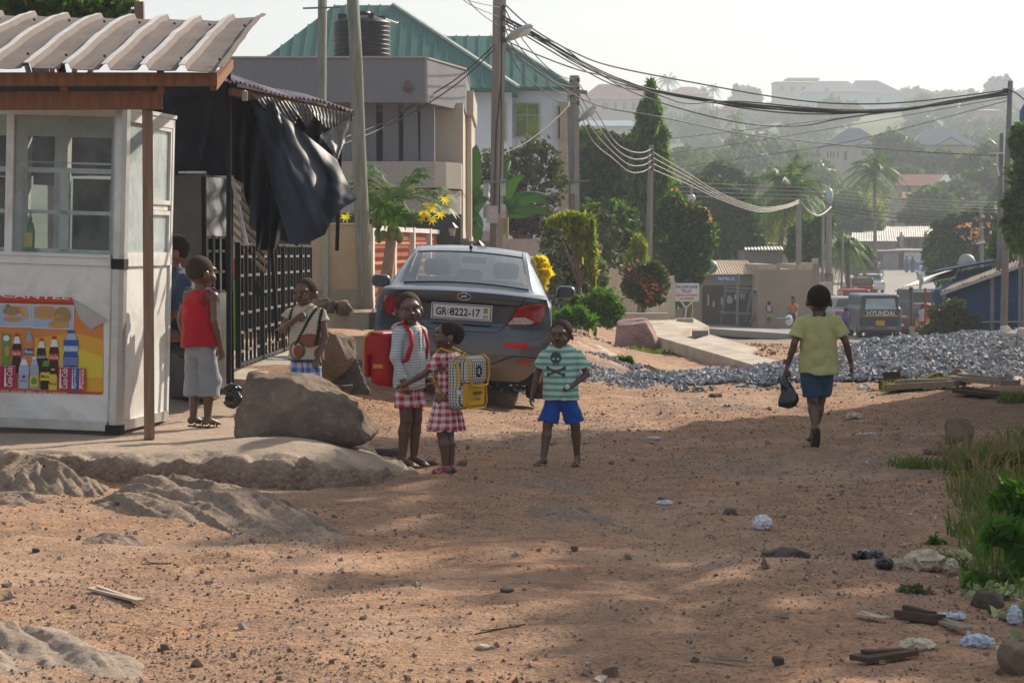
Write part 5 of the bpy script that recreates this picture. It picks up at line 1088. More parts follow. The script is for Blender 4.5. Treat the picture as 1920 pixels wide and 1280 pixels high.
for i, c in enumerate(((.5, .02, .02), (.7, .5, .03), (.03, .25, .08))):
    mb = MB(); prect(mb, .212, .252, .03-.014*i, .044-.014*i, .018); mb.build('plate_flag', mat('flag%d' % i, c), plo)
# badge: oval with a slanted H
mb = MB(); lc = (0.0, .995); M_chr = mat('chrome', (.75, .75, .75), .15, metal=1)
mb.tube([Vector(p) for p in pr(np.array([c3(lc[0]+.064*math.cos(a), lc[1]+.034*math.sin(a)) for a in np.linspace(0, 6.283, 24)]))], .0055, 6)
for a, b in (((-.030, -.022), (-.018, .024)), ((.018, -.024), (.030, .022)), ((-.026, -.006), (.026, .006))): mb.tube([Vector(p) for p in pr(np.array([c3(lc[0]+a[0], lc[1]+a[1]), c3(lc[0]+b[0], lc[1]+b[1])]))], .0065, 6)
mb.build('badge', M_chr, car)
mb = MB(CM); mb.ell((.0, 1.27, 1.47), (.02, .05, .03), 10); mb.build('antenna', mat('brown_plastic', (.10, .05, .04), .5), car, True)
mb = MB(CM); mb.tube([T[k_, 2] for k_ in range(24, 60)], .006, 5); mb.tube([T[k_, 58] for k_ in range(24, 60)], .006, 5); i0, i1 = [int(np.argmin(np.abs(ty-v))) for v in (.46, 1.16)]; mb.tube([T[i0, j]+np.array([0, 0, .002]) for j in range(2, 59)], .007, 5); mb.tube([T[i1, j]+np.array([0, 0, .002]) for j in range(2, 59)], .008, 5); mb.build('window_seal', M_trimb, car)
for sg in (-1, 1):
    d = SDF((.82, 2.7, .92), (1.14, 2.96, 1.16), .007); d.box((1.0, 2.83, 1.045), (.205, .12, .135), .055, 0); d.cone((.84, 2.84, .975), (.93, 2.84, .995), .022, .02, .01)
    Mx = CM@Matrix.Scale(sg, 4, (1, 0, 0)); P, Q = d.mesh(); A_m = np.array(Mx); o = obj_from('mirror', P@A_m[:3, :3].T+A_m[:3, 3], Q if sg > 0 else Q[:, ::-1], M_paint, car, True)
    mb = MB(Mx); mb.prism([(x*.88+1.0*.12, z*.88+1.045*.12) for x, z in ellpoly(1.0, 1.045, .10, .066, 18)], 2.762, 2.766, 'y'); mb.build('glass', mat('mirror_glass', (.03, .035, .045), .05, spec=.8), o)
M_tyre = mat('tyre', (.028, .024, .021), .9, (.10, .07, .05), 6, bump=.3, bscale=40); M_rim = mat('alloy', (.4, .4, .4), .35, metal=.8)
for (wx, wy) in ((-.745, .87), (.745, .87), (-.745, 3.45), (.745, 3.45)):
    RM = Matrix.Rotation(R(90), 3, 'Y'); mb = MB(CM); mb.lathe([(.21, -.10), (.27, -.10), (.31, -.085), (.318, -.05), (.318, .05), (.31, .085), (.27, .10), (.21, .10)], (wx, wy, .318), 40, M=RM); w_ = mb.build('wheel', M_tyre, car, smooth=50)
    mb = MB(CM); mb.lathe([(.20, -.06), (.215, .06), (.215, .085), (.19, .08), (.05, .07)] if wx > 0 else [(.05, -.07), (.19, -.08), (.215, -.085), (.215, -.06), (.2, .06)], (wx, wy, .318), 30, M=RM); mb.build('rim', M_rim, w_, smooth=40)
mb = MB(CM); mb.bx(-.72, .72, .12, 4.1, .17, .3); mb.bx(-.62, .62, .35, .9, .2, .62); mb.build('underbody', M_trimb, car)
mb = MB(CM); mb.tube([(.18, .10, .22), (.18, .5, .2)], .03, 10); mb.tube([(-.2, .35, .19), (.2, .35, .19)], .08, 10); mb.build('exhaust', mat('rusty', (.15, .09, .06), .7, metal=.4), car, True)
M_seat = mat('seat_cloth', (.10, .11, .12), .9)
for x in (-.36, .36, 0):
    d = SDF((x-.2, 1.15, .6), (x+.2, 2.3, 1.42), .015); y_0 = 1.92 if x else 1.32; zt_ = 1.30 if x else 1.22
    d.box((x, y_0, zt_-.06), (.27, .11, .17), .05, .02); d.box((x, y_0+.06, zt_-.42), (.48 if x else .3, .14, .52), .06, .02); d.build('headrest' if not x else 'seat', M_seat, car, CM)
mb = MB(CM); mb.bx(-.6, .6, 1.18, 1.34, .5, 1.1); mb.bx(-.6, .6, .5, 1.2, 1.03, 1.05); mb.bx(-.62, .62, 2.9, 3.25, .7, 1.0); mb.build('interior', M_seat, car); mb = MB(CM); mb.box((0, 2.62, 1.33), (.26, .03, .07)); mb.build('inner_mirror', M_trimb, car)
# ---------------------------------------------------------------- buildings and walls
def X(px, Y): return (px-960)/F*Y*1.0008
def Zp(py, Y): return W(960, py, Y).z
M_pebble = mat('pebbledash', (.215, .22, .245), .95, (.13, .135, .155), 28, bump=.4, bscale=60, grime=(.26, .25, .24), gscale=.4, gamt=.4)
M_pebl = mat('pebbledash_pale', (.40, .37, .34), .95, (.30, .27, .25), 28, bump=.4, bscale=60)
M_cream = mat('cream_wall', (.52, .47, .39), .9, (.44, .39, .32), 1); M_dark = mat('window_dark', (.035, .04, .045), .25)
gh = thing('house', 'grey pebble-dash house with a flat parapet, stone piers and a long balcony', 'house', (-5, 64, 0))
mb = MB(); y0 = 60
mb.prism([(X(420, 60), 60), (X(798, 60), 60), (X(873, 64), 64), (X(873, 64), 71), (X(420, 60), 71)], Zp(192, 60), Zp(109, 60)); mb.build('parapet', M_pebble, gh)
mb = MB(); mb.prism([(X(418, 60), 59.95), (X(799, 60), 59.95), (X(875, 64), 63.95), (X(875, 64), 70.9), (X(418, 60), 70.9)], Zp(109, 60), Zp(106, 60)); mb.build('coping', M_pebl, gh)
for a, b in ((676, 706), (719, 748), (757, 784), (789, 815), (640, 662)):
    mb = MB(); mb.bx(X(a, 61), X(b, 61), 61, 61.5, Zp(302, 61), Zp(193, 61)); mb.build('pier', M_pebble, gh)
mb = MB(); mb.bx(X(400, 62.5), X(870, 64), 63, 70, -.3, Zp(193, 63)); mb.build('wall', M_cream, gh)
for a, b in ((705, 718), (748, 757), (783, 790)):
    mb = MB(); mb.bx(X(a, 62.9), X(b, 62.9), 62.9, 62.99, Zp(330, 62.9), Zp(210, 62.9)); mb.build('window', M_dark, gh)
mb = MB(); mb.prism([(X(600, 60), 60.2), (X(815, 60), 60.2), (X(866, 62), 61.5), (X(866, 62), 64), (X(600, 60), 64)], Zp(352, 60), Zp(302, 60)); mb.prism([(X(600, 60), 60.3), (X(815, 60), 60.3), (X(864, 62), 61.6), (X(864, 62), 64), (X(600, 60), 64)], Zp(400, 60), Zp(355, 60)); mb.build('balcony', M_pebl, gh)
mb = MB(); mb.bx(X(820, 66), X(888, 66), 66, 73, Zp(216, 66), Zp(170, 66)); mb.bx(X(822, 66.5), X(884, 66.5), 66.6, 73, -.3, Zp(216, 66)); mb.bx(X(876, 66), X(884, 66), 66.2, 66.5, Zp(420, 66), Zp(216, 66)); mb.build('annex', M_cream, gh)
mb = MB(); mb.bx(X(600, 60), X(866, 62), 60.6, 60.9, -.3, Zp(401, 60)); mb.build('ground_floor', M_dark, gh)
mb = MB(); mb.lathe([(0, .02), (.06, .02), (.05, .12), (.0, .14)], tuple(W(766, 168, 59.9)), 12); mb.ell(tuple(W(766, 157, 59.92)), (.07, .05, .09), 10); mb.ell(tuple(W(766, 166, 59.95)), (.13, .05, .10), 10); mb.build('wall_lamp', mat('stone_lamp', (.16, .11, .09), .8), gh, True)
M_tank = mat('black_tank', (.010, .011, .014), .4, (.016, .017, .019), 3, grime=(.05, .045, .04), gscale=2, gamt=.5); tk = thing('water_tank', 'black ribbed plastic water tank on the flat roof of the grey house', 'water tank', tuple(W(678, 108, 62)))
tz0 = W(678, 108, 62).z; tr = .73; prof = [(tr, 0)]
for i in range(8): prof += [(tr, i*.115+.03), (tr+.02, i*.115+.05), (tr+.02, i*.115+.07), (tr, i*.115+.09)]
prof += [(tr*.97, .93), (tr*.5, 1.05), (.2, 1.08), (0, 1.08)]; mb = MB(); mb.lathe(prof, (W(678, 0, 62).x, 62, tz0), 36); mb.build('body', M_tank, tk, smooth=40)
mb = MB(); mb.lathe([(0, 1.06), (.24, 1.06), (.26, 1.12), (.22, 1.17), (0, 1.19)], (W(678, 0, 62).x, 62, tz0), 24); mb.build('lid', M_tank, tk, smooth=40)
for k_ in range(4):
    a_ = .5+k_*math.pi/2; mb = MB(); mb.box((W(678, 0, 62).x+.55*math.cos(a_), 62+.55*math.sin(a_), tz0+.98), (.22, .06, .22), a_); mb.build('lug', M_tank, tk)
an_ = thing('aerial', 'thin television aerial fixed above the tank on the green roof house', 'aerial', tuple(W(722, 60, 63))); mb = MB(); mb.tube([W(724, 105, 63), W(722, 38, 63)], .015, 5); mb.tube([W(709, 33, 63), W(746, 45, 63)], .012, 5)
for i in range(7): p = W(712+i*5, 34+i*1.6, 63); mb.tube([p-Vector((.0, .3, .03)), p+Vector((.06, .3, .05))], .008, 4)
mb.build('rods', M_alu, an_)

M_groof = mat('green_roof', (.022, .115, .095), .6, (.03, .135, .115), 2, metal=.1, grime=(.06, .13, .11), gscale=.5, gamt=.3); M_wwall = mat('white_render', (.72, .75, .79), .85, (.62, .65, .68), .8)
gr_ = thing('house', 'white two-storey house with a big green standing-seam hip roof', 'house', (-3, 106, 0))
def hip(mb, x0, x1, y0, y1, ze, zr, rx0, rx1, ry, seams=None, ov=0, th=.12):
    E = [(x0, y0, ze), (x1, y0, ze), (x1, y1, ze), (x0, y1, ze)]; A, B = (rx0, ry, zr), (rx1, ry, zr)
    mb.add(E+[A, B], [(0, 1, 5, 4), (1, 2, 5), (2, 3, 4, 5), (3, 0, 4)]); mb.bx(x0, x1, y0, y1, ze-th, ze-.002)
    if seams:
        n = int((x1-x0)/seams)
        for i in range(n+1):
            x = x0+(x1-x0)*i/n; t = 1.0
            if x < rx0: t = (x-x0)/max(.01, rx0-x0)
            if x > rx1: t = (x1-x)/max(.01, x1-rx1)
            if t > .02: mb.beam((x, y0, ze+.02), (x, y0+(ry-y0)*t, ze+(zr-ze)*t+.02), .06, .07)
mb = MB(); ze = Zp(165, 100); hip(mb, X(425, 100), X(972, 100), 100, 113, ze, Zp(8, 106), X(628, 106), X(738, 106), 106.5, .5); mb.build('roof', M_groof, gr_)
mb = MB(); hip(mb, X(760, 103), X(1076, 103), 103.5, 114, Zp(163, 103.5), Zp(66, 108), X(800, 108), X(926, 108), 108.5, .5); mb.build('roof', M_groof, gr_)
mb = MB(); mb.beam((X(738, 106), 106.5, Zp(8, 106)+.06), (X(972, 100), 99.98, ze+.06), .16, .1); mb.beam((X(926, 108), 108.5, Zp(66, 108)+.05), (X(1076, 103), 103.5, Zp(163, 103.5)+.05), .14, .1); mb.build('hip_cap', mat('pale_cap', (.45, .5, .45), .5), gr_)
mb = MB(); mb.bx(X(440, 100), X(960, 101), 101, 112, -1.5, ze-.12); mb.bx(X(700, 104), X(1063, 104.2), 104.2, 113, -1.5, Zp(163, 103.5)-.12); mb.build('wall', M_wwall, gr_)
mb = MB(); mb.bx(X(1048, 104), X(1066, 104), 104.0, 104.2, -1.5, ze-.3); mb.build('pilaster', mat('peach', (.5, .38, .28), .9), gr_)
def window(par, a, b, t, bt, Y, glass, fr, bars=1, ft=.06):
    w_ = MB(); x0, x1, z0, z1 = X(a, Y), X(b, Y), Zp(bt, Y), Zp(t, Y); w_.bx(x0, x1, Y, Y+.05, z0, z1); o = w_.build('window', glass, par); f_2 = MB()
    f_2.bx(x0-ft, x0, Y-.04, Y+.05, z0-ft, z1+ft); f_2.bx(x1, x1+ft, Y-.04, Y+.05, z0-ft, z1+ft); f_2.bx(x0, x1, Y-.04, Y+.05, z1, z1+ft); f_2.bx(x0, x1, Y-.04, Y+.05, z0-ft, z0)
    for i in range(bars): xm = x0+(x1-x0)*(i+1)/(bars+1); f_2.bx(xm-ft*.4, xm+ft*.4, Y-.03, Y-.001, z0, z1)
    f_2.bx(x0, x1, Y-.032, Y-.003, z0+(z1-z0)*.66-ft*.4, z0+(z1-z0)*.66+ft*.4); f_2.build('frame', fr, o); return o
M_frame = mat('tan_frame', (.48, .38, .26), .7); window(gr_, 968, 1009, 196, 255, 100.9 if False else 104.1, mat('green_curtain', (.22, .33, .05), .6, (.03, .06, .02), .9), M_frame)
window(gr_, 939, 946, 195, 262, 100.9, M_dark, M_frame, 0)
window(gr_, 1046, 1050, 200, 260, 103.9, M_dark, M_frame, 0)

# compound walls on the left
M_beige = mat('beige_wall', (.50, .40, .25), .9, (.43, .34, .21), 1, bump=.1, grime=(.28, .2, .13), gscale=1.2, gamt=.4); M_brick = mat('terracotta', (.45, .16, .09), .85, (.36, .13, .08), 4); M_whitew = mat('limewash', (.60, .57, .53), .9, (.5, .47, .43), 2, grime=(.28, .25, .22), gscale=1.5)
bw = thing('boundary_wall', 'beige rendered boundary wall with pale green pilasters behind the leaning pole', 'wall', (-3.6, 48, .3))
mb = MB(); mb.bx(X(560, 48), X(684, 48), 48, 48.2, .1, Zp(421, 48)); mb.build('wall', M_beige, bw); mb = MB(); mb.bx(X(560, 48), X(686, 48), 47.95, 48.25, Zp(421, 48), Zp(418, 48)); mb.build('coping', M_whitew, bw)
for a in (607, 672): mb = MB(); mb.bx(X(a, 48), X(a+9, 48), 47.9, 48.0, .1, Zp(424, 48)); mb.build('pilaster', mat('pale_green', (.36, .42, .33), .9), bw)
mb = MB(); mb.bx(X(560, 48), X(684, 48), 47.93, 47.999, .1, Zp(543, 48)); mb.build('plinth', mat('plinth', (.33, .29, .2), .9), bw)
lw = thing('lattice_wall', 'terracotta lattice block wall with white posts and coping running away behind the car', 'wall', (-2.5, 50, .3))
q0, q1 = (X(688, 46.5), 46.5), (X(826, 62), 62); zt0, zt1 = Zp(432, 46.5), Zp(444, 62); nP = 4
LV = Vector((q1[0]-q0[0], q1[1]-q0[1], 0)); LL = LV.length; la = math.atan2(LV.y, LV.x); LM = Matrix.Translation((q0[0], q0[1], 0)) @ Matrix.Rotation(la, 4, 'Z')
for i in range(nP+1): mb = MB(LM); x = LL*i/nP; mb.bx(x-.14, x+.14, -.14, .14, -.2, zt0+.12); mb.build('post', M_whitew, lw)
for i in range(nP):
    mb = MB(LM); a, b = LL*i/nP+.14, LL*(i+1)/nP-.14; mb.bx(a, b, -.12, .12, zt0, zt0+.1); mb.build('coping', M_whitew, lw)
    mb = MB(LM); n_ = 15
    for k_ in range(n_):
        x = a+(b-a)*(k_+.5)/n_; zz_ = np.linspace(.55, zt0-.001, 17); mb.tube([(x+(.045 if j % 2 else -.02), 0, z_) for j, z_ in enumerate(zz_)], .035, 5)
    for z_ in (.5, .9, 1.3, 1.7): mb.bx(a, b, -.045, .045, z_-.03, z_+.03)
    mb.build('lattice', M_brick, lw); mb = MB(LM); mb.bx(a, b, -.1, .1, -.2, .5); mb.build('footing', M_whitew, lw)
lav = thing('boundary_wall', 'lavender boundary wall topped with white shards beyond the car roof', 'wall', (-1, 70, 0)); mb = MB(); mb.bx(X(765, 70), X(930, 70), 70, 70.25, -.4, Zp(433, 70)); mb.build('wall', mat('lavender', (.40, .35, .46), .9), lav)
mb = MB()
for i in range(44): a = X(770+i*3.7, 70); mb.prism([(a, Zp(434, 70)), (a+.05, Zp(434, 70)), (a+.02+.02*(i % 3), Zp(434-5-3*(i % 4), 70))], 70.05, 70.1, 'y')
mb.build('shard', M_whitew, lav)
for (px, py, Y, lb) in ((848, 432, 60, 'black lantern on a post cap, left one above the car roof'), (898, 466, 60, 'black lantern, right one above the car roof')):
    lt = thing('lantern', lb, 'lantern', tuple(W(px, py+12, Y))); c = W(px, py, Y); s_ = .09
    mb = MB(); mb.lathe([(s_*.7, -.14), (s_*1.1, .06), (s_*.2, .08)], c, 6); mb.build('glass', mat('lantern_glass', (.35, .32, .26), .2), lt); mb = MB(); mb.lathe([(s_*1.7, .06), (s_*1.5, .09), (.015, .2), (0, .23)], c, 6); mb.lathe([(s_*.8, -.17), (s_*.8, -.14)], c, 6); mb.tube([c-Vector((0, 0, .3)), c-Vector((0, 0, .16))], .02, 6); mb.build('cap', M_blk, lt)
gw_ = thing('boundary_wall', 'low pale boundary wall with a stepped top beside the croton bush', 'wall', (-1, 62, 0)); mb = MB(); mb.bx(X(830, 62), X(935, 62), 62.3, 62.6, -.5, Zp(452, 62)); mb.bx(X(826, 62), X(880, 62), 62.1, 62.7, Zp(452, 62), Zp(447, 62)); mb.bx(X(925, 66), X(1010, 66), 66, 66.2, -.6, Zp(448, 66)); mb.bx(X(940, 65.8), X(948, 65.8), 65.8, 66, -.6, Zp(440, 66)); mb.build('wall', mat('mauve_wall', (.40, .35, .36), .9), gw_)
pk = thing('picket_wall', 'cream wall of narrow upright piers behind the pink bush', 'wall', (3.4, 82, -1)); PA, PB = (X(1108, 72), 72), (X(1262, 88), 88)
for i in range(22):
    t = i/21; x, y = PA[0]+(PB[0]-PA[0])*t, PA[1]+(PB[1]-PA[1])*t; big = i % 5 == 0; mb = MB(); h_ = Zp(508+16*t, y)+(.12 if big else -.05); mb.bx(x-(.15 if big else .07), x+(.15 if big else .07), y-.1, y+.1, -1.6, h_); mb.build('pier', M_cream, pk)
mb = MB(); mb.add([(PA[0], PA[1]+.12, -1.7), (PB[0], PB[1]+.12, -1.7), (PB[0], PB[1]+.12, -.6), (PA[0], PA[1]+.12, -.35)], [(0, 1, 2, 3)]); mb.add([(PA[0], PA[1]+.3, -1.7), (PB[0], PB[1]+.3, -1.7), (PB[0], PB[1]+.3, -.6), (PA[0], PA[1]+.3, -.35)], [(3, 2, 1, 0)]); mb.build('base', M_cream, pk)
mb = MB(); mb.bx(X(1165, 66), X(1252, 66), 66, 66.35, Zp(600, 66), Zp(587, 66)); tag(mb.build('kerb', M_conc), kind='structure')

# street-corner shop and mud-coloured building
M_mud = mat('mud_wall', (.33, .26, .19), .95, (.28, .22, .16), .6, bump=.1, grime=(.22, .17, .13), gscale=.6, gamt=.5); M_tanroof = mat('tan_sheet', (.47, .36, .25), .7, (.40, .29, .2), .5, stretch=(6, 1, 1)); M_brown = mat('brown_door', (.075, .045, .038), .7)
def corr(mb, A, B, C, D, n, amp=.03):  # A-B eave, D-C ridge
    A, B, C, D = map(Vector, (A, B, C, D)); nn = n*4+1; P = np.zeros((2, nn, 3))
    for j in range(nn):
        t = j/(nn-1); o = amp*math.sin(j*math.pi/2); P[0, j] = A.lerp(B, t)+Vector((0, 0, o)); P[1, j] = D.lerp(C, t)+Vector((0, 0, o))
    mb.grid(P); Q = P.copy(); Q[..., 2] -= .012; mb.grid(Q, flip=True)
sh = thing('shop', 'brown corner shop with a tan corrugated roof and dark shutters', 'shop', (11, 120, -2.4)); Y = 119
mb = MB(); mb.bx(X(1252, Y), X(1424, Y), Y, Y+8, -2.9, Zp(513, Y)); mb.build('wall', M_mud, sh)
mb = MB(); corr(mb, (X(1248, Y), Y-.5, Zp(514, Y)), (X(1418, Y), Y-.5, Zp(514, Y)), (X(1420, Y), Y+5, Zp(488, Y+5)), (X(1262, Y), Y+5, Zp(488, Y+5)), 34); mb.build('roof', M_tanroof, sh)
mb = MB(); mb.bx(X(1316, Y), X(1414, Y), Y-.06, Y-.005, -2.45, Zp(535, Y)); mb.build('shutter', M_brown, sh)
mb = MB()
for (px, py, w, h) in ((1328, 562, 5, 26), (1338, 570, 4, 16), (1368, 562, 12, 18), (1380, 556, 7, 12), (1353, 564, 4, 18), (1390, 556, 4, 14), (1395, 556, 3, 14)):
    c = W(px, py, Y-.08); n_ = 9; mb.prism([(c.x+w/2/37.8*math.cos(a)*(.7+.5*rnd.random()), c.z+h/2/37.8*math.sin(a)*(.7+.5*rnd.random())) for a in np.linspace(0, 5.6, n_)], Y-.09, Y-.07, 'y')
mb.build('torn_paper', mat('torn_paper', (.45, .48, .52), .8), sh)
mb = MB(); mb.bx(X(1262, Y), X(1279, Y), Y-.04, Y-.002, Zp(577, Y), Zp(564, Y)); mb.build('window', M_dark, sh)
bs = thing('bus_shelter', 'grey steel frame of a bus shelter with a bench before the shop shutters', 'shelter', (11, 116.5, -2.4)); Y2 = 116.5; mb = MB(); pt_ = lambda px, py, yy=Y2: W(px, py, yy)
M_gst = mat('grey_steel', (.17, .19, .20), .5, metal=.4)
for a in ((1351, 608, 1361, 540), (1398, 604, 1410, 541), (1408, 541, 1357, 538), (1349, 586, 1406, 589), (1362, 545, 1402, 547)): mb.beam(pt_(a[0], a[1]), pt_(a[2], a[3]), .09, .09)
mb.build('frame', M_gst, bs); mb = MB(); mb.beam(pt_(1348, 585, Y2-.3), pt_(1408, 588, Y2-.3), .5, .06); mb.build('bench', M_gst, bs)
sp_ = thing('street_sign', 'white on blue street name plate fixed to a steel post by the shelter', 'street sign', (X(1383, 115), 115, -2.4)); mb = MB(); mb.tube([W(1382, 609, 115), W(1384, 513, 115)], .07, 8); mb.build('post', M_gst, sp_)
mb = MB(); a, b = W(1343, 527, 114.9), W(1381, 518, 114.9); mb.bx(a.x, b.x, 114.88, 114.94, a.z, b.z); pl_ = mb.build('plate', mat('sign_blue', (.03, .14, .42), .5), sp_)
mb = MB(); text(mb, 'TROTRO ST.', (((a.x+b.x)/2), 114.87, (a.z+b.z)/2), (1, 0, 0), (0, 0, 1), w=.85, h=.15, bold=.02); mb.build('lettering', M_white, pl_)
mw = thing('building', 'plain mud-coloured building with a notched parapet beside the corner shop', 'building', (14, 116, -2.4)); Y = 116
mb = MB(); t_ = Zp(496, Y); nb = Zp(505, Y); x_ = lambda p: X(p, Y); mb.prism([(x_(1421), -2.9), (x_(1523), -2.9), (x_(1523), t_), (x_(1496), t_), (x_(1490), nb), (x_(1463), nb), (x_(1456), t_), (x_(1421), t_)], Y, Y+9, 'y'); mb.bx(x_(1523), x_(1537), Y+.3, Y+9, -2.9, t_+.05); mb.build('wall', M_mud, mw)
mb = MB(); mb.bx(x_(1421), x_(1456), Y-.03, Y-.003, t_-.25, t_+.01); mb.bx(x_(1496), x_(1523), Y-.03, Y-.003, t_-.25, t_+.01); mb.build('band', M_conc, mw)
for i in range(4): mb = MB(); mb.bx(x_(1524+i*3), x_(1526+i*3), Y+.2, Y+.5, t_+.06, t_+.3); mb.build('merlon', M_cream, mw)
def shack(label, a, b, t, e, bt, Y, wallm, roofm, d=6, ridge=None, n=14, cat='building'):
    s = thing('building', label, cat, (X((a+b)/2, Y), Y, Zp(bt, Y))); mb = MB(); mb.bx(X(a, Y), X(b, Y), Y, Y+d, Zp(bt, Y)-1.5, Zp(e, Y)-.04); mb.build('wall', wallm, s)
    mb = MB(); corr(mb, (X(a-2, Y), Y-.4, Zp(e, Y)), (X(b+2, Y), Y-.4, Zp(e, Y)), (X(b, Y+d), Y+d, Zp(t, Y+d)), (X(a, Y+d), Y+d, Zp(t, Y+d)), n); mb.build('roof', roofm, s); return s
M_rust = mat('rust_sheet', (.26, .13, .09), .8, (.18, .10, .08), .8, stretch=(4, 1, 1)); M_zinc = mat('zinc_sheet', (.45, .44, .42), .5, (.33, .32, .31), .6, metal=.2, stretch=(4, 1, 1)); M_palesh = mat('pale_sheet', (.55, .53, .48), .6, (.40, .36, .30), .3, stretch=(4, 1, 1))
shack('small shack with a rusty roof by the street pole', 1538, 1562, 502, 512, 600, 128, M_mud, M_rust, n=6); 
mb = MB()
for i in range(9): mb.beam((X(1537+i*3, 118), 118, Zp(575, 118)), (X(1537+i*3, 118), 118, Zp(528, 118)), .03, .03)
for z_ in (530, 545, 560, 574): mb.beam((X(1536, 118), 118, Zp(z_, 118)), (X(1563, 118), 118, Zp(z_, 118)), .03, .03)
tag(mb.build('window_grille', M_white), 'white steel grille beside the mud-coloured building', 'grille')
shack('low grey walled building behind the corner shop roof', 1395, 1466, 462, 468, 500, 135, mat('greywall', (.24, .22, .21), .9), M_zinc, 5, n=12)
shack('flat pale wall block behind the palm trunk', 1400, 1475, 455, 458, 490, 150, M_conc, M_conc, 5, n=4)
shack('pink walled house half hidden by dark trees', 1384, 1412, 358, 362, 410, 190, mat('pinkwall', (.50, .26, .24), .9), M_rust, 5, n=4)

# rows of shops at the far end of the street
fs = shack('far shop row with a grey shutter and a white and blue front', 1600, 1752, 466, 470, 514, 240, mat('shopwall', (.22, .20, .19), .9), mat('slab_grey', (.3, .28, .26), .9), 4, n=2)
for a, b, t, bt, c, nm in ((1655, 1684, 474, 513, (.27, .25, .23), 'shutter'), (1694, 1727, 473, 492, (.55, .58, .60), 'shop_front'), (1694, 1727, 492.2, 513, (.10, .28, .45), 'shop_front'), (1686, 1692, 476, 513, (.08, .05, .05), 'doorway'), (1630, 1650, 474, 513, (.12, .12, .12), 'doorway'), (1696, 1728, 469, 472, (.55, .36, .08), 'fascia')):
    mb = MB(); mb.bx(X(a, 239.8), X(b, 239.8), 239.8, 239.95, Zp(bt, 239.8), Zp(t, 239.8)); mb.build(nm, mat('c_%d%d' % (a, bt), c, .8), fs)
us = shack('upper brick rooms with a long wavy zinc roof behind the shop terrace', 1618, 1760, 424, 444, 470, 246, mat('brickred', (.22, .13, .11), .9), M_palesh, 14, n=34)
for a, b in ((1700, 1707), (1714, 1722), (1738, 1744), (1655, 1668)): mb = MB(); mb.bx(X(a, 245.9), X(b, 245.9), 245.85, 245.95, Zp(463, 245.9), Zp(448, 245.9)); mb.build('window', M_dark if a > 1690 else M_whitew, us)
shack('lean-to with a pale yellow-edged sheet roof at the far left of the shops', 1596, 1678, 436, 452, 470, 243, mat('woodgrey', (.25, .21, .18), .9), M_palesh, 6, n=18)

def hiphouse(label, a, b, eave, ridge, base, Y, wallm, roofm, ra=.35, rb=.65, wins=(), d=None, gable=False):
    s = thing('house', label, 'house', (X((a+b)/2, Y), Y, Zp(base, Y))); x0, x1 = X(a, Y), X(b, Y); d = d or (x1-x0)*.7; ov = .03*(x1-x0)
    mb = MB(); mb.bx(x0+ov, x1-ov, Y+ov, Y+d-ov, Zp(base, Y)-3, Zp(eave, Y)-.1); mb.build('wall', wallm, s)
    mb = MB(); hip(mb, x0, x1, Y, Y+d, Zp(eave, Y), Zp(ridge, Y+d/2), x0+(x1-x0)*ra, x0+(x1-x0)*rb, Y+d/2, None, th=.15); mb.build('roof', roofm, s)
    if gable:
        g0, g1 = x0+(x1-x0)*gable[0], x0+(x1-x0)*gable[1]; zr_ = Zp(gable[2], Y); mb = MB(); mb.prism([(g0, Zp(eave, Y)), (g1, Zp(eave, Y)), ((g0+g1)/2, zr_)], Y-1.2, Y+d*.4, 'y'); mb.build('roof', roofm, s)
        mb = MB(); mb.prism([(g0+.4, Zp(eave, Y)), (g1-.4, Zp(eave, Y)), ((g0+g1)/2, zr_-.35)], Y-1.3, Y-1.21, 'y'); mb.build('gable', wallm, s)
    for (wa, wb, wt, wbt) in wins: mb = MB(); mb.bx(X(wa, Y+ov), X(wb, Y+ov), Y+ov-.08, Y+ov-.002, Zp(wbt, Y), Zp(wt, Y)); mb.build('window', M_dark, s)
    return s
M_broof = mat('slate_blue_roof', (.115, .14, .165), .6, (.09, .11, .135), .3); M_rroof = mat('red_brown_roof', (.25, .10, .07), .8, (.18, .08, .06), .3); M_tanw = mat('tan_wall', (.42, .34, .25), .9); M_greyr = mat('grey_roof', (.16, .16, .16), .7); M_pink = mat('pinkish_wall', (.48, .32, .26), .9)
hiphouse('pale house with a slate blue hip roof, left one of the pair on the slope', 1540, 1662, 272, 240, 335, 400, M_cream, M_broof, .45, .62, [(1549, 1551, 284, 296), (1555, 1557, 284, 296), (1560, 1562, 284, 296), (1568, 1570, 284, 296), (1581, 1586, 284, 300)], gable=(.5, .95, 256))
hiphouse('pale house with a slate blue hip roof, right one of the pair on the slope', 1700, 1836, 272, 240, 300, 400, M_tanw, M_broof, .36, .55, gable=(.36, .78, 256))
hiphouse('long rust-roofed house with zinc patches below the slate blue pair', 1676, 1800, 348, 327, 375, 330, mat('ochre', (.45, .36, .2), .9), M_rroof, .15, .9, [(1700, 1706, 352, 362), (1730, 1736, 352, 362)])
hiphouse('low zinc-roofed house beside the rust-roofed one', 1755, 1850, 346, 328, 370, 322, M_conc, M_zinc, .2, .75)
hiphouse('grey unroofed block on the right of the slope', 1828, 1885, 280, 276, 330, 380, M_conc, M_conc, .1, .9)
hiphouse('red-brown roof house among trees near the right poles', 1760, 1835, 318, 305, 335, 365, M_tanw, M_rroof)
hiphouse('long low tin roofs near the bottom of the slope', 1690, 1860, 372, 360, 392, 290, M_conc, M_rroof, .05, .95)
hiphouse('wide pale tin roof above the far shops', 1770, 1870, 398, 378, 420, 280, M_conc, M_palesh, .05, .95)
hiphouse('large brown-roofed villa at the left end of the ridge', 1085, 1215, 186, 158, 226, 700, M_pink, M_rroof, .3, .8, [(1128, 1140, 192, 206), (1150, 1156, 192, 206), (1166, 1172, 192, 206), (1184, 1190, 192, 206)])
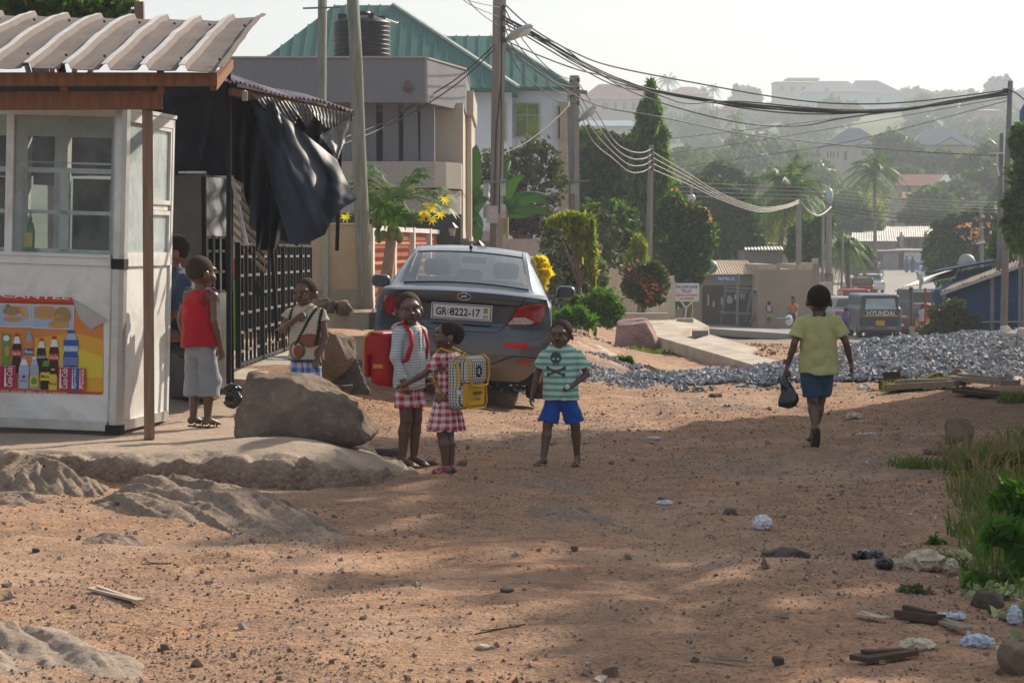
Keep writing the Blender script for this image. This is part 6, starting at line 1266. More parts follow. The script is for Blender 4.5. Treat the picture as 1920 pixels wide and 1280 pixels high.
hiphouse('pale blue roofed shed below the brown-roofed villa', 1080, 1195, 236, 226, 250, 500, M_cream, mat('paleblue_roof', (.25, .36, .42), .6), .1, .9)
hiphouse('grey unfinished concrete block on the ridge top', 1448, 1530, 154, 152, 200, 900, M_conc, M_conc, .1, .9, [(1460, 1468, 162, 170), (1480, 1488, 162, 170), (1500, 1508, 162, 170)])
mb = MB(); mb.bx(X(1474, 905), X(1534, 905), 905, 925, Zp(150, 905), Zp(146, 905)); [mb.bx(X(a, 906), X(a+3, 906), 906, 908, Zp(153, 905), Zp(150, 905)) for a in (1477, 1493, 1512, 1526)]; tag(mb.build('roof_canopy', M_conc), 'thin flat canopy on columns over the unfinished ridge block', 'canopy')
hiphouse('wide villa with a pale blue gable wall, left one on the ridge', 1505, 1620, 172, 152, 215, 860, mat('palebluewall', (.38, .48, .54), .9), M_greyr, .25, .75, [(1544, 1552, 165, 172)])
hiphouse('wide villa with a long grey roof, right one on the ridge', 1590, 1695, 176, 151, 215, 880, mat('palebluewall', 0), M_greyr, .15, .55, [(1640, 1648, 184, 192)])
hiphouse('small brown-roofed house right of the tall drooping tree', 1250, 1330, 176, 163, 190, 900, M_tanw, M_rroof)
hiphouse('small brown-roofed house behind the top of the drooping tree', 1165, 1240, 172, 160, 190, 860, M_tanw, M_rroof)
hiphouse('small white house with a red roof half way up the slope', 1345, 1388, 207, 199, 222, 650, M_cream, M_rroof)
hiphouse('small pale house on the upper slope at the right', 1790, 1850, 205, 195, 225, 700, M_tanw, M_greyr)
hiphouse('pale house low on the right skyline', 1895, 1960, 172, 164, 190, 800, M_tanw, M_greyr)
hiphouse('flat pinkish house behind the right poles', 1828, 1880, 207, 205, 222, 620, M_pink, M_pink)
hiphouse('small tin-roofed house on the lower slope', 1340, 1380, 336, 326, 350, 340, M_tanw, M_rroof)

# blue timber shed on the right
M_bluew = mat('blue_boards', (.006, .05, .15), .85, (.004, .035, .11), 1.5, spec=.1, stretch=(1, 1, 8), grime=(.03, .09, .16), gscale=.8); M_batten = mat('pale_batten', (.42, .38, .36), .8); M_oldroof = mat('weathered_sheet', (.15, .11, .09), .9, (.09, .07, .06), .8, stretch=(1, 5, 1))
bsd = thing('shed', 'dark blue timber shed with pale battens and a patched sloping roof behind the gravel', 'shed', (16, 84, -1.8)); Y = 83
mb = MB(); V = [W(1772, 548, Y), W(1935, 494, Y-6), W(1935, 640, Y-6), W(1772, 640, Y)]; th_ = Vector((.1, 1, 0)); mb.add([tuple(v) for v in V]+[tuple(v+th_*5) for v in V], [(3, 2, 1, 0), (4, 5, 6, 7), (0, 1, 5, 4), (0, 4, 7, 3), (1, 2, 6, 5)]); mb.build('wall', M_bluew, bsd)
for a, b in (((1771, 545, 83), (1771, 640, 83)), ((1861, 517, 79.6), (1861, 625, 79.6)), ((1772, 606, 82.9), (1860, 603, 79.6)), ((1862, 603, 79.6), (1935, 603, 76.8)), ((1768, 548, 82.9), (1937, 490, 76.8))):
    mb = MB(); o_ = Vector((-.02, -.08, 0)); mb.beam(W(*a)+o_, W(*b)+o_, .12, .04); mb.build('batten', M_batten, bsd)
mb = MB(); a, b, c, d_ = W(1764, 548, 82.6), W(1945, 484, 76), W(1945, 474, 80), W(1792, 531, 87); n_ = 26; P = np.zeros((2, n_*4, 3))
for j in range(n_*4): t = j/(n_*4-1); P[0, j] = a.lerp(b, t)+Vector((0, 0, .03*math.sin(j*1.57)+.03*math.sin(j*.3))); P[1, j] = d_.lerp(c, t)+Vector((0, 0, .03*math.sin(j*1.57)))
xr(P, .04).build('roof', M_oldroof, bsd)
mb = MB(); mb.beam(a+Vector((0, -.06, -.06)), b+Vector((0, -.06, -.06)), .05, .1); mb.build('gutter', M_zinc, bsd)
pa = thing('shed', 'grey tin lean-to with thin posts left of the blue shed', 'shed', (15, 92, -2)); mb = MB(); a, b, c, d_ = W(1692, 538, 92), W(1790, 520, 88), W(1800, 500, 95), W(1735, 520, 99); P = np.zeros((2, 60, 3))
for j in range(60): t = j/59; P[0, j] = a.lerp(b, t)+Vector((0, 0, .02*math.sin(j*1.57))); P[1, j] = d_.lerp(c, t)+Vector((0, 0, .02*math.sin(j*1.57)))
xr(P, .03).build('roof', M_zinc, pa)
for (px, pt2, Yy, m_) in ((1706, 538, 92, M_gst), (1710, 538, 92, M_gst), (1735, 540, 90, mat('bright_red', 0)), (1756, 540, 88, M_whitew), (1748, 545, 87, M_gst)):
    mb = MB(); mb.tube([W(px, pt2, Yy), (X(px, Yy), Yy, float(gz(X(px, Yy), Yy)))], .04, 6); mb.build('post', m_, pa)
mb = MB(); mb.add([tuple(W(*p)) for p in ((1786, 512, 95), (1860, 497, 93), (1862, 520, 93), (1786, 535, 95))], [(3, 2, 1, 0)]); mb.add([tuple(W(*p)) for p in ((1740, 511, 90), (1880, 486, 86), (1900, 478, 92), (1760, 505, 96))], [(0, 1, 2, 3)]); mb.add([tuple(W(*p)+Vector((0, 0, -.06))) for p in ((1740, 511, 90), (1880, 486, 86), (1900, 478, 92), (1760, 505, 96))], [(3, 2, 1, 0)]); mb.build('wall', M_bluew, pa)
mb = MB(); a = W(1722, 508, 86); mb.tube([W(1718, 508, 86), W(1728, 525, 86), W(1724, 545, 86)], [.05, .09, .03], 7); tag(mb.build('rag', M_whitew), 'pale twisted rag on the corner of the tin lean-to roof', 'rag')
ds = thing('satellite_dish', 'grey satellite dish standing on the tin roof at the right', 'satellite dish', tuple(W(1813, 500, 92))); mb = MB(); mb.lathe([(.0, .12), (.18, .10), (.30, .03), (.33, 0)], tuple(W(1813, 491, 92)), 20, M=Matrix.Rotation(R(70), 3, 'X')); mb.build('dish', M_zinc, ds, smooth=40); mb = MB(); mb.tube([W(1813, 492, 92), W(1813, 504, 92)], .03, 6); mb.build('stand', M_gst, ds)
ds = thing('satellite_dish', 'dark satellite dish at the left edge of the tan shop roof', 'satellite dish', tuple(W(1330, 512, 117))); mb = MB(); mb.lathe([(.0, .16), (.2, .14), (.34, .05), (.40, 0)], tuple(W(1330, 500, 117)), 20, M=Matrix.Rotation(R(65), 3, 'X')); mb.build('dish', M_gst, ds, smooth=40); mb = MB(); mb.tube([W(1330, 501, 117), W(1328, 514, 117)], .04, 6); mb.build('stand', M_gst, ds)
wt_ = thing('water_tank', 'blue plastic tank at the right edge of the picture', 'water tank', tuple(W(1925, 310, 70))); mb = MB(); mb.lathe([(.0, 0), (.38, 0), (.42, .1), (.42, 1.5), (.3, 1.72), (0, 1.76)], tuple(W(1938, 306, 70)), 24); mb.build('body', mat('tank_blue', (.02, .10, .22), .4), wt_, smooth=40)
mb = MB(); c = W(1938, 306, 70); [mb.beam((c.x+dx, 70+dy, -1.2), (c.x+dx, 70+dy, c.z), .08, .08) for dx in (-.3, .3) for dy in (-.3, .3)]; mb.build('stand', M_gst, wt_)

# hoarding
hs = thing('sign_board', 'white board on a Y-shaped post offering a house to let', 'sign', (X(1287, 88), 88, -1.2)); mb = MB(); Y = 88; a, b = W(1264, 565, Y), W(1311, 531, Y); mb.bx(a.x, b.x, Y, Y+.05, a.z, b.z); bd_ = mb.build('board', mat('board_white', (.68, .67, .66), .6), hs)
mb = MB(); mb.beam(W(1284, 602, Y), W(1287, 576, Y), .06, .06); mb.beam(W(1287, 577, Y), W(1276, 564, Y), .05, .05); mb.beam(W(1287, 577, Y), W(1299, 564, Y), .05, .05); mb.build('post', M_whitew, hs)
cx_ = (a.x+b.x)/2; hgt = b.z-a.z
for tx, vz, w, h, c in (('EXECUTIVE HOUSE', .80, .86, .17, 'ink_blue'), ('TO LET', .57, .42, .17, 'ink_blue'), ('CONTACT: 0277-8120946', .34, .84, .12, 'ink_red'), ('024-7505024', .15, .56, .12, 'ink_red')):
    mb = MB(); text(mb, tx, (cx_, Y-.012, a.z+hgt*vz), (1, 0, 0), (0, 0, 1), w=w*(b.x-a.x), h=h*hgt, bold=.02); mb.build('lettering', mat(c, (.03, .07, .42) if 'blue' in c else (.55, .03, .03), .6), bd_)
mb = MB(); mb.bx(X(1270, 84), X(1300, 84), 84, 84.5, Zp(608, 84), Zp(597, 84)); tag(mb.build('concrete_block', M_conc), 'pale concrete block at the foot of the house to let sign', 'block')
mb = MB(); mb.bx(X(1300, 62), X(1328, 62), 62, 62.5, Zp(640, 62), Zp(620, 62)); tag(mb.build('concrete_block', M_pebble), 'dark concrete block at the end of the sloping slab', 'block')
# ---------------------------------------------------------------- trees and plants
G1 = leafmat('leaf_dark', [(.02, .05, .010), (.035, .08, .015), (.065, .13, .022), (.03, .065, .012), (.11, .19, .035)], .34)
G2 = leafmat('leaf_mid', [(.03, .075, .012), (.055, .12, .018), (.10, .18, .03), (.04, .09, .014)], .42)
G3 = leafmat('leaf_olive', [(.06, .085, .03), (.085, .11, .045), (.12, .13, .06), (.05, .07, .03)], .3)
G4 = leafmat('leaf_silver', [(.14, .20, .10), (.28, .33, .21), (.06, .10, .03), (.45, .48, .38), (.04, .07, .02)], .3)
G5 = leafmat('leaf_yellow', [(.16, .24, .02), (.34, .33, .04), (.08, .17, .02), (.10, .20, .02), (.42, .32, .05), (.06, .14, .02)], .45)
G6 = leafmat('leaf_croton', [(.62, .46, .02), (.75, .55, .03), (.50, .44, .03), (.28, .32, .03)], .45)
G7 = leafmat('leaf_bright', [(.05, .14, .015), (.08, .20, .02), (.04, .10, .012), (.12, .24, .03)], .42)
G8 = leafmat('leaf_purple', [(.05, .025, .025), (.08, .04, .035), (.045, .04, .02)], .2)
GP = leafmat('petal_pink', [(.60, .16, .16), (.70, .28, .24), (.55, .10, .12)], .3); GO = leafmat('petal_orange', [(.50, .25, .15), (.55, .35, .22), (.45, .16, .07)], .3)
GH = leafmat('leaf_hill', [(.04, .08, .02), (.07, .115, .03), (.10, .15, .045), (.055, .09, .028)], .3)
GD = leafmat('dry_grass', [(.30, .20, .11), (.22, .14, .08), (.38, .28, .16), (.15, .11, .05)], .3)
M_bark = mat('bark', (.17, .13, .10), .95, (.11, .085, .065), 6, stretch=(4, 4, 1), bump=.5, bscale=20)
def leaves(lobes, n, size, seed=1, elong=1.9, droop=0.0, shell=.55, gap=.0, gs=1.0, up=0.0):
    r = np.random.default_rng(seed); L = np.array([l[:6] for l in lobes], float); vol = (L[:, 3]*L[:, 4]+L[:, 3]*L[:, 5]); pk = r.choice(len(L), n*2, p=vol/vol.sum())
    d = r.normal(size=(n*2, 3)); d /= np.linalg.norm(d, axis=1)[:, None]; rad = shell+(1-shell)*r.random(n*2)**.6; P = L[pk, :3]+d*L[pk, 3:6]*rad[:, None]
    P += d*L[pk, 3:6]*(.34*fbm(P/gs*1.1, 3, seed))[:, None]
    k = fbm(P/gs*1.2, 3, seed+5) > (-.05+gap) ; P = P[k][:n]; d = d[k][:n]; m = len(P)
    a = r.normal(size=(m, 3))+d*.6; a[:, 2] += up-droop*2.2; a /= np.linalg.norm(a, axis=1)[:, None]; b = np.cross(a, r.normal(size=(m, 3))); b /= np.linalg.norm(b, axis=1)[:, None]
    s = size*(.6+.8*r.random(m))[:, None]; a = a*s*elong*.5; b = b*s*.5; c = np.cross(a, b); c = c/np.linalg.norm(c, axis=1)[:, None]*s*.12
    V = np.stack([P-a, P+b*.9+c, P+a, P-b*.9+c], 1).reshape(-1, 3); i = np.arange(m)*4; return V, np.stack([i, i+1, i+2, i+3], 1)
def crown(par, lobes, n, size, m, name='crown', **k):
    V, Fq = leaves(lobes, n, size, **k); return obj_from(name, V, Fq, m, par)
def trunk(par, base, lobes, r, name='trunk', m=None):
    mb = MB(); base = Vector(base); cs = [Vector(l[:3]) for l in lobes]; top = sum(cs, Vector())/len(cs); fork = base.lerp(top, .45)+Vector((.1*r, 0, 0))
    mb.tube([base-Vector((0, 0, .3)), base, base.lerp(fork, .5)+Vector((r*.5, 0, 0)), fork], [r*1.3, r*1.1, r*.85, r*.7], 8)
    for c in cs[:9]: mb.tube([fork-Vector((0, 0, .1*r)), fork.lerp(c, .5)+Vector((0, 0, r)), c], [r*.55, r*.3, r*.1], 6)
    return mb.build(name, m or M_bark, par, True)
def lob(px, py, rx, ry, Y, dy=0, dep=.8): c = W(px, py, Y+dy); s = Y/F; return (c.x, c.y, c.z, rx*s, rx*s*dep, ry*s)
def tree(name, label, cat, Y, base, L, n, size, m, r=.12, seed=1, group=None, **k):
    """L: lobes as photo pixels (px, py, rx, ry[, dy])"""
    b = Vector((X(base, Y), Y, float(gz(X(base, Y), Y)))); t = thing(name, label, cat, b, 0, group); lobes = [lob(*l[:4], Y, l[4] if len(l) > 4 else 0) for l in L]; rq = random.Random(seed*7+1); lobes += [(c[0]+math.cos(a)*c[3]*.95*math.cos(e), c[1]+math.sin(a)*c[4]*.8*math.cos(e), c[2]+math.sin(e)*c[5]*.95, c[3]*s_, c[4]*s_, c[5]*s_*.8) for c in list(lobes) for a, e, s_ in [(rq.uniform(0, 6.28), rq.uniform(-.5, 1.2), rq.uniform(.25, .5)) for _ in range(4 if 'drooping' not in name else 0)]]
    gs = np.mean([l[3] for l in lobes])*.45; crown(t, lobes, n, size, m, seed=seed, gs=gs, **k); trunk(t, b, lobes, r); return t
tree('tree', 'dark leafy tree rising behind the kiosk roof at the top left', 'tree', 34, 90, [(20, 22, 60, 34), (95, 15, 55, 30), (165, 22, 45, 26), (215, 22, 36, 26), (60, -12, 80, 30)], 4200, .11, G2, .15, 2)
# papaya
pp_ = thing('papaya_tree', 'papaya tree loaded with green fruit beside the leaning wooden pole', 'tree', G(X(724, 45), 45)); Y = 45; tb = W(716, 575, Y); tt = W(738, 392, Y)
mb = MB(); mb.tube([tb-Vector((0, 0, .5)), tb, tb.lerp(tt, .5)+Vector((.03, 0, 0)), tt], [.14, .13, .11, .07], 10); mb.build('trunk', mat('papaya_bark', (.30, .21, .15), .9, (.2, .14, .1), 8, bump=.4), pp_, True)
fr_ = MB(); r_ = np.random.default_rng(5)
for i in range(26): a = r_.random()*6.28; h = r_.random(); c = W(729, 396+h*52, Y)+Vector((math.cos(a)*(.26-.10*abs(h-.45)), math.sin(a)*.2, 0)); fr_.ell(c, (.068, .068, .095), 9)
for i, a in enumerate((0,)): pass
fr_.build('fruit', mat('papaya_green', (.10, .17, .045), .45, (.14, .2, .06), 6), pp_, True, kind='stuff')
def starleaf(c, axis, nrm, s, rg):
    axis = axis.normalized(); nrm = (nrm-axis*nrm.dot(axis)).normalized(); side = axis.cross(nrm); V = [tuple(c-axis*.1*s)]; tip = []
    for k_ in range(15):
        a = -2.5+5.0*k_/14; rr = s*(1.0 if k_ % 2 == 1 else .42)*(1-.18*abs(a)/2.5)*(.9+.2*rg.random()); V.append(tuple(c+axis*math.cos(a)*rr+side*math.sin(a)*rr-nrm*rr*.25))
    return V, [(0, k_+1, k_+2) for k_ in range(14)]
lv = MB(); ly = MB(); st_ = MB(); tip = W(741, 372, Y)
for i in range(58):
    el_ = r_.random()*1.5-.42; a = i*2.39996; Ls = (.62+.45*r_.random())*(1.0-.25*max(0, el_)); d = Vector((math.cos(a)*math.cos(el_), math.sin(a)*math.cos(el_)*.8, math.sin(el_)*.85)); e = tip+d*Ls+Vector((0, 0, .06-.12*(1-max(0, el_)))); st_.tube([tip, tip+d*Ls*.5+Vector((0, 0, .06)), e], [.014, .011, .008], 5)
    V, Fs = starleaf(e, (d+Vector((0, 0, -.55))), Vector((0, 0, 1))+d*.7+Vector((0, -.4, 0)), .25+.10*r_.random(), r_); lv.add(V, Fs)
for (px, py) in ((800, 398), (812, 388), (648, 405), (835, 372), (788, 408), (826, 400), (805, 385), (793, 400), (810, 410)): V, Fs = starleaf(W(px, py, Y-.5), Vector((.3, 0, -1)), Vector((0, -1, .5)), .14, r_); ly.add(V, Fs); ly.build('yellow_leaf', G6, pp_); ly = MB()
def simpleleaf(key, c1, c2, tr=.4):
    return leafmat(key, [c1, c2], tr)
lv.build('leaf', G7, pp_, kind='stuff'); st_.build('leaf_stalk', mat('stalk', (.20, .26, .10), .6), pp_)
# banana plants
M_ban = leafmat('banana_leaf', [(.02, .075, .018), (.03, .09, .02)], .25)
def blade(mb, a, b, c, w, n=14, seed=0):
    rg = random.Random(seed); P = []
    for i in range(n+1):
        t = i/n; p = a*(1-t)**2+b*2*t*(1-t)+c*t*t; d = ((b-a)*(1-t)+(c-b)*t).normalized(); s_ = d.cross(Vector((0, -1, .35))).normalized(); ww = w*math.sin(math.pi*min(1, t*.93+.07))**.6; up_ = s_.cross(d)
        P.append([tuple(p-s_*ww*(1+.15*rg.random())-Vector((0, 0, .35*ww))), tuple(p-s_*ww*.5), tuple(p), tuple(p+s_*ww*.5), tuple(p+s_*ww*(1+.15*rg.random())-Vector((0, 0, .35*ww)))])
    mb.grid(np.array(P))
def banana(label, base, Y, bl, hs_=5):
    t = thing('banana_plant', label, 'plant', G(X(base, Y), Y))
    for i, (x0, y0_, x1, y1, x2, y2, w) in enumerate(bl): mb = MB(); blade(mb, W(x0, y0_, Y), W(x1, y1, Y-.3), W(x2, y2, Y-.6*((i % 3)-1)), w, seed=i); mb.build('leaf', M_ban, t)
    mb = MB(); top = W(bl[0][0], bl[0][1], Y); mb.tube([G(X(base, Y), Y), top, top+Vector((0, 0, .4))], [.22, .14, .06], 10); mb.build('stem', mat('banana_stem', (.22, .24, .10), .7, (.2, .14, .07), 3), t, True)
banana('banana plant with tall upright torn leaves left of the concrete power pole', 872, 68, [(868, 420, 866, 330, 846, 252, .30), (868, 420, 885, 320, 893, 270, .26), (868, 415, 850, 350, 845, 400, .24), (870, 415, 900, 340, 915, 352, .28), (866, 420, 880, 380, 905, 430, .22), (866, 420, 858, 300, 880, 285, .22), (870, 420, 890, 330, 872, 300, .2), (866, 430, 850, 420, 842, 455, .16), (872, 430, 895, 400, 898, 460, .18)])
banana('banana plant with wide horizontal leaves behind the power pole', 940, 71, [(945, 400, 960, 350, 1034, 368, .15), (945, 400, 980, 375, 1036, 402, .14), (945, 400, 950, 330, 985, 330, .15), (945, 400, 930, 330, 958, 300, .16), (945, 400, 975, 400, 1010, 398, .12), (945, 400, 1000, 350, 1030, 385, .12)])
tree('shrub', 'thin olive-leaved tree between the power pole and the white house', 'tree', 84, 980, [(940, 330, 45, 50), (990, 310, 50, 52), (1030, 340, 36, 50), (900, 330, 30, 40), (975, 380, 60, 40), (1010, 282, 30, 22)], 4200, .13, G3, .12, 11, shell=.2, gap=.18)
tree('shrub', 'dark purple-leaved shrub at the foot of the white house', 'shrub', 80, 985, [(960, 415, 38, 24), (1000, 410, 45, 30), (1035, 430, 25, 26)], 1700, .16, G8, .1, 12, shell=.3)
tree('tree', 'dense dark green tree behind the second concrete pole', 'tree', 106, 1135, [(1120, 285, 48, 36), (1160, 300, 48, 44), (1105, 345, 44, 50), (1170, 370, 50, 50), (1125, 400, 60, 44), (1090, 270, 20, 26)], 8500, .26, G1, .3, 13, shell=.6)
tree('tree', 'lighter green bushy tree in front of the dense dark tree', 'tree', 90, 1130, [(1120, 420, 42, 40), (1160, 430, 40, 44), (1180, 470, 26, 36), (1100, 460, 34, 34), (1150, 395, 26, 24)], 5000, .14, G2, .14, 14, shell=.45, gap=.1)
tree('tree', 'olive green tree filling the gap behind the white-flecked bush', 'tree', 84, 1120, [(1130, 445, 30, 45), (1145, 500, 30, 40), (1100, 500, 30, 50)], 2600, .11, G3, .1, 15, shell=.4)
pl_ = tree('drooping_tree', 'tall narrow drooping evergreen rising above all other trees', 'tree', 100, 1222, [(1221, 176, 8, 20), (1220, 215, 19, 34), (1219, 262, 27, 44), (1221, 320, 35, 52), (1222, 385, 38, 62), (1223, 450, 38, 62), (1222, 510, 36, 44)], 17000, .17, leafmat('leaf_weeping', [(.03, .075, .012), (.05, .12, .018), (.09, .18, .022), (.16, .26, .035), (.03, .08, .012)], .42), .2, 16, shell=.72, elong=3.6, droop=1.0)
tr_ = tree('climber_tree', 'rounded tree tipped with pale orange blossom right of the drooping evergreen', 'tree', 94, 1285, [(1265, 400, 26, 34), (1290, 425, 36, 38), (1312, 450, 26, 34), (1275, 480, 34, 40), (1300, 500, 24, 34), (1262, 530, 18, 26), (1325, 432, 12, 14)], 8500, .18, G1, .2, 17, shell=.6)
crown(tr_, [lob(1272, 388, 26, 30, 94), lob(1305, 420, 34, 30, 94), lob(1325, 440, 14, 18, 94), lob(1300, 500, 24, 30, 94)], 220, .10, GO, 'blossom', seed=3, shell=.96)
crown(tr_, [lob(1268, 395, 28, 34, 94), lob(1300, 440, 40, 40, 94)], 500, .13, G7, 'young_leaf', seed=4, shell=.95)
bt = tree('shrub', 'big white-flecked bush with small silvery leaves behind the yellow croton', 'shrub', 58, 1068, [(1045, 460, 28, 40), (1085, 490, 36, 44), (1055, 520, 38, 40), (1098, 540, 36, 40), (1048, 570, 30, 34), (1118, 510, 20, 36), (1034, 430, 18, 22)], 11000, .075, G4, .1, 18, shell=.55)
crown(bt, [lob(1070, 520, 30, 50, 58)], 1500, .09, G1, 'inner_leaf', seed=8, shell=.1)
tree('shrub', 'weeping golden-tipped shrub hanging over the white-flecked bush', 'shrub', 57, 1085, [(1062, 414, 24, 9), (1090, 422, 20, 16), (1108, 460, 8, 44), (1070, 428, 9, 26), (1112, 515, 5, 24), (1086, 455, 6, 36)], 2600, .09, G5, .07, 19, shell=.6, elong=3.0, droop=.9)
tree('shrub', 'small weeping yellow-green shrub beside the thin concrete pole', 'shrub', 78, 1196, [(1195, 470, 14, 30), (1192, 500, 16, 30), (1203, 490, 12, 30)], 1500, .10, G5, .06, 20, elong=3, droop=.9)
tree('croton_bush', 'bright yellow croton bush just right of the car', 'shrub', 41, 1012, [(1005, 498, 18, 13), (1016, 515, 15, 14), (1000, 520, 12, 14), (1010, 545, 12, 14)], 300, .13, G6, .03, 21, shell=.5, elong=1.7, up=.4)
tree('hedge_bush', 'low bright green feathery bush below the white-flecked bush', 'shrub', 55, 1115, [(1095, 575, 30, 22), (1130, 565, 34, 24), (1150, 585, 20, 22), (1075, 590, 24, 16), (1140, 600, 26, 14)], 6500, .05, G7, .04, 22, shell=.5)
pb_ = tree('flowering_shrub', 'pink-flowered bush with a twisted stem by the sloping slab', 'shrub', 70, 1200, [(1190, 515, 20, 20), (1220, 515, 26, 22), (1240, 530, 18, 22), (1205, 545, 28, 22), (1180, 540, 14, 18), (1220, 560, 22, 16)], 4200, .085, G3, .1, 23, shell=.5)
crown(pb_, [lob(1185, 515, 18, 20, 70), lob(1215, 540, 34, 30, 70)], 300, .065, GP, 'flower', seed=6, shell=.93)
tree('shrub', 'hanging leafy creeper on the shop wall behind the to let sign', 'shrub', 112, 1262, [(1255, 560, 18, 30), (1240, 590, 14, 18), (1285, 545, 14, 18)], 1200, .15, G3, .05, 24)
tree('tree', 'very dark tree mass directly behind the corner shop', 'tree', 140, 1330, [(1285, 370, 40, 30), (1330, 380, 50, 40), (1380, 400, 40, 40), (1300, 430, 44, 50), (1355, 450, 50, 44), (1400, 440, 34, 40), (1270, 450, 30, 40)], 8500, .34, G1, .4, 25, shell=.6)
tree('tree', 'dark round tree behind the coconut palm', 'tree', 185, 1345, [(1350, 330, 34, 22), (1375, 350, 34, 26), (1335, 355, 30, 22)], 3200, .4, G1, .3, 26)
tree('shrub', 'green bushy tree beside the short street pole', 'tree', 132, 1520, [(1500, 440, 26, 26), (1530, 450, 24, 34), (1520, 480, 26, 24), (1490, 470, 16, 20), (1545, 420, 18, 18)], 3600, .2, G2, .16, 27)
def palm(label, px, py, base, Y, L, n=26, yellow=0, seed=1, droopk=1.0, group=None, w=.28):
    rg = random.Random(seed); b = G(X(base, Y), Y); c = W(px, py, Y); t = thing('palm_tree', label, 'palm tree', b, 0, group)
    mb = MB(); mb.tube([b-Vector((0, 0, .5)), b.lerp(c, .5)+Vector(((c.x-b.x)*-.1, 0, 0)), c], [.028*L+.1, .02*L+.09, .02*L+.08], 8); mb.build('trunk', M_bark, t, True)
    for nm, cnt, m_, e0, e1 in (('frond', n, G2, -.35, 1.35), ('dry_frond', yellow, G5, -1.3, -.7)):
        for i in range(cnt):
            a = i*2.4+rg.random(); el_ = e0+(e1-e0)*((i+.5)/cnt); Ls = L*(.8+.3*rg.random()); d = Vector((math.cos(a)*math.cos(el_), math.sin(a)*math.cos(el_), math.sin(el_))); V = []; Fs = []; P = []
            for k_ in range(15): s_ = k_/14; P.append(c+d*Ls*s_+Vector((0, 0, -droopk*Ls*.62*s_*s_*(.4+math.cos(el_)))))
            mb = MB(); mb.tube(P, [.03*L/3*(1-.7*k_/14)+.008 for k_ in range(15)], 4)
            for k_ in range(1, 14):
                tdir = (P[k_+1]-P[k_]).normalized(); sd_ = tdir.cross(Vector((0, 0, 1))); sd_ = sd_.normalized() if sd_.length > .01 else Vector((1, 0, 0)); ll = L*w*math.sin(math.pi*min(.98, k_/14+.12))**.7
                for sg in (-1, 1):
                    for q in (0, .5):
                        p = P[k_].lerp(P[k_+1], q); tipv = p+sd_*sg*ll*(.75+.2*rg.random())+tdir*ll*.55-Vector((0, 0, ll*(.35+.45*rg.random()))); wv = tdir*L*.014; V += [tuple(p-wv), tuple(p+wv), tuple(tipv)]; n0 = len(V)-3; Fs.append((n0, n0+1, n0+2))
            mb.add(V, Fs); mb.build(nm, m_, t)
    return t
palm('tall coconut palm with a yellowing skirt of old fronds in front of the hillside', 1482, 355, 1447, 150, 3.6, 30, 12, 2)
palm('hazy coconut palm further off, right of the tall one', 1640, 320, 1640, 225, 3.9, 24, 4, 3)
palm('low weeping palm beside the street with parked vehicles', 1588, 462, 1592, 138, 2.0, 26, 0, 4, 1.5)
palm('small ragged palm low on the street side', 1535, 440, 1530, 136, 1.5, 18, 4, 5, 1.3)
for i, (px, py, bs_, Y, L) in enumerate(((1252, 152, 1252, 850, 6), (1337, 168, 1337, 850, 4.5), (1672, 255, 1674, 400, 3.5), (1380, 222, 1382, 500, 4), (1845, 255, 1846, 480, 3.5))):
    palm(['lone palm on the skyline right of the drooping evergreen', 'small faint palm on the skyline', 'hazy palm between the two slate blue roofed houses', 'faint palm half way up the slope', 'faint palm on the slope near the right poles'][i], px, py, bs_, Y, L, 14, 0, 10+i, group='palms on the far hill')
ft = tree('flame_tree', 'green tree dotted with orange flame blossom above the blue shed', 'tree', 152, 1800, [(1760, 470, 28, 40), (1790, 440, 34, 36), (1830, 430, 36, 34), (1810, 480, 40, 40), (1855, 470, 30, 44), (1770, 510, 26, 26), (1850, 410, 24, 22)], 7500, .28, G1, .3, 31, shell=.55)
crown(ft, [lob(1815, 440, 30, 26, 150), lob(1850, 430, 28, 30, 150), lob(1810, 500, 24, 14, 150)], 90, .2, GO, 'blossom', seed=7, shell=.9)
tree('tree', 'fresh green tree right at the edge of the picture by the tall pole', 'tree', 68, 1935, [(1915, 270, 22, 34), (1925, 330, 30, 34), (1912, 385, 30, 30), (1925, 440, 36, 34), (1895, 420, 16, 18)], 2600, .17, G2, .15, 32)
tree('tree', 'darker leafy tree leaning in behind the right poles', 'tree', 90, 1905, [(1890, 440, 24, 30), (1880, 470, 24, 20), (1905, 400, 24, 30), (1900, 350, 14, 22)], 2400, .18, G2, .15, 33)
tree('shrub', 'tall leafy bush growing against the corner of the blue shed', 'shrub', 78, 1780, [(1790, 575, 22, 16), (1775, 600, 30, 22), (1815, 605, 22, 20), (1745, 625, 24, 16), (1790, 630, 44, 18), (1752, 590, 12, 18)], 4800, .085, G3, .05, 34, shell=.35)
tree('shrub', 'round hazy shrub in the middle of the tin roofs', 'tree', 265, 1742, [(1740, 385, 36, 32), (1765, 395, 26, 24), (1715, 400, 22, 22)], 2600, .5, G2, .3, 35)
tree('tree', 'light green tree above the parked vehicles', 'tree', 255, 1600, [(1590, 385, 30, 26), (1615, 395, 34, 28), (1575, 410, 26, 24), (1635, 425, 24, 18)], 3200, .45, G7, .3, 36)
tree('tree', 'dark tree between the two slate blue roofed houses', 'tree', 370, 1690, [(1670, 275, 30, 22), (1700, 290, 34, 26), (1740, 310, 34, 24), (1660, 300, 30, 24)], 3400, .8, G1, .4, 37)
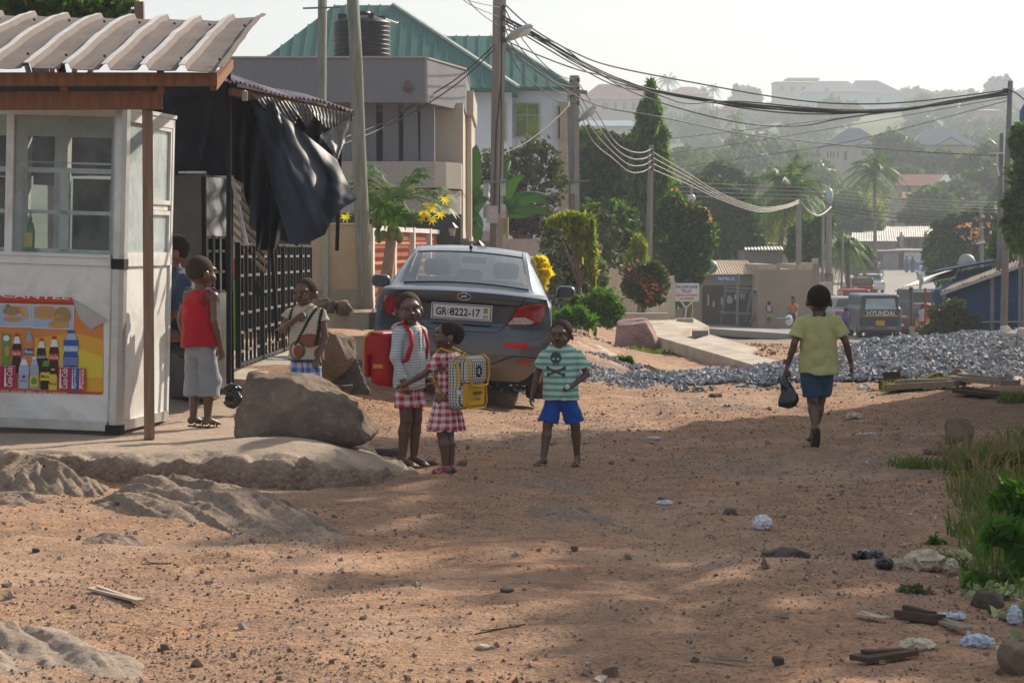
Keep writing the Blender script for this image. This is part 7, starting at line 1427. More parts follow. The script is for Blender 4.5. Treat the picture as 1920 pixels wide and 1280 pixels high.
for i, (px, py, rx, ry, Y, lb) in enumerate(((1620, 480, 14, 16, 175, 'small pale green street tree behind the low palm'), (1225, 440, 30, 30, 130, 'green tree glimpsed behind the drooping evergreen'), (1450, 420, 26, 30, 165, 'bush behind the coconut palm trunk'), (1700, 330, 24, 16, 340, 'bush under the right slate blue roofed house'), (1880, 380, 26, 30, 240, 'hazy tree behind the two right poles'), (1770, 300, 30, 18, 360, 'bush before the right slate blue roofed house'))):
    tree('tree', lb, 'tree', Y, px, [(px-rx*.4, py, rx*.7, ry*.8), (px+rx*.4, py+3, rx*.7, ry*.8), (px, py-ry*.4, rx*.6, ry*.6)], 1800, Y*.0018, G2 if i % 2 else G1, .2, 40+i)
ot = thing('dapple_tree', 'unseen tree added over the shade-casting house to break up its shadow edge', 'tree', (9.5, 24, 0)); lo_ = [(6.0, 26.6, 6.6, 1.3, 1.1, .8), (7.6, 27.3, 6.7, 1.5, 1.2, .9), (9.6, 27.4, 6.6, 1.6, 1.3, .9), (5.9, 24.3, 6.5, 1.0, 1.3, .7), (6.1, 21.8, 6.5, 1.0, 1.2, .7), (6.9, 19.6, 6.4, 1.0, 1.1, .7), (7.7, 17.4, 6.4, 1.1, 1.1, .7), (5.2, 25.6, 6.3, .6, .6, .4), (5.3, 22.6, 6.4, .5, .6, .4), (7.9, 18.8, 6.2, 1.1, 1.0, .6), (9.0, 16.6, 6.3, 1.2, 1.0, .6), (9.8, 18.6, 6.4, 1.5, 1.4, .6), (11.2, 16.2, 6.3, 1.3, 1.2, .6), (8.9, 14.6, 6.0, .8, .8, .5)]
crown(ot, lo_, 7800, .15, G2, seed=71, shell=.1, gap=.08, gs=.55); trunk(ot, (10.5, 28.2, 0), lo_, .2)  # unseen crown added so its leaves dapple the shade on the path
# trees on the far slope: four shapes, copied
protos = []
for k_ in range(4):
    t = thing('hillside_tree', 'round hazy tree on the far slope', 'tree', (0, 0, 0), 0, 'trees on the far slope'); rg = random.Random(50+k_)
    lo = [(rg.uniform(-2.6, 2.6), rg.uniform(-2, 2), rg.uniform(3.2, 6.6), rg.uniform(1.8, 3), rg.uniform(1.8, 3), rg.uniform(1.4, 2.6)) for _ in range(8)]
    crown(t, lo, 1700, .62, GH, seed=60+k_, gs=1.6); trunk(t, (0, 0, 0), lo, .3); protos.append(t)
cnt = 0; used = [0]*4; rg = random.Random(99)
def tree_h(x, y): return gz0(x, y)
for i in range(900):
    if cnt >= 285: break
    Y = 262+(((i*.618034) % 1.0)**1.25)*960+rg.random()*30; px = rg.uniform(1075, 1935); x = X(px, Y); z = float(gz(x, Y)); py = 460-(z-CAMZ)*F/Y
    if 285 < Y < 402 and 1525 < px < 1850: continue
    if 1740 > px > 1590 and Y < 300: continue
    if (1425 < px < 1700 and Y > 600 and py < 236) or (1080 < px < 1240 and 470 < Y < 720): continue
    k_ = rg.randrange(4); s_ = rg.uniform(.75, 1.35)*(1.0 if Y < 600 else .85)
    o = protos[k_] if not used[k_] else copy_tree(protos[k_]); used[k_] = 1; o.location = (x, Y, z-.4); o.scale = (s_*rg.uniform(.9, 1.3), s_, s_*rg.uniform(.75, 1.1)); o.rotation_euler = (0, 0, rg.uniform(0, 6.28)); cnt += 1
for i, (px, py, h, w) in enumerate(((1862, 150, 30, 9), (1872, 146, 34, 10), (1886, 145, 36, 12), (1852, 160, 26, 8), (1318, 165, 22, 5), (1722, 165, 18, 7), (1380, 160, 26, 4), (1822, 170, 14, 5), (1398, 172, 20, 12), (1415, 168, 24, 14), (1282, 172, 18, 10), (1780, 172, 14, 20))):
    Y = 950; b = W(px, py+h*1.3, Y); t = thing('skyline_tree', 'dark tree clump standing up on the ridge skyline', 'tree', b, 0, 'trees on the ridge skyline')
    crown(t, [lob(px, py+h*.35, w*.8, h*.4, Y), lob(px, py+h*.8, w, h*.5, Y)], 450, 1.3, G1, seed=80+i); trunk(t, b, [lob(px, py+h*.5, w, h*.3, Y)], .5)

# grass, weeds
GT = leafmat('grass_leaf', [(.07, .13, .03), (.11, .18, .04), (.16, .17, .07), (.05, .10, .02)], .4)
def blades(P, h, w, n, m, name, seed=1, lean=.5, spread=.1, parent=None, **tg):
    """P: array of tuft centres"""
    r = np.random.default_rng(seed); P = np.asarray(P, float); k = r.integers(0, len(P), n); a = r.random(n)*6.28; rr = r.random(n)**.5*spread; B = P[k]+np.stack([np.cos(a)*rr, np.sin(a)*rr, 0*a], 1)
    H = h*(.4+.9*r.random(n)); l = r.normal(size=(n, 2))*lean*H[:, None]; T = B+np.stack([l[:, 0], l[:, 1], H], 1); Mi = B*.5+T*.5+np.stack([-l[:, 0]*.15, -l[:, 1]*.15, H*.12], 1); b = r.random(n)*3.14; Wd = np.stack([np.cos(b), np.sin(b)*.4, 0*b], 1)*w*(.6+.8*r.random(n))[:, None]
    V = np.stack([B-Wd, B+Wd, Mi+Wd*.8, T, Mi-Wd*.8], 1).reshape(-1, 3); i = np.arange(n)*5; Fs = np.stack([i, i+1, i+2, i+4], 1); F2 = np.stack([i+4, i+2, i+3], 1); return obj_from(name, V, [list(f) for f in Fs]+[list(f) for f in F2], m, parent, **tg)
r_ = np.random.default_rng(77)
def scatter(n, fn):
    out = []
    while len(out) < n:
        x, y = fn(); out.append((x, y, float(gz(x, y))))
    return out
def verge():
    while True:
        y = 9+ r_.random()**.9*10.5; x = r_.uniform(2.2, 5.6); edge = np.interp(y, [9, 11, 12.5, 14.5, 16, 18, 20.5], [2.45, 2.0, 2.35, 2.75, 3.15, 3.3, 3.9])+.3*float(fb2(x*0, y*1.2, 2, 3))
        if x > edge: return x, y
vp = scatter(900, verge)
blades([p for p in vp if fb2(p[0]*.9, p[1]*.9, 2, 9) > -.35], .15, .0055, 19000, GT, 'grass', 3, .55, .14, kind='stuff')
blades([p for p in vp if p[0] > 2.9], .20, .0045, 5000, GD, 'dry_grass', 4, .45, .2, kind='stuff')
lowp = [p for p in vp if p[1] < 12.5]; V, Fq = leaves([(p[0], p[1], p[2]+.02, .22, .22, .06) for p in lowp[::2]], 9000, .034, 5, shell=.1, gs=.3); obj_from('ground_creeper', V, Fq, G4, kind='stuff')
def bushy(label, px, py, Y, L, n, size, m, seed, stems=9, name='weed', **k):
    b = W(px, py, Y); b.z = min(float(gz(b.x, Y)), b.z) if py > 720 else b.z-.1; t = thing(name, label, 'plant', b); lobes = [lob(*l, Y) for l in L]; crown(t, lobes, n, size, m, 'leaf', seed=seed, gs=.12, **k); mb = MB()
    for i, l in enumerate((lobes*4)[:stems]): e = Vector(l[:3])+Vector((rnd.uniform(-.7, .7)*l[3], rnd.uniform(-.5, .5)*l[4], rnd.uniform(0, .8)*l[5])); mb.tube([b, b.lerp(e, .5)+Vector((0, 0, .04)), e], [.006, .004, .002], 4)
    mb.build('stem', mat('weed_stem', (.14, .10, .06), .8), t); return t
bushy('leafy green weed at the right edge, lower of the two tall ones', 1860, 1150, 11.6, [(1850, 1060, 42, 44), (1880, 1010, 36, 38), (1835, 1110, 30, 30), (1890, 1100, 40, 40), (1905, 1060, 30, 40)], 520, .07, G7, 91, shell=.1, gap=.12)
bushy('leafy green weed at the right edge, upper of the two tall ones', 1900, 985, 13, [(1895, 930, 30, 34), (1910, 965, 30, 34), (1870, 960, 24, 22)], 320, .065, G7, 92, shell=.1, gap=.12)
bushy('dark leafy weed clump just above the dry grass on the right verge', 1850, 925, 17, [(1830, 880, 40, 26), (1870, 890, 44, 34), (1905, 880, 30, 34), (1800, 900, 30, 18)], 2000, .035, G2, 93, shell=.2)
bushy('small fresh weed beside the dirty white sack', 1760, 1040, 13.4, [(1760, 1020, 20, 16), (1745, 1030, 14, 10)], 200, .035, G7, 94, shell=.2)
bushy('dark tangled weed in front of the leafy ones', 1790, 1150, 11.3, [(1740, 1120, 50, 26), (1790, 1140, 44, 24), (1690, 1130, 26, 14), (1840, 1170, 40, 24)], 1800, .024, G3, 95, shell=.2)
bushy('small weed growing at the foot of the rocks beside the boulder', 640, 715, 21.5, [(635, 700, 16, 16), (645, 690, 8, 14)], 260, .04, G7, 96, shell=.2)
bushy('small green weed by the dirt path beyond the car', 1165, 688, 34, [(1160, 680, 16, 9), (1172, 674, 14, 10), (1180, 684, 10, 6)], 500, .05, G7, 97, shell=.2)
bushy('bright grass tuft on the far bank left of the round boulder', 1062, 612, 52, [(1055, 598, 26, 14), (1085, 594, 22, 14), (1100, 606, 16, 8)], 900, .09, G7, 98, shell=.1, elong=3.5, up=1.0)
for (pxs, Y, h, n, lb) in (((1672, 1798, 744), 25.6, .12, 900, 'grass tufts along the planks before the gravel heap'), ((1885, 1935, 784), 23, .1, 400, 'short green grass patch at the right edge of the dirt'), ((80, 135, 922), 16.0, .05, 200, 'tiny green tuft between the rock ledges'), ((1690, 1760, 880), 17.6, .07, 400, 'short grass at the tip of the right verge'), ((1180, 1300, 650), 47, .1, 300, 'grass fringe at the foot of the round boulder')):
    P = [(X(p, Y), Y+rnd.uniform(-.25, .25), 0) for p in np.linspace(pxs[0], pxs[1], 24)]; P = [(a+.0, b, float(gz(a, b))) for a, b, _ in P]; tag(blades(P, h, .006*max(1, Y/25), n, GT, 'grass_tuft', int(Y), .5, .12), lb, 'grass')
# ---------------------------------------------------------------- poles, wires, vehicles, far people
M_cpole = mat('concrete_pole', (.27, .24, .215), .9, (.2, .175, .155), 2, stretch=(3, 3, .5), bump=.2, bscale=20, grime=(.2, .16, .13)); M_wpole = mat('weathered_pole', (.22, .22, .175), .95, (.13, .14, .11), 4, stretch=(5, 5, .5), bump=.4, bscale=14, grime=(.42, .42, .42), gscale=1.6, gamt=.25)
M_ins = mat('insulator', (.06, .04, .035), .4); M_lampg = mat('lamp_grey', (.42, .46, .50), .4, metal=.2); M_box = mat('meter_grey', (.45, .47, .48), .6, grime=(.3, .28, .25)); M_wire = mat('cable_black', (.025, .025, .03), .6); M_wirep = mat('cable_pale', (.38, .34, .30), .5)
def pole(name, label, Y, pts, w0, w1, m, sq=True):
    b = W(*pts[0], Y); b.z = float(gz(b.x, Y)); t = thing(name, label, 'pole', b); P = [b-Vector((0, 0, .3))]+[W(*p, Y) for p in pts[1:]]; n = len(P); mb = MB()
    mb.tube(P, [(w0+(w1-w0)*i/(n-1))/2*(1.25 if sq else 1) for i in range(n)], 4 if sq else 12); mb.build('shaft', m, t, smooth=not sq); return t
pA = pole('wooden_pole', 'straight weathered wooden pole left of the leaning one', 50, [(603, 570), (602, 300), (605, -30)], .2, .19, M_wpole, False)
pB = pole('wooden_pole', 'leaning weathered wooden pole with peeling pale patches beside the papaya tree', 44, [(688, 584), (680, 450), (672, 260), (668, 120), (660, -30)], .29, .22, M_wpole, False)
p1 = pole('power_pole', 'tall concrete power pole with meter boxes and a street lamp above the car', 62, [(928, 560), (933, 250), (937, -40)], .27, .27, M_cpole)
p2 = pole('power_pole', 'second concrete power pole with a street lamp before the dark tree', 85, [(1078, 560), (1077, 300), (1077, 142)], .30, .26, M_cpole)
p3 = pole('power_pole', 'thin concrete pole standing before the drooping evergreen', 92, [(1216, 560), (1218, 400), (1221, 272)], .22, .15, M_cpole)
p4 = pole('power_pole', 'short concrete pole rising from the mud-coloured building', 117, [(1497, 600), (1498, 372)], .24, .2, M_cpole)
p5 = pole('power_pole', 'concrete pole with a pale lamp head at the street side', 128, [(1553, 590), (1554, 480), (1555, 368)], .26, .24, M_cpole)
p6 = pole('power_pole', 'thin dark pole beside the pale lamp pole', 126, [(1542, 600), (1543, 400)], .16, .14, M_wpole, False)
p7 = pole('power_pole', 'tall grey pole carrying all the black cables at the right', 74, [(1882, 560), (1888, 350), (1895, 152)], .24, .17, mat('grey_pole', (.19, .20, .21), .8, (.14, .14, .15), 2), False)
p8 = pole('power_pole', 'shorter grey pole just left of the tall cable pole', 80, [(1871, 560), (1875, 400), (1879, 250)], .20, .16, mat('grey_pole', 0), False)
p9 = pole('power_pole', 'thin pale pole with a small crossbar among the flame blossom', 150, [(1842, 540), (1840, 380)], .2, .18, M_cpole)
p10 = pole('power_pole', 'slim leaning pole beside the low palm', 136, [(1577, 560), (1580, 432)], .15, .12, M_wpole, False)
p11 = pole('power_pole', 'old post with a round lamp before the dark trees', 125, [(1297, 500), (1297, 345)], .16, .14, M_cpole)
def sub(par, name, m, fn, smooth=False): mb = MB(); fn(mb); return mb.build(name, m, par, smooth)
def lamp(par, a, b, Y, s=1.0):
    A_, B_ = W(*a, Y), W(*b, Y-.4); d = (B_-A_).normalized(); M_ = d.to_track_quat('X', 'Z').to_matrix(); L = (B_-A_).length; c = (A_+B_)/2
    def f(mb): mb.ell(c, (L*.52, L*.22, L*.13), 14, 0, M_)
    o = sub(par, 'lamp_head', M_lampg, f, True); sub(par, 'lamp_arm', M_gst, lambda mb: mb.tube([W(a[0]-9*s, a[1]+14*s, Y), W(a[0]-5*s, a[1]+3*s, Y), A_], .03, 6))
    mb = MB(); mb.ell(c+d*L*.18-Vector((0, 0, L*.07)), (L*.26, L*.17, L*.12), 12, 0, M_); mb.build('lens', mat('lamp_lens', (.6, .6, .58), .2), o, True)
lamp(p1, (950, 75), (998, 47), 62); lamp(p2, (1088, 226), (1118, 198), 85, .8)
for k_, (px, py, w, h) in enumerate(((911, 353, 10, 30), (943, 352, 10, 30), (912, 396, 12, 26), (943, 396, 10, 26), (923, 402, 22, 32))):
    c = W(px, py, 61.75-(.15 if k_ == 4 else 0)); s_ = 61.75/F
    mb = MB(); mb.box(c, (w*s_, .14, h*s_)); o = mb.build('meter_box', M_box, p1)
    if k_ == 4: mb = MB(); mb.box(c+Vector((0, -.075, .02)), (w*s_*.7, .01, h*s_*.55)); mb.build('window', M_clear, o); 
sub(p1, 'bracket', M_gst, lambda mb: mb.bx(X(906, 61.7), X(948, 61.7), 61.6, 61.7, Zp(343, 61.7), Zp(339, 61.7)))
sub(p1, 'down_cable', M_wire, lambda mb: [mb.tube([W(941, 20, 61.8), W(940, 150, 61.8), W(936+dx, 250, 61.8), W(932+dx, 400, 61.8)], .02, 5) for dx in (-6, 4)])
for (a, b) in ((1058, 352), (1077, 352)): mb = MB(); c = W(a, b, 84.7); mb.box(c, (.26, .14, .42)); mb.build('meter_box', M_box, p2)
sub(p2, 'crossbar', M_gst, lambda mb: (mb.beam(W(1056, 344, 84.6), W(1106, 338, 84.6), .06, .06), mb.beam(W(1066, 200, 84.6), W(1070, 344, 84.6), .12, .06), mb.beam(W(1078, 171, 84.5), W(1101, 174, 84.5), .12, .14)))
def insul(par, px, pys, Y, dx=8):
    for py in pys: mb = MB(); c = W(px+dx, py, Y-.25); mb.lathe([(.02, -.08), (.06, -.06), (.035, 0), (.06, .05), (.02, .08)], c, 8); mb.tube([W(px, py, Y), c], .02, 5); mb.build('insulator', M_ins, par)
insul(p1, 937, (15, 34, 55, 75), 62); insul(p2, 1077, (150, 166, 180, 193), 85); insul(p2, 1077, (150, 166, 180, 193), 85, -7); insul(p3, 1220, (283, 294, 305, 316), 92, 3)
mb = MB(); c = W(1556, 368, 127.6); mb.ell(c, (.18, .3, .42), 12); mb.build('lamp_head', M_lampg, p5, True)
mb = MB(); mb.ell(W(1297, 372, 124.8), (.2, .2, .22), 12); mb.build('lamp_head', M_lampg, p11, True)
sub(p7, 'crossbar', M_gst, lambda mb: mb.beam(W(1880, 168, 74), W(1900, 166, 74), .06, .06)); sub(p8, 'crossbar', M_whitew, lambda mb: (mb.beam(W(1855, 287, 79.8), W(1905, 288, 79.8), .08, .05), mb.tube([W(1870, 286, 79.7), W(1869, 310, 79.7), W(1873, 330, 79.7)], .03, 5)))
sub(p9, 'crossbar', M_whitew, lambda mb: mb.beam(W(1830, 457, 149.7), W(1846, 453, 149.7), .3, .12))
def wire(label, pts, r=.02, m=None, group=None, name='cable'):
    """pts: photo pixels with depth, smoothed"""
    P = [W(*p) for p in pts]; A = np.array([tuple(p) for p in P]); t = np.arange(len(P)); tt = np.linspace(0, len(P)-1, (len(P)-1)*8+1)
    out = []
    for v in tt: # catmull-rom
        i = min(int(v), len(P)-2); f = v-i; p0, p1_, p2_, p3_ = A[max(i-1, 0)], A[i], A[i+1], A[min(i+2, len(P)-1)]
        out.append(.5*((2*p1_)+(-p0+p2_)*f+(2*p0-5*p1_+4*p2_-p3_)*f*f+(-p0+3*p1_-3*p2_+p3_)*f**3))
    mb = MB(); mb.tube([Vector(o) for o in out], r, 5); return tag(mb.build(name, m or M_wire, None, True), label, 'cable', group)
G_ = 'long black cables to the tall right pole'
wire('uppermost black cable from the tall pole to the right pole, clear of the others', [(946, 8, 62), (1000, 55, 62.5), (1080, 100, 64), (1150, 125, 66), (1300, 155, 68), (1480, 186, 70), (1600, 195, 71), (1720, 190, 72), (1893, 168, 74)], .022)
for k_, (o1, o2, o3) in enumerate(((0, 0, 0), (3, 6, 2), (6, 2, 4), (10, 12, 1), (-2, -3, 3))):
    wire('one of the bunched black cables sagging across to the tall right pole', [(946, 34+o1, 62), (1000, 64+o2, 62.5), (1078, 110+o1*1.2, 64), (1160, 150+o2, 66), (1260, 175+o3, 68), (1400, 196+o1*.8, 69), (1530, 207+o2*.6, 70), (1660, 207+o3, 71), (1780, 190+o1*.5, 73), (1893, 170+k_*.8, 74)], .020, group=G_)
wire('black cable dipping lower than the bunch before rising to the right pole', [(946, 55, 62), (1040, 80, 63), (1100, 122, 64), (1180, 170, 66), (1280, 205, 67), (1400, 232, 68), (1500, 236, 70), (1580, 222, 71), (1740, 200, 72.5), (1893, 176, 74)], .02)
wire('black cable with a flat step left of the hill houses', [(946, 75, 62), (1000, 100, 63), (1080, 130, 64), (1140, 145, 65), (1240, 180, 66), (1290, 194, 67), (1380, 190, 69), (1560, 205, 70), (1700, 202, 72), (1893, 178, 74)], .02)
wire('thin black cable running down from the lamp pole to the crossbar pole', [(950, 92, 62), (1100, 190, 66), (1240, 220, 68), (1400, 252, 72), (1560, 270, 76), (1700, 283, 78), (1875, 292, 79.8)], .018)
for k_, (a, b) in enumerate(((150, 283), (166, 294), (180, 305), (193, 316))):
    wire('one of the four pale wires sagging from the second pole to the thin pole', [(1081, a, 85), (1110, a+45+k_*8, 86), (1150, 262+k_*12, 88), (1180, 283+k_*13, 90), (1205, 286+k_*12, 91), (1222, b-4, 92)], .02, M_wirep, 'pale wires between the second and the thin pole')
for k_ in range(4):
    wire('one of the four wires fanning from the tall pole down to the second pole', [(945, 12+k_*18, 62), (970, 60+k_*22, 66), (1010, 110+k_*18, 74), (1045, 140+k_*16, 80), (1077, 150+k_*14, 85)], .016, M_wire, 'wires between the tall and the second pole')
    wire('one of the wires passing from the thin pole towards the short pole', [(1222, 284+k_*11, 92), (1290, 325+k_*7, 100), (1350, 362+k_*4, 106), (1420, 388+k_*3, 111), (1470, 385+k_*2, 115), (1500, 374+k_*2, 117)], .02, M_wirep, 'wires between the thin and the short pole')
    wire('one of the faint level wires crossing before the palms', [(1250, 340+k_*9, 130), (1400, 347+k_*8, 132), (1560, 355+k_*7, 134), (1700, 372+k_*6, 136), (1875, 380+k_*6, 138)], .014, M_wirep, 'faint level wires across the valley')
wire('thick pale cable looping from the short pole to the pale lamp', [(1500, 374, 117), (1512, 392, 119), (1530, 404, 122), (1545, 400, 125), (1558, 388, 127)], .045, M_wirep)
for k_ in range(3): wire('one of the black wires from the pale lamp pole to the right poles', [(1556, 385+k_*6, 128), (1650, 398+k_*8, 115), (1740, 406+k_*5, 100), (1876, 412+k_*2, 80)], .018, M_wire, 'wires between the lamp pole and the right poles')
for k_, (a, b) in enumerate(((262, 222), (290, 238), (318, 268))): wire('one of the thin wires rising over the valley towards the right', [(1240, a, 120), (1400, (a*.6+b*.4)-2, 110), (1600, b-4, 95), (1893, 176+k_*6, 75)], .012, M_wire, 'thin rising wires over the valley')
wire('black cable swooping from the tall pole to the grey parapet on the left', [(928, 84, 61.8), (860, 145, 61), (780, 195, 60.5), (720, 230, 59), (640, 260, 56)], .018); wire('second black cable swooping down left just below the first one', [(928, 92, 61.8), (860, 155, 61), (780, 208, 60), (700, 248, 58), (630, 275, 55)], .018)
wire('cable from the second pole down left to the meter boxes', [(1073, 192, 84.8), (1040, 225, 78), (990, 265, 70), (938, 290, 62)], .02)
for k_ in range(3): wire('one of the thin wires coming in from the top left to the tall pole', [(780+k_*30, -60, 40), (860+k_*15, -5+k_*10, 52), (938, 15+k_*18, 62)], .01, M_wire, 'wires entering from the top left')
wire('two twisted cables leaving the right pole for the picture edge', [(1893, 168, 74), (1910, 178, 73), (1935, 200, 72)], .025)
mb = MB(); mb.tube([W(568, 16, 49.8), W(640, 14, 49.8)], .02, 5); mb.tube([W(604, 0, 49.8), W(604, 30, 49.8)], .015, 5); mb.build('crossbar', M_gst, pA)

# vehicles down the street
def vbody(d, L, Wd, H, cab, hood, roof_in=.10, r=.12):
    d.box((0, L/2, H*.36), (Wd, L, H*.46), r, 0); d.box((0, (cab[0]+cab[1])/2, H*.70), (Wd-roof_in*2, cab[1]-cab[0], H*.58), r*1.3, .10)
def vehicle(name, label, px, py, Y, L, Wd, H, yaw, paint, cab, van=False, dh=0, group=None):
    b = W(px, py, Y); t = thing(name, label, 'minibus' if van else 'car', b, R(yaw), group); TM = wm(t); d = SDF((-Wd/2-.2, -.2, .1), (Wd/2+.2, L+.2, H+.2), .06)
    if van: d.box((0, L/2, H*.42), (Wd, L, H*.56), .1, 0); d.box((0, L/2+.05, H*.74), (Wd*.9, L*.98, H*.5), .1, .1)
    else: vbody(d, L, Wd, H, cab, 0)
    bo_ = d.build('body', paint, t, TM)
    bv_ = bvh_of(bo_); fwd = TM.to_3x3()@Vector((0, 1, 0))
    for sg in (-1, 1):
        for wy in (L*.2, L*.8): mb = MB(TM); mb.lathe([(.05, -.1), (.3, -.1), (.32, -.05), (.32, .05), (.3, .1), (.05, .1)], (sg*(Wd/2-.1), wy, .31), 18, M=Matrix.Rotation(R(90), 3, 'Y')); mb.build('wheel', M_tyre, t)
    P_ = projector(bv_, fwd, .02); q = lambda u, v: tuple(TM@Vector((u, -1.0, v))); return t, TM, q, P_
M_vg = mat('van_grey', (.04, .07, .10), .4, (.03, .05, .075), 2, metal=.0, grime=(.12, .10, .08)); van, VM, q, P_ = vehicle('minibus', 'dark grey minibus seen from behind with a yellow band, parked down the street', 1651, 636, 98, 4.6, 1.72, 1.83, -1, M_vg, (0, 4), True)
mb = MB(); patch(mb, [(-.64, 1.22), (.64, 1.22), (.58, 1.66), (-.58, 1.66)], q, 10, 6, 0, P_); rg_ = mb.build('rear_window', mat('van_window', (.42, .52, .52), .1, (.28, .36, .36), 2), van, True)
mb = MB(); text(mb, 'HYUNDAI', tuple(VM@Vector((0, -.035, 1.07))), (1, 0, 0), (0, 0, 1), w=1.12, h=.2, bold=.02); mb.build('lettering', M_white, van)
mb = MB(); patch(mb, [(-.70, .93), (.70, .93), (.70, .985), (-.70, .985)], q, 10, 2, 0, P_); mb.build('band', mat('van_yellow', (.65, .36, .02), .5), van)
mb = MB(); patch(mb, [(-.2, .57), (.16, .57), (.16, .77), (-.2, .77)], q, 3, 3, 0, projector(bvh_of([o for o in van.children if o.name.startswith('body')][0]), VM.to_3x3()@Vector((0, 1, 0)), .03)); mb.build('number_plate', mat('van_yellow', 0), van)
for sg in (-1, 1):
    mb = MB(); patch(mb, [(sg*.72, .9), (sg*.83, .9), (sg*.82, 1.12), (sg*.72, 1.12)], q, 4, 4, 0, P_); mb.build('tail_light', M_redl, van)
    mb = MB(); mb.box(VM@Vector((sg*.45, -.09, .47)), (.3, .03, .07)); mb.build('reflector', mat('pinkish', (.5, .2, .18), .5), van)
    mb = MB(); mb.box(VM@Vector((sg*.98, 3.6, 1.0)), (.12, .1, .26)); mb.build('mirror', M_trimb, van)
mb = MB(VM); mb.bx(-.84, .84, -.08, .12, .38, .54); mb.build('bumper', mat('bumper_grey', (.13, .14, .16), .6), van); mb = MB(VM); mb.bx(-.5, .5, .3, 1.2, .12, .4); mb.build('underbody', M_trimb, van)
def sm(name, label, px, py, Y, yaw, col, win=(.10, .13, .15), L=4.1, H=1.42, metal=.2, lights=True, front=False, band=None):
    pt0 = mat('paint_'+name+str(px), col, .35, metal=metal); t, TM, q, P_ = vehicle(name, label, px, py, Y, L, 1.66, H, yaw, pt0, (L*.18, L*.74))
    mb = MB(); patch(mb, [(-.62, H*.68), (.62, H*.68), (.52, H*.93), (-.52, H*.93)], q, 8, 5, 0, P_); mb.build('windscreen' if front else 'rear_window', mat('w_%d' % px, win, .12), t, True)
    for sg in (-1, 1):
        mb = MB(); patch(mb, [(sg*.52, H*.44), (sg*.78, H*.44), (sg*.78, H*.56), (sg*.52, H*.56)], q, 4, 3, 0, P_); mb.build('headlight' if front else 'tail_light', M_clear if front else M_redl, t)
        bv_ = bvh_of([o for o in t.children if o.name.startswith('body')][0]); sdv = TM.to_3x3()@Vector((-sg, 0, 0)); Pj = projector(bv_, sdv, .015); qq = lambda u, v: tuple(TM@Vector((sg*1.4, u, v)))
        for (a, b) in ((L*.24, L*.44), (L*.47, L*.66)): mb = MB(); patch(mb, [(a, H*.68), (b, H*.68), (b-.06, H*.92), (a+.06, H*.92)], qq, 5, 4, 0, Pj); mb.build('side_window', mat('w_%d' % px, 0), t)
        if band: mb = MB(); patch(mb, [(.1, H*.30), (L*.3, H*.30), (L*.3, H*.62), (.1, H*.62)], qq, 6, 4, 0, Pj); mb.build('wing_panel', mat('band%d' % px, band, .4), t); mb = MB(); patch(mb, [(L*.78, H*.30), (L-.1, H*.30), (L-.1, H*.60), (L*.78, H*.60)], qq, 6, 4, 0, Pj); mb.build('wing_panel', mat('band%d' % px, 0), t)
    mb = MB(); patch(mb, [(-.22, H*.30), (.22, H*.30), (.22, H*.38), (-.22, H*.38)], q, 3, 2, 0, P_); mb.build('number_plate', M_pl, t); return t
sm('taxi', 'maroon and yellow taxi angled across the street right of the minibus', 1690, 630, 104, -62, (.16, .03, .025), band=(.62, .30, .02))
sm('parked_car', 'silver hatchback with red lights just left of the minibus', 1598, 616, 108, 3, (.36, .36, .38)); sm('parked_car', 'red car parked ahead of the silver hatchback', 1612, 592, 128, 2, (.42, .03, .03))
sm('parked_car', 'white car facing us on the sloping street beyond the minibus', 1640, 549, 178, 2, (.62, .65, .68), front=True, L=4.0); sm('parked_car', 'dark red car half hidden between the white car and the minibus', 1622, 560, 160, 2, (.20, .03, .03), front=True)
sm('parked_car', 'pale car at the right kerb far up the street', 1742, 532, 185, -8, (.60, .64, .66), front=True)
wv, VM, q, P_ = vehicle('minibus', 'dark green and white van standing behind the taxi', 1690, 618, 116, 4.5, 1.75, 2.0, -72, mat('van_green', (.06, .10, .10), .4), (0, 4), True); mb = MB(VM); mb.bx(-.9, .9, .1, 4.4, 1.82, 1.9); mb.build('roof_stripe', M_whitew, wv)
tk_ = thing('truck', 'old dark truck with a canvas back at the left of the far street', 'truck', W(1622, 534, 200), R(2)); TM = wm(tk_); mb = MB(TM); mb.bx(-.95, .95, .2, 5, .8, 2.2); mb.build('cargo_box', mat('truck_grey', (.12, .11, .10), .8), tk_); mb = MB(TM); mb.bx(-.9, .9, -.9, .18, .5, 1.9); mb.build('cab', mat('truck_brown', (.15, .10, .08), .6), tk_); mb = MB(TM); mb.bx(-.75, .75, -.93, -.905, 1.2, 1.75); mb.build('windscreen', M_dark, tk_)
for sg in (-.8, .8):
    for y in (.0, 4): mb = MB(TM); mb.lathe([(.1, -.12), (.42, -.12), (.42, .12), (.1, .12)], (sg, y, .42), 14, M=Matrix.Rotation(R(90), 3, 'Y')); mb.build('wheel', M_tyre, tk_)

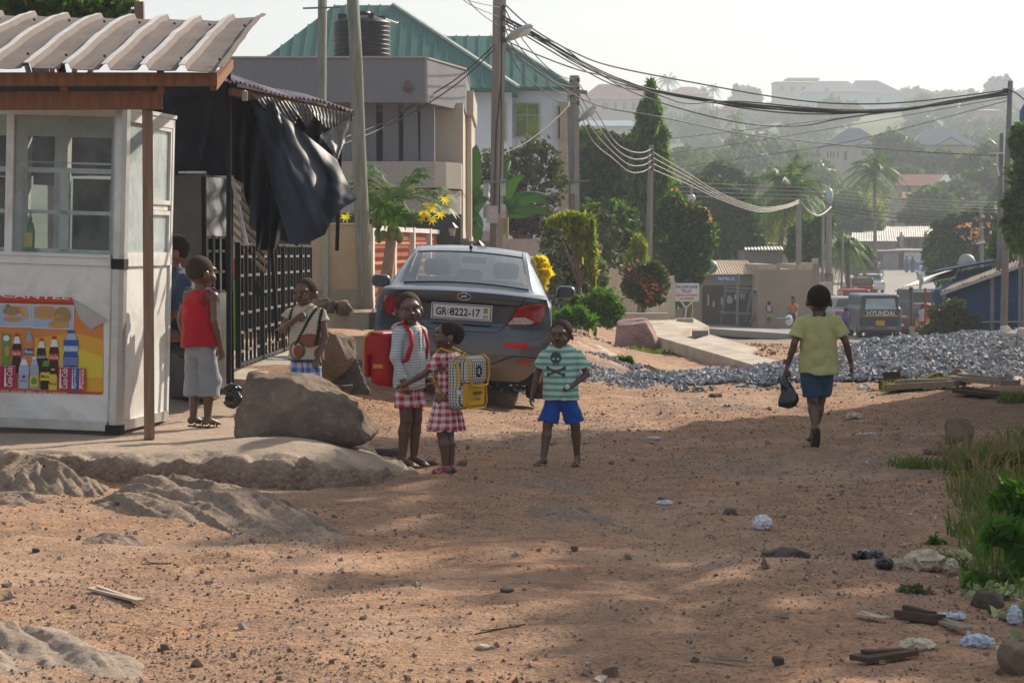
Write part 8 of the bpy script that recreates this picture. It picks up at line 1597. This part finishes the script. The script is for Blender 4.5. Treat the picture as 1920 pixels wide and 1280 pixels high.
# people further off
def far(label, cat, px, py, Y, H, yaw, top, bottom, pose={}, leg=.9, hem=.48, slv=.6, lod=1, skirt=None, z=None, head=(0, 0, 0), hs=1.0):
    b = W(px, py, Y); p = Person(label, cat, (b.x, b.y, b.z), yaw, H, pose, head=head, lod=lod, hs=hs); p.hair(); p.shirt(cl('f%d' % px, top), hem=hem, slv=slv, wr=0)
    if skirt is not None:
        d = p.g(); J = p.J; d.cone(J['pel']+Vector((0, 0, .03*H)), (J['knL']+J['knR'])/2+Vector((0, 0, (skirt-.275)*H)), .085*H, .125*H, .02*H, sy=.75, flat=True); d.build('skirt', cl('s%d' % px, bottom), p.root, p.Mw)
    else: p.shorts(cl('s%d' % px, bottom), leg=leg, name='shorts' if leg < 1.2 else 'trousers', wr=0)
    return p
p = far('person in a pink shirt striding left with a basin on the head', 'person', 1421, 612, 117, 1.52, -80, (.55, .13, .14), (.17, .17, .20), dict(hiL=(-.04, 0, .5), knL=(-.05, -.13, .29), anL=(-.05, -.24, .07), knR=(.05, .05, .28), anR=(.05, .22, .07), elR=(.12, -.02, .88), wrR=(.07, 0, 1.0)), leg=1.85, slv=.8)
bc = W(1421, 551, 117); bs_ = thing('basin', 'dark blue basin carried on the head of the person in pink', 'basin', bc); mb = MB(); mb.lathe([(.18, 0), (.27, .16), (.28, .17), (.25, .17), (.17, .03)], bc, 16); mb.build('bowl', mat('basin_blue', (.03, .05, .12), .5), bs_, smooth=40); mb = MB(); mb.ell(bc+Vector((0, 0, .2)), (.3, .2, .05), 10); mb.build('load', M_whitew, bs_)
p = far('child with a small pale pink backpack standing before the mud wall', 'child', 1442, 607, 116, 1.12, 175, (.06, .10, .10), (.42, .33, .26), leg=.9); mb = MB(p.Mw); mb.box((0, .14, .74), (.2, .12, .28)); tag(mb.build('backpack', mat('palepink', (.55, .38, .38), .8)), 'pale pink backpack on the child before the mud wall', 'backpack')
seat2 = dict(pel=(0, .05, .32), che=(0, .0, .49), nb=(0, -.01, .58), hd=(0, -.02, .60), shL=(-.098, 0, .56), shR=(.098, 0, .56), elL=(-.13, -.08, .44), wrL=(-.08, -.2, .38), elR=(.13, -.08, .44), wrR=(.08, -.2, .38), hiL=(-.05, .04, .30), knL=(-.08, -.2, .29), anL=(-.08, -.17, .05), hiR=(.05, .04, .30), knR=(.08, -.2, .29), anR=(.08, -.17, .05))
p = far('woman in an orange blouse and red headscarf sitting against the mud wall', 'woman', 1487, 608, 113, 1.62, -20, (.55, .18, .05), (.05, .06, .09), seat2, hem=.29, slv=.7, leg=1.4); mb = MB(p.Mw); mb.ell((0, .01, .80*1.62), (.11, .12, .085), 10); mb.build('headscarf', cl('scarf', (.22, .03, .03)), p.root, True)
mb = MB(); c = W(1471, 600, 112); mb.lathe([(.25, 0), (.36, .05), (.33, .06), (.2, .02)], W(1470, 598, 112), 14); tag(mb.build('tray', mat('turquoise', (.04, .38, .50), .4)), 'turquoise tray on the ground by the woman in orange', 'tray'); mb = MB(); mb.ell(W(1479, 600, 112), (.18, .12, .26), 9); tag(mb.build('plastic_sack', mat('white_plastic', 0)), 'white plastic sack beside the seated woman in orange', 'sack')
p = far('child in a purple school uniform with a backpack walking by the minibus', 'child', 1586, 634, 97, 1.28, 160, (.10, .07, .20), (.05, .035, .12), dict(anL=(-.04, -.12, .07), anR=(.05, .1, .05)), skirt=.34); mb = MB(p.Mw); mb.box((0, .15, .92), (.24, .14, .32)); tag(mb.build('backpack', mat('purple_bag', (.13, .09, .24), .8)), 'purple backpack on the uniformed child by the minibus', 'backpack')
far('person in a white top standing close to the left side of the minibus', 'person', 1610, 618, 103, 1.55, 20, (.50, .50, .54), (.25, .08, .08), skirt=.2)
far('toddler in a pale dress standing right of the minibus', 'toddler', 1710, 644, 90, .80, 0, (.50, .42, .33), (.50, .42, .33), skirt=.34, hs=1.3)
far('person in a white shirt and striped wrap standing by the lean-to post', 'person', 1729, 634, 100, 1.48, -60, (.58, .58, .62), (.28, .07, .05), skirt=.12)
far('person in dark clothes half hidden behind the boy in yellow', 'person', 1523, 590, 117, 1.4, 0, (.10, .09, .10), (.06, .06, .07), leg=1.5); far('child crouching low left of the uniformed child', 'child', 1564, 612, 112, .9, 30, (.10, .08, .09), (.1, .08, .08))
for (px, py, Y, t_, b_2, lb) in ((1700, 512, 232, (.14, .14, .18), (.08, .14, .25), 'person in dark blue standing before the far shop door'), (1711, 513, 231, (.09, .09, .11), (.10, .12, .18), 'person in black standing before the blue and white shop front'), (1647, 520, 215, (.55, .55, .58), (.14, .13, .13), 'person in white walking up the far street'), (1653, 523, 212, (.18, .16, .16), (.4, .4, .42), 'person in dark top walking beside the one in white'), (1690, 466, 241, (.30, .32, .27), (.25, .25, .25), 'person standing on the terrace above the far shops')):
    far(lb, 'person', px, py, Y, 1.7, 0 if px != 1647 else 180, t_, b_2, leg=1.8, lod=2)
# ---------------------------------------------------------------- rocks, gravel, rubble, litter
def rockmat(key, c1, c2, c3, st=(1, 1, 1), sc_=3):
    m, nt, b = base_mat(key); p = pos_(nt, 'obj'); mp = N(nt, 'ShaderNodeMapping'); mp.inputs['Scale'].default_value = st; nt.links.new(p, mp.inputs[0]); p = mp.outputs[0]
    c = mixc(nt, ramp_(nt, noise_(nt, p, sc_, 7, .65, .6), [(.38, 0), (.62, 1)]), c1, c2); c = mixc(nt, ramp_(nt, noise_(nt, p, sc_*3.4, 6, .7, 1.2), [(.52, 0), (.66, .9)]), c, c3)
    nt.links.new(c, b.inputs[0]); b.inputs['Roughness'].default_value = .92; bump_(nt, b, noise_(nt, p, sc_*5, 8, .75), .8, .03); return m
M_rk = rockmat('rock_brown', (.21, .145, .10), (.14, .105, .08), (.26, .20, .15)); M_rk2 = rockmat('rock_outcrop', (.36, .26, .19), (.25, .18, .13), (.12, .085, .065), (3.5, 1, 4), 3); M_rkp = rockmat('rock_pink', (.36, .23, .20), (.27, .17, .15), (.16, .10, .09)); M_rkg = rockmat('rock_dark', (.13, .105, .09), (.09, .075, .065), (.05, .04, .035), sc_=9)
def rock(name, label, c, d, m, seed=1, cuts=9, h=None, k=.16, yaw=0, sink=.2, group=None, cat='rock', lo=.5, hi=.92, extra=()):
    rg = random.Random(seed); d = Vector(d); c = Vector(c)+Vector((0, 0, d.z*(.5-sink))); mx = max(d); h = h or mx/34; s = SDF(-d*.62, d*.62, h); s.box((0, 0, 0), tuple(d*.98), mx*.12, 0)
    for i in range(cuts):
        n = Vector((rg.gauss(0, 1), rg.gauss(0, 1), rg.gauss(.25, .8))).normalized(); e = Vector((n.x*d.x*.5, n.y*d.y*.5, n.z*d.z*.5)); s.cut(tuple(n*e.length*rg.uniform(lo, hi)), tuple(n))
    for p_, n_ in extra: s.cut(p_, n_)
    s.disp(lambda P: k*mx*.10*fbm(P/mx*3+seed, 3, seed)+k*mx*.03*fbm(P/mx*16+seed, 3, seed+9)); P, Q = s.mesh(); A = np.array(Matrix.Rotation(R(yaw), 3, 'Z')); return obj_from(name, P@A.T+np.array(c), Q, m, None, mx > .45, label=label, cat=cat, group=group)
rock('boulder', 'big angular brown boulder on the rock ledge in front of the boy with the stick', W(573, 815, 17.75), (1.06, .62, .52), M_rk, 23, 5, .015, .35, 0, .12, lo=.85, hi=1.0, extra=(((.04, 0, .21), (.14, -.05, .30)), ((.32, 0, .06), (.20, -.04, .14)), ((-.46, 0, .14), (-.6, -.1, .3)), ((.1, -.24, .1), (.1, -.9, .35)), ((-.3, -.2, .12), (-.3, -.8, .3))))
rock('boulder', 'pinkish rounded boulder standing by the dirt road beyond the car', W(1192, 650, 50), (.98, .8, .72), M_rkp, 5, 7, .022, .3, 0, .12, lo=.7, hi=.98)
rock('boulder', 'tall brown rock right behind the boy with the stick', W(634, 705, 21), (.30, .4, .48), M_rk, 8, 9, .012, .4, 0, .1, lo=.7)
for i, (px, py, Y, sx, sz, lb) in enumerate(((600, 582, 25.5, .22, .16, 'leftmost of the brown stones lined up on the kerb'), (620, 582, 25.5, .20, .14, 'middle brown stone on the kerb'), (645, 584, 25.5, .2, .2, 'rightmost brown stone on the kerb'), (660, 725, 21.3, .42, .34, 'rounded dark brown stone beside the rear wheel'), (640, 742, 20.8, .26, .12, 'small flat stone under the dark brown one'), (722, 825, 18.6, .22, .12, 'small grey stone wedged at the right end of the big boulder'), (803, 858, 18.0, .18, .07, 'flat brown stone behind the girl, left one'), (866, 862, 18.0, .15, .06, 'flat brown stone behind the girl, right one'),
        (877, 797, 19.5, .05, .05, 'small reddish stone on the dirt behind the girl'), (1372, 972, 14.6, .10, .055, 'dark stone on the path left of the crumpled white bag'), (1478, 1050, 12.7, .21, .075, 'flat dark rock half buried in the path'), (1440, 1053, 12.7, .11, .05, 'small rock touching the flat dark one'), (627, 970, 14.5, .05, .035, 'small block of stone right of the rock outcrop, right one'), (586, 963, 14.6, .06, .04, 'small block of stone right of the rock outcrop, left one'), (68, 1040, 12.9, .04, .03, 'small dark stone at the left edge'), (137, 1142, 10.9, .05, .03, 'dark lump on the pale dirt at the lower left'),
        (312, 1200, 9.9, .05, .035, 'small brown stone near the bottom left'), (1075, 1040, 12.9, .055, .035, 'dark pointed stone in the middle of the path'), (910, 1208, 10.0, .12, .02, 'pale flat stone near the bottom of the path'), (1803, 845, 19.4, .26, .26, 'brown stone at the top of the right verge'), (1775, 870, 18.4, .35, .08, 'flat stone slab under the verge grass'), (1456, 1250, 9.4, .07, .05, 'dark lump near the bottom right of the path'), (1240, 925, 15.8, .06, .035, 'dark stone beside the white scrap'), (1905, 1265, 9.2, .20, .14, 'reddish stone in the bottom right corner'), (1795, 1060, 12.5, .36, .12, 'grey slab leaning beside the dirty sack'), (1850, 1180, 11, .16, .09, 'dark stone under the tall weeds'), (1340, 755, 25, .20, .05, 'flat stone on the path left of the walking boy'), (950, 1110, 11.3, .09, .02, 'thin dark sliver of stone on the path'), (470, 900, 16.6, .10, .05, 'small clod under the ledge'))):
    c = W(px, py, Y); c.z = float(gz(c.x, Y)) if py > 760 or px > 1300 else c.z
    rock('stone', lb, c, (sx, sx*.8, sz), M_rkg if 'dark' in lb or 'grey' in lb else M_rk if 'pale' not in lb else M_conc, 20+i, 7, max(.004, sx/16), .3, rnd.uniform(0, 360), .2)
def outcrop(label, pts, w, h, m=M_rk2, seed=1, nt_=110, ns=70, name='rock_outcrop', asym=.3):
    """pts: photo pixels along the crest on the ground; w, h: half-width and height along it"""
    h = [v*.95 for v in h]; w = [v*1.25 for v in w]; C = [ground_at(*p) for p in pts]; A = np.array([tuple(c) for c in C]); t = np.linspace(0, 1, nt_); k_ = np.linspace(0, 1, len(A)); cx, cy = np.interp(t, k_, A[:, 0]), np.interp(t, k_, A[:, 1]); ww = np.interp(t, np.linspace(0, 1, len(w)), w); hh = np.interp(t, np.linspace(0, 1, len(h)), h)
    dx, dy = np.gradient(cx), np.gradient(cy); L = np.hypot(dx, dy); nx, ny = -dy/L, dx/L; s = np.linspace(-1.25, 1.25, ns)
    Xg = cx[:, None]+nx[:, None]*ww[:, None]*s; Yg = cy[:, None]+ny[:, None]*ww[:, None]*s; al = t[:, None]*A.shape[0]*.9+0*s; ac = s[None, :]*ww[:, None]
    n1 = fb2(al*.6, ac*4+al*.4, 2, seed); n2 = 1-1.4*np.abs(fb2(al*.6, ac*10+al*.7, 4, seed+3, .45)); so_ = s+.25*n1; pr_ = np.where(so_ > asym, np.clip(1-(so_-asym)/(1-asym), 0, 1)**.8, np.clip(1-(asym-so_)/(1+asym), 0, 1)**1.1)
    endt = np.clip(np.minimum(t, 1-t)/.12, 0, 1)[:, None]**.7; Z_ = gz(Xg, Yg)-.035+hh[:, None]*pr_*endt*(.75+.35*n1)+hh[:, None]*.36*(n2-.5)*np.clip(pr_*3, 0, 1)*endt
    V = np.stack([Xg, Yg, Z_], -1).reshape(-1, 3); a = (np.arange(nt_-1)[:, None]*ns+np.arange(ns-1)[None, :]).reshape(-1); return obj_from(name, V, np.stack([a, a+1, a+ns+1, a+ns], 1), m, None, True, label=label, cat='rock')
outcrop('long layered rock outcrop running diagonally from the ledge towards the path', [(170, 935), (300, 942), (430, 965), (540, 995), (660, 1027)], [.25, .45, .42, .3, .1], [.12, .24, .20, .11, .04], seed=3)
outcrop('second rock layer behind the long outcrop, nearer the ledge', [(320, 922), (400, 930), (470, 945), (530, 965)], [.12, .22, .16, .06], [.08, .14, .09, .03], seed=7)
outcrop('pointed grey rock ridge at the left edge below the kiosk slab', [(-10, 925), (60, 915), (120, 925), (185, 940)], [.18, .3, .26, .08], [.10, .26, .17, .04], seed=11)
outcrop('low flat rock at the left edge in front of the pointed ridge', [(-40, 948), (20, 945), (90, 955)], [.2, .28, .1], [.08, .12, .03], seed=13)
outcrop('small dark rock knob in the pale dirt below the long outcrop', [(150, 1025), (210, 1018), (290, 1030)], [.1, .22, .06], [.03, .10, .02], seed=17)
outcrop('large streaked rock slope in the bottom left corner', [(-60, 1210), (20, 1215), (120, 1250), (240, 1300)], [.3, .42, .34, .1], [.13, .15, .10, .03], rockmat('rock_pale', (.46, .36, .27), (.34, .26, .20), (.16, .12, .10), sc_=6), seed=19)
outcrop('low smooth rock hump on the path, upper one', [(930, 905), (1000, 905), (1070, 918), (1140, 932)], [.1, .3, .25, .06], [.03, .075, .06, .02], seed=23)
outcrop('low smooth rock hump on the path, lower one', [(1000, 968), (1040, 962), (1110, 972), (1195, 985)], [.06, .24, .2, .06], [.03, .11, .07, .02], seed=29)
outcrop('thin pale rock edge showing through the dirt', [(478, 1118), (530, 1122), (615, 1140)], [.04, .09, .04], [.02, .035, .025], rockmat('rock_pale2', (.46, .38, .30), (.34, .27, .22), (.2, .16, .13), sc_=9), seed=31)
outcrop('low earth hump between the path and the gravel heap', [(1150, 770), (1200, 766), (1265, 772)], [.15, .3, .1], [.02, .05, .02], seed=37)
def stones(P, S, m, name, seed=1, **tg):
    """many small broken stones in one mesh"""
    r = np.random.default_rng(seed); n = len(P); base = np.array([(-1,-1,-1),(1,-1,-1),(1,1,-1),(-1,1,-1),(-1,-1,1),(1,-1,1),(1,1,1),(-1,1,1)], float)*.5
    V = base[None]*(1+.0*S[:, None, None])*np.stack([S*r.uniform(.7, 1.3, n), S*r.uniform(.6, 1.1, n), S*r.uniform(.4, .9, n)], 1)[:, None, :]; V = V*(1+r.uniform(-.42, .25, (n, 8, 1)))
    q = r.normal(size=(n, 4)); q /= np.linalg.norm(q, axis=1)[:, None]; w, x, y, z = q.T
    Rm = np.stack([1-2*(y*y+z*z), 2*(x*y-z*w), 2*(x*z+y*w), 2*(x*y+z*w), 1-2*(x*x+z*z), 2*(y*z-x*w), 2*(x*z-y*w), 2*(y*z+x*w), 1-2*(x*x+y*y)], 1).reshape(n, 3, 3); V = np.einsum('nij,nkj->nki', Rm, V)+np.asarray(P)[:, None, :]
    f = np.array([(0,3,2,1),(4,5,6,7),(0,1,5,4),(1,2,6,5),(2,3,7,6),(3,0,4,7)]); Q = (np.arange(n)[:, None, None]*8+f[None]).reshape(-1, 4); return obj_from(name, V.reshape(-1, 3), Q, m, **tg)
r_ = np.random.default_rng(123)
M_grav = leafmat('gravel_stone', [(.20, .22, .25), (.36, .38, .41), (.13, .14, .16), (.27, .29, .33), (.45, .45, .46), (.18, .20, .23), (.30, .29, .28)], .0, .8); M_peb = leafmat('pebble', [(.12, .085, .065), (.26, .17, .12), (.18, .13, .10), (.35, .27, .21), (.09, .07, .06), (.45, .38, .33), (.20, .11, .07)], .0, .9)
def mound(x, y):
    cr = np.interp(x, [1.0, 2.0, 2.6, 3.5, 4.25, 5.05, 6, 8, 11], [.0, .05, .10, .21, .28, .40, .47, .54, .5]); v = (y-np.interp(x, [1, 3, 6], [29.6, 29.9, 30.2]))/np.interp(x, [1, 4, 8], [1.6, 2.9, 3.4]); return cr*np.clip(1-np.abs(v)**1.7, 0, 1)+.05*fb2(x*1.1, y*1.1, 3, 44)*(cr > .02)
n = 40000; xs = r_.uniform(.6, 8.5, n); ys = r_.uniform(26.2, 32.5, n); mz = mound(xs, ys); keep = mz > .02+.03*r_.random(n); xs, ys, mz = xs[keep], ys[keep], mz[keep]; S_ = r_.uniform(.025, .068, len(xs)); P = np.stack([xs, ys, gz(xs, ys)+mz+S_*.05], 1)
X_, Y_ = np.meshgrid(np.linspace(.6, 9, 120), np.linspace(26, 33, 100)); Zm = gz(X_, Y_)+mound(X_, Y_)-.03-.05*(mound(X_, Y_) < .03); a = (np.arange(99)[:, None]*120+np.arange(119)[None, :]).reshape(-1)
gb = obj_from('gravel_heap', np.stack([X_, Y_, Zm], -1).reshape(-1, 3), np.stack([a, a+1, a+121, a+120], 1), mat('gravel_core', (.13, .13, .135), .95, (.08, .08, .085), 20), None, True, kind='stuff')
gs_ = stones(P, S_, M_grav, 'gravel', 5, kind='stuff')
n = 5200; xs = r_.normal(1.5, 1.1, n); ys = r_.uniform(25.5, 33, n); k = fb2(xs*.8, ys*.5, 3, 66) > -.1; xs, ys = xs[k], ys[k]; S_ = r_.uniform(.02, .06, len(xs)); stones(np.stack([xs, ys, gz(xs, ys)+S_*.1], 1), S_, M_grav, 'scattered_gravel', 6, kind='stuff')
n = 26000; ys = 8.8+21*r_.random(n)**1.15; xs = r_.uniform(-1, 1, n)*(.5+ys*.235); k = (fb2(xs*.7, ys*.45, 4, 88)+.5*fb2(xs*2.5, ys*2.5, 2, 89) > r_.uniform(-.9, .9, n)*.9) & (polydist(xs, ys, AP) < .05); xs, ys = xs[k], ys[k]; S_ = np.clip(r_.lognormal(-4.75, .55, len(xs)), .004, .05); stones(np.stack([xs, ys, gz(xs, ys)+S_*.12], 1), S_, M_peb, 'pebbles', 7, kind='stuff')
n = 42000; ys = 8.8+15*r_.random(n)**1.1; xs = r_.uniform(-1, 1, n)*(.5+ys*.235); k = (fb2(xs*.8, ys*.5, 4, 188) > r_.uniform(-.35, .65, n)) & (polydist(xs, ys, AP) < .03); xs, ys = xs[k], ys[k]; S_ = r_.uniform(.004, .013, len(xs)); stones(np.stack([xs, ys, gz(xs, ys)+S_*.1], 1), S_, M_peb, 'grit', 17, kind='stuff')
n = 5000; xs = r_.uniform(-3, 9, n); ys = r_.uniform(32, 60, n); k = fb2(xs*.4, ys*.2, 3, 91) > -.05; xs, ys = xs[k], ys[k]; S_ = np.clip(r_.lognormal(-3.6, .5, len(xs)), .015, .12); stones(np.stack([xs, ys, gz(xs, ys)+S_*.1], 1), S_, M_peb, 'loose_stones', 8, kind='stuff')
n = 420; xs = r_.uniform(1.6, 4.6, n); ys = r_.uniform(9, 18, n); S_ = r_.uniform(.008, .03, n); k = xs > np.interp(ys, [9, 12, 18], [1.2, 2.0, 2.8])+r_.normal(0, .3, n); xs, ys, S_ = xs[k], ys[k], S_[k]; stones(np.stack([xs, ys, gz(xs, ys)+.004], 1), S_*np.array(1.2), leafmat('litter_bits', [(.55, .55, .53), (.7, .7, .72), (.35, .30, .24), (.5, .42, .34), (.2, .3, .4)], .1), 'litter_scraps', 9, kind='stuff')
# crumpled rubbish and rubble
M_plas = mat('white_plastic', (.72, .73, .78), .3); M_dirtyp = mat('dirty_plastic', (.60, .52, .40), .6, (.45, .37, .27), 8); M_clearp = mat('clear_plastic', (.55, .62, .72), .15)
def crumple(label, px, py, sx, sy, sz, m, seed, name='plastic_bag', cat='litter', k=.35):
    c = ground_at(px, py); c.z = float(gz(c.x, c.y)); mx = max(sx, sy, sz); h = mx/30; d = SDF((-sx*.8, -sy*.8, -.02), (sx*.8, sy*.8, sz*1.5+.02), h); d.ell((0, 0, sz*.4), (sx*.5, sy*.5, sz*.55), 0); d.disp(lambda P: k*mx*.75*(np.abs(fbm(P/mx*5+seed, 4, seed))-.28)); d.cut((0, 0, -.004), (0, 0, -1)); P, Q = d.mesh(); return obj_from(name, P+np.array(c), Q, m, None, False, label=label, cat=cat)
crumple('crumpled white plastic bag with a blue print in the middle of the path', 1430, 990, .11, .09, .085, M_plas, 1); crumple('flattened white scrap on the path left of the crumpled bag', 1246, 937, .10, .06, .03, M_plas, 2); crumple('small white scrap on the path between the two boys', 1227, 824, .10, .06, .02, M_plas, 3); crumple('pale crumpled bag on the path right of the walking boy', 1601, 790, .16, .1, .05, mat('pale_bag', (.65, .56, .46), .6), 4)
crumple('dirty white sack lying at the foot of the weeds', 1735, 1068, .20, .14, .10, M_dirtyp, 5, 'sack'); crumple('smaller lump of the dirty white sack, right one', 1780, 1068, .10, .08, .08, M_dirtyp, 6, 'sack'); crumple('torn black plastic bag left of the dirty sack, upper one', 1627, 1046, .16, .1, .05, mat('black_bag', 0), 7); crumple('torn black plastic bag left of the dirty sack, lower one', 1658, 1072, .09, .08, .06, mat('black_bag', 0), 8)
crumple('crumpled clear plastic wrapper in the ground creeper', 1832, 1222, .13, .08, .05, M_clearp, 9); crumple('clear plastic bottle caught in the weeds at the right edge', 1902, 1172, .06, .06, .09, M_clearp, 10, 'bottle'); crumple('clear glossy wrapper beside the brown plank', 1780, 1170, .14, .06, .03, M_clearp, 11); crumple('white paper leaning on the stone of the right verge', 1800, 848, .04, .03, .06, M_plas, 12, 'paper', 'litter', .2); crumple('thin white strip on the path right of the walking boy', 1625, 822, .16, .02, .012, M_plas, 13, 'strip'); crumple('white scrap at the foot of the gravel heap', 1617, 728, .12, .08, .05, M_plas, 14)
crumple('brown paper scrap near the bottom right of the verge', 1720, 1232, .14, .08, .05, M_dirtyp, 15, 'paper')
def plank(label, a, b, w, t, m, name='plank', lift=.02):
    A_, B_ = ground_at(*a), ground_at(*b); A_.z = float(gz(A_.x, A_.y))+lift; B_.z = float(gz(B_.x, B_.y))+lift; mb = MB(); n = 8; P0 = [A_.lerp(B_, i/n)+Vector((0, 0, .006*math.sin(i*1.7))) for i in range(n+1)]
    mb.beam(P0[0], P0[-1], w, t); mb.beam(P0[1]+Vector((0, w*.3, t*.7)), P0[-2]+Vector((0, w*.2, t*.7)), w*.4, t*.6)
    return tag(mb.build(name, m), label, 'debris')
M_plankw = mat('grey_plank', (.33, .26, .20), .9, (.22, .17, .13), 4, stretch=(1, 6, 6), bump=.3, bscale=20); M_plankd = mat('dark_plank', (.10, .06, .04), .9, (.06, .04, .03), 6)
plank('dark brown broken plank among the weeds', (1690, 1158), (1760, 1182), .07, .035, M_plankd); plank('pale splintered board running on from the dark plank', (1745, 1172), (1812, 1197), .06, .015, M_plankw); plank('flat piece of pale cardboard on the dirt left of the dark plank', (1610, 1160), (1662, 1170), .06, .006, mat('cardboard', (.45, .36, .28), .9), 'cardboard'); plank('dark rotten board at the bottom of the verge', (1610, 1255), (1705, 1240), .10, .02, M_plankd); plank('pale bleached wood splinter on the dirt at the lower left', (170, 1116), (264, 1134), .05, .012, mat('bleached_wood', (.55, .44, .33), .9), 'wood_splinter'); plank('thin dark twig on the path', (890, 1188), (985, 1180), .006, .006, M_plankd, 'twig'); plank('thin dark twig on the dirt below the long outcrop', (265, 1057), (322, 1063), .006, .006, M_plankd, 'twig'); plank('grey sliver of wood at the bottom of the path', (1335, 1240), (1395, 1234), .05, .012, M_plankw, 'wood_splinter')
plank('longest grey plank in front of the gravel heap', (1668, 738), (1800, 732), .28, .06, M_plankw, lift=.05); plank('broken plank lying on the longest one', (1790, 728), (1895, 738), .22, .05, M_plankw, lift=.10); plank('dark plank end poking out left of the longest one', (1655, 727), (1690, 726), .14, .12, M_plankd, lift=.06); plank('dark board tilted on the rubble before the gravel heap', (1800, 742), (1880, 745), .2, .04, M_plankd, lift=.04)
rock('rubble', 'brown rotten log between the planks before the gravel heap', G(X(1745, 26.2), 26.2), (.36, .25, .2), M_plankd, 61, cat='debris'); rock('rubble', 'brown lump of rubble beside the rotten log', G(X(1800, 26.2), 26.2), (.3, .25, .22), M_rk, 62, cat='debris')
M_whc = mat('white_concrete', (.52, .50, .47), .9, (.40, .37, .33), 4, bump=.3, bscale=18)
for i, (px, py, Y, d_, yw, lb) in enumerate(((1885, 645, 29.5, (.16, .2, .42), 20, 'upright pale concrete chunk on top of the gravel'), (1903, 640, 29.3, (.22, .2, .26), 50, 'pale concrete chunk behind the upright one'), (1912, 665, 28.9, (.34, .25, .16), 10, 'flat pale concrete chunk lying on the gravel slope'), (1925, 645, 29.2, (.25, .25, .3), 80, 'pale concrete chunk at the right edge on the gravel'), (1915, 738, 26.4, (.34, .3, .14), 30, 'tilted white concrete slab at the foot of the gravel'), (1908, 715, 27.0, (.26, .14, .08), 60, 'small white slab leaning above the tilted one'), (1868, 668, 28.9, (.2, .15, .08), 10, 'small flat chunk at the foot of the upright one'))):
    rock('concrete_chunk', lb, W(px, py, Y), d_, M_whc, 70+i, 10, None, .15, yw, .3, cat='rubble', lo=.55, hi=.8)
rock('stone', 'brown stone on the gravel slope', W(1740, 675, 28.2), (.12, .1, .08), M_rk, 80, cat='rock'); rock('stone', 'pale flat stone on the gravel slope', W(1657, 683, 28), (.12, .1, .05), M_conc, 81, cat='rock'); rock('stone', 'dark flat stone at the left tail of the gravel heap', W(1475, 680, 29.3), (.13, .1, .06), M_rkg, 82, cat='rock')
# kerbed bed with gravel behind the boy with the stick, black bag and small things by the stall
mb = MB(); a, b = W(588, 598, 26), W(700, 602, 25.2); mb.beam(a, b, .12, .18); c, d_ = W(612, 652, 22.6), W(700, 650, 22.6); mb.beam(c, d_, .12, .22); tag(mb.build('kerb', M_conc), kind='structure')
n = 2600; u = r_.random(n); v = r_.random(n); xs = (X(600, 24.4)+(X(705, 24.4)-X(600, 24.4))*u); ys = 22.8+2.5*v; zs_ = .38+.12*v; S_ = r_.uniform(.02, .05, n); stones(np.stack([xs, ys, zs_+.02*r_.random(n)], 1), S_, M_grav, 'bed_gravel', 15, kind='stuff')
mb = MB(); mb.bx(X(596, 24), X(708, 24), 22.7, 25.4, -.1, .38); tag(mb.build('kerb_bed', M_conc), kind='structure')
c = W(436, 762, 20.2); d = SDF((-.15, -.12, -.02), (.15, .12, .3), .009); d.ell((0, 0, .09), (.085, .08, .10), 0); d.disp(lambda P: .05*(np.abs(fbm(P*11, 3, 8))-.25)); P, Q = d.mesh(); obj_from('plastic_bag', P+np.array(c), Q, mat('black_bag', 0), None, True, label='knotted black rubbish bag at the foot of the steel door leaf', cat='bag')
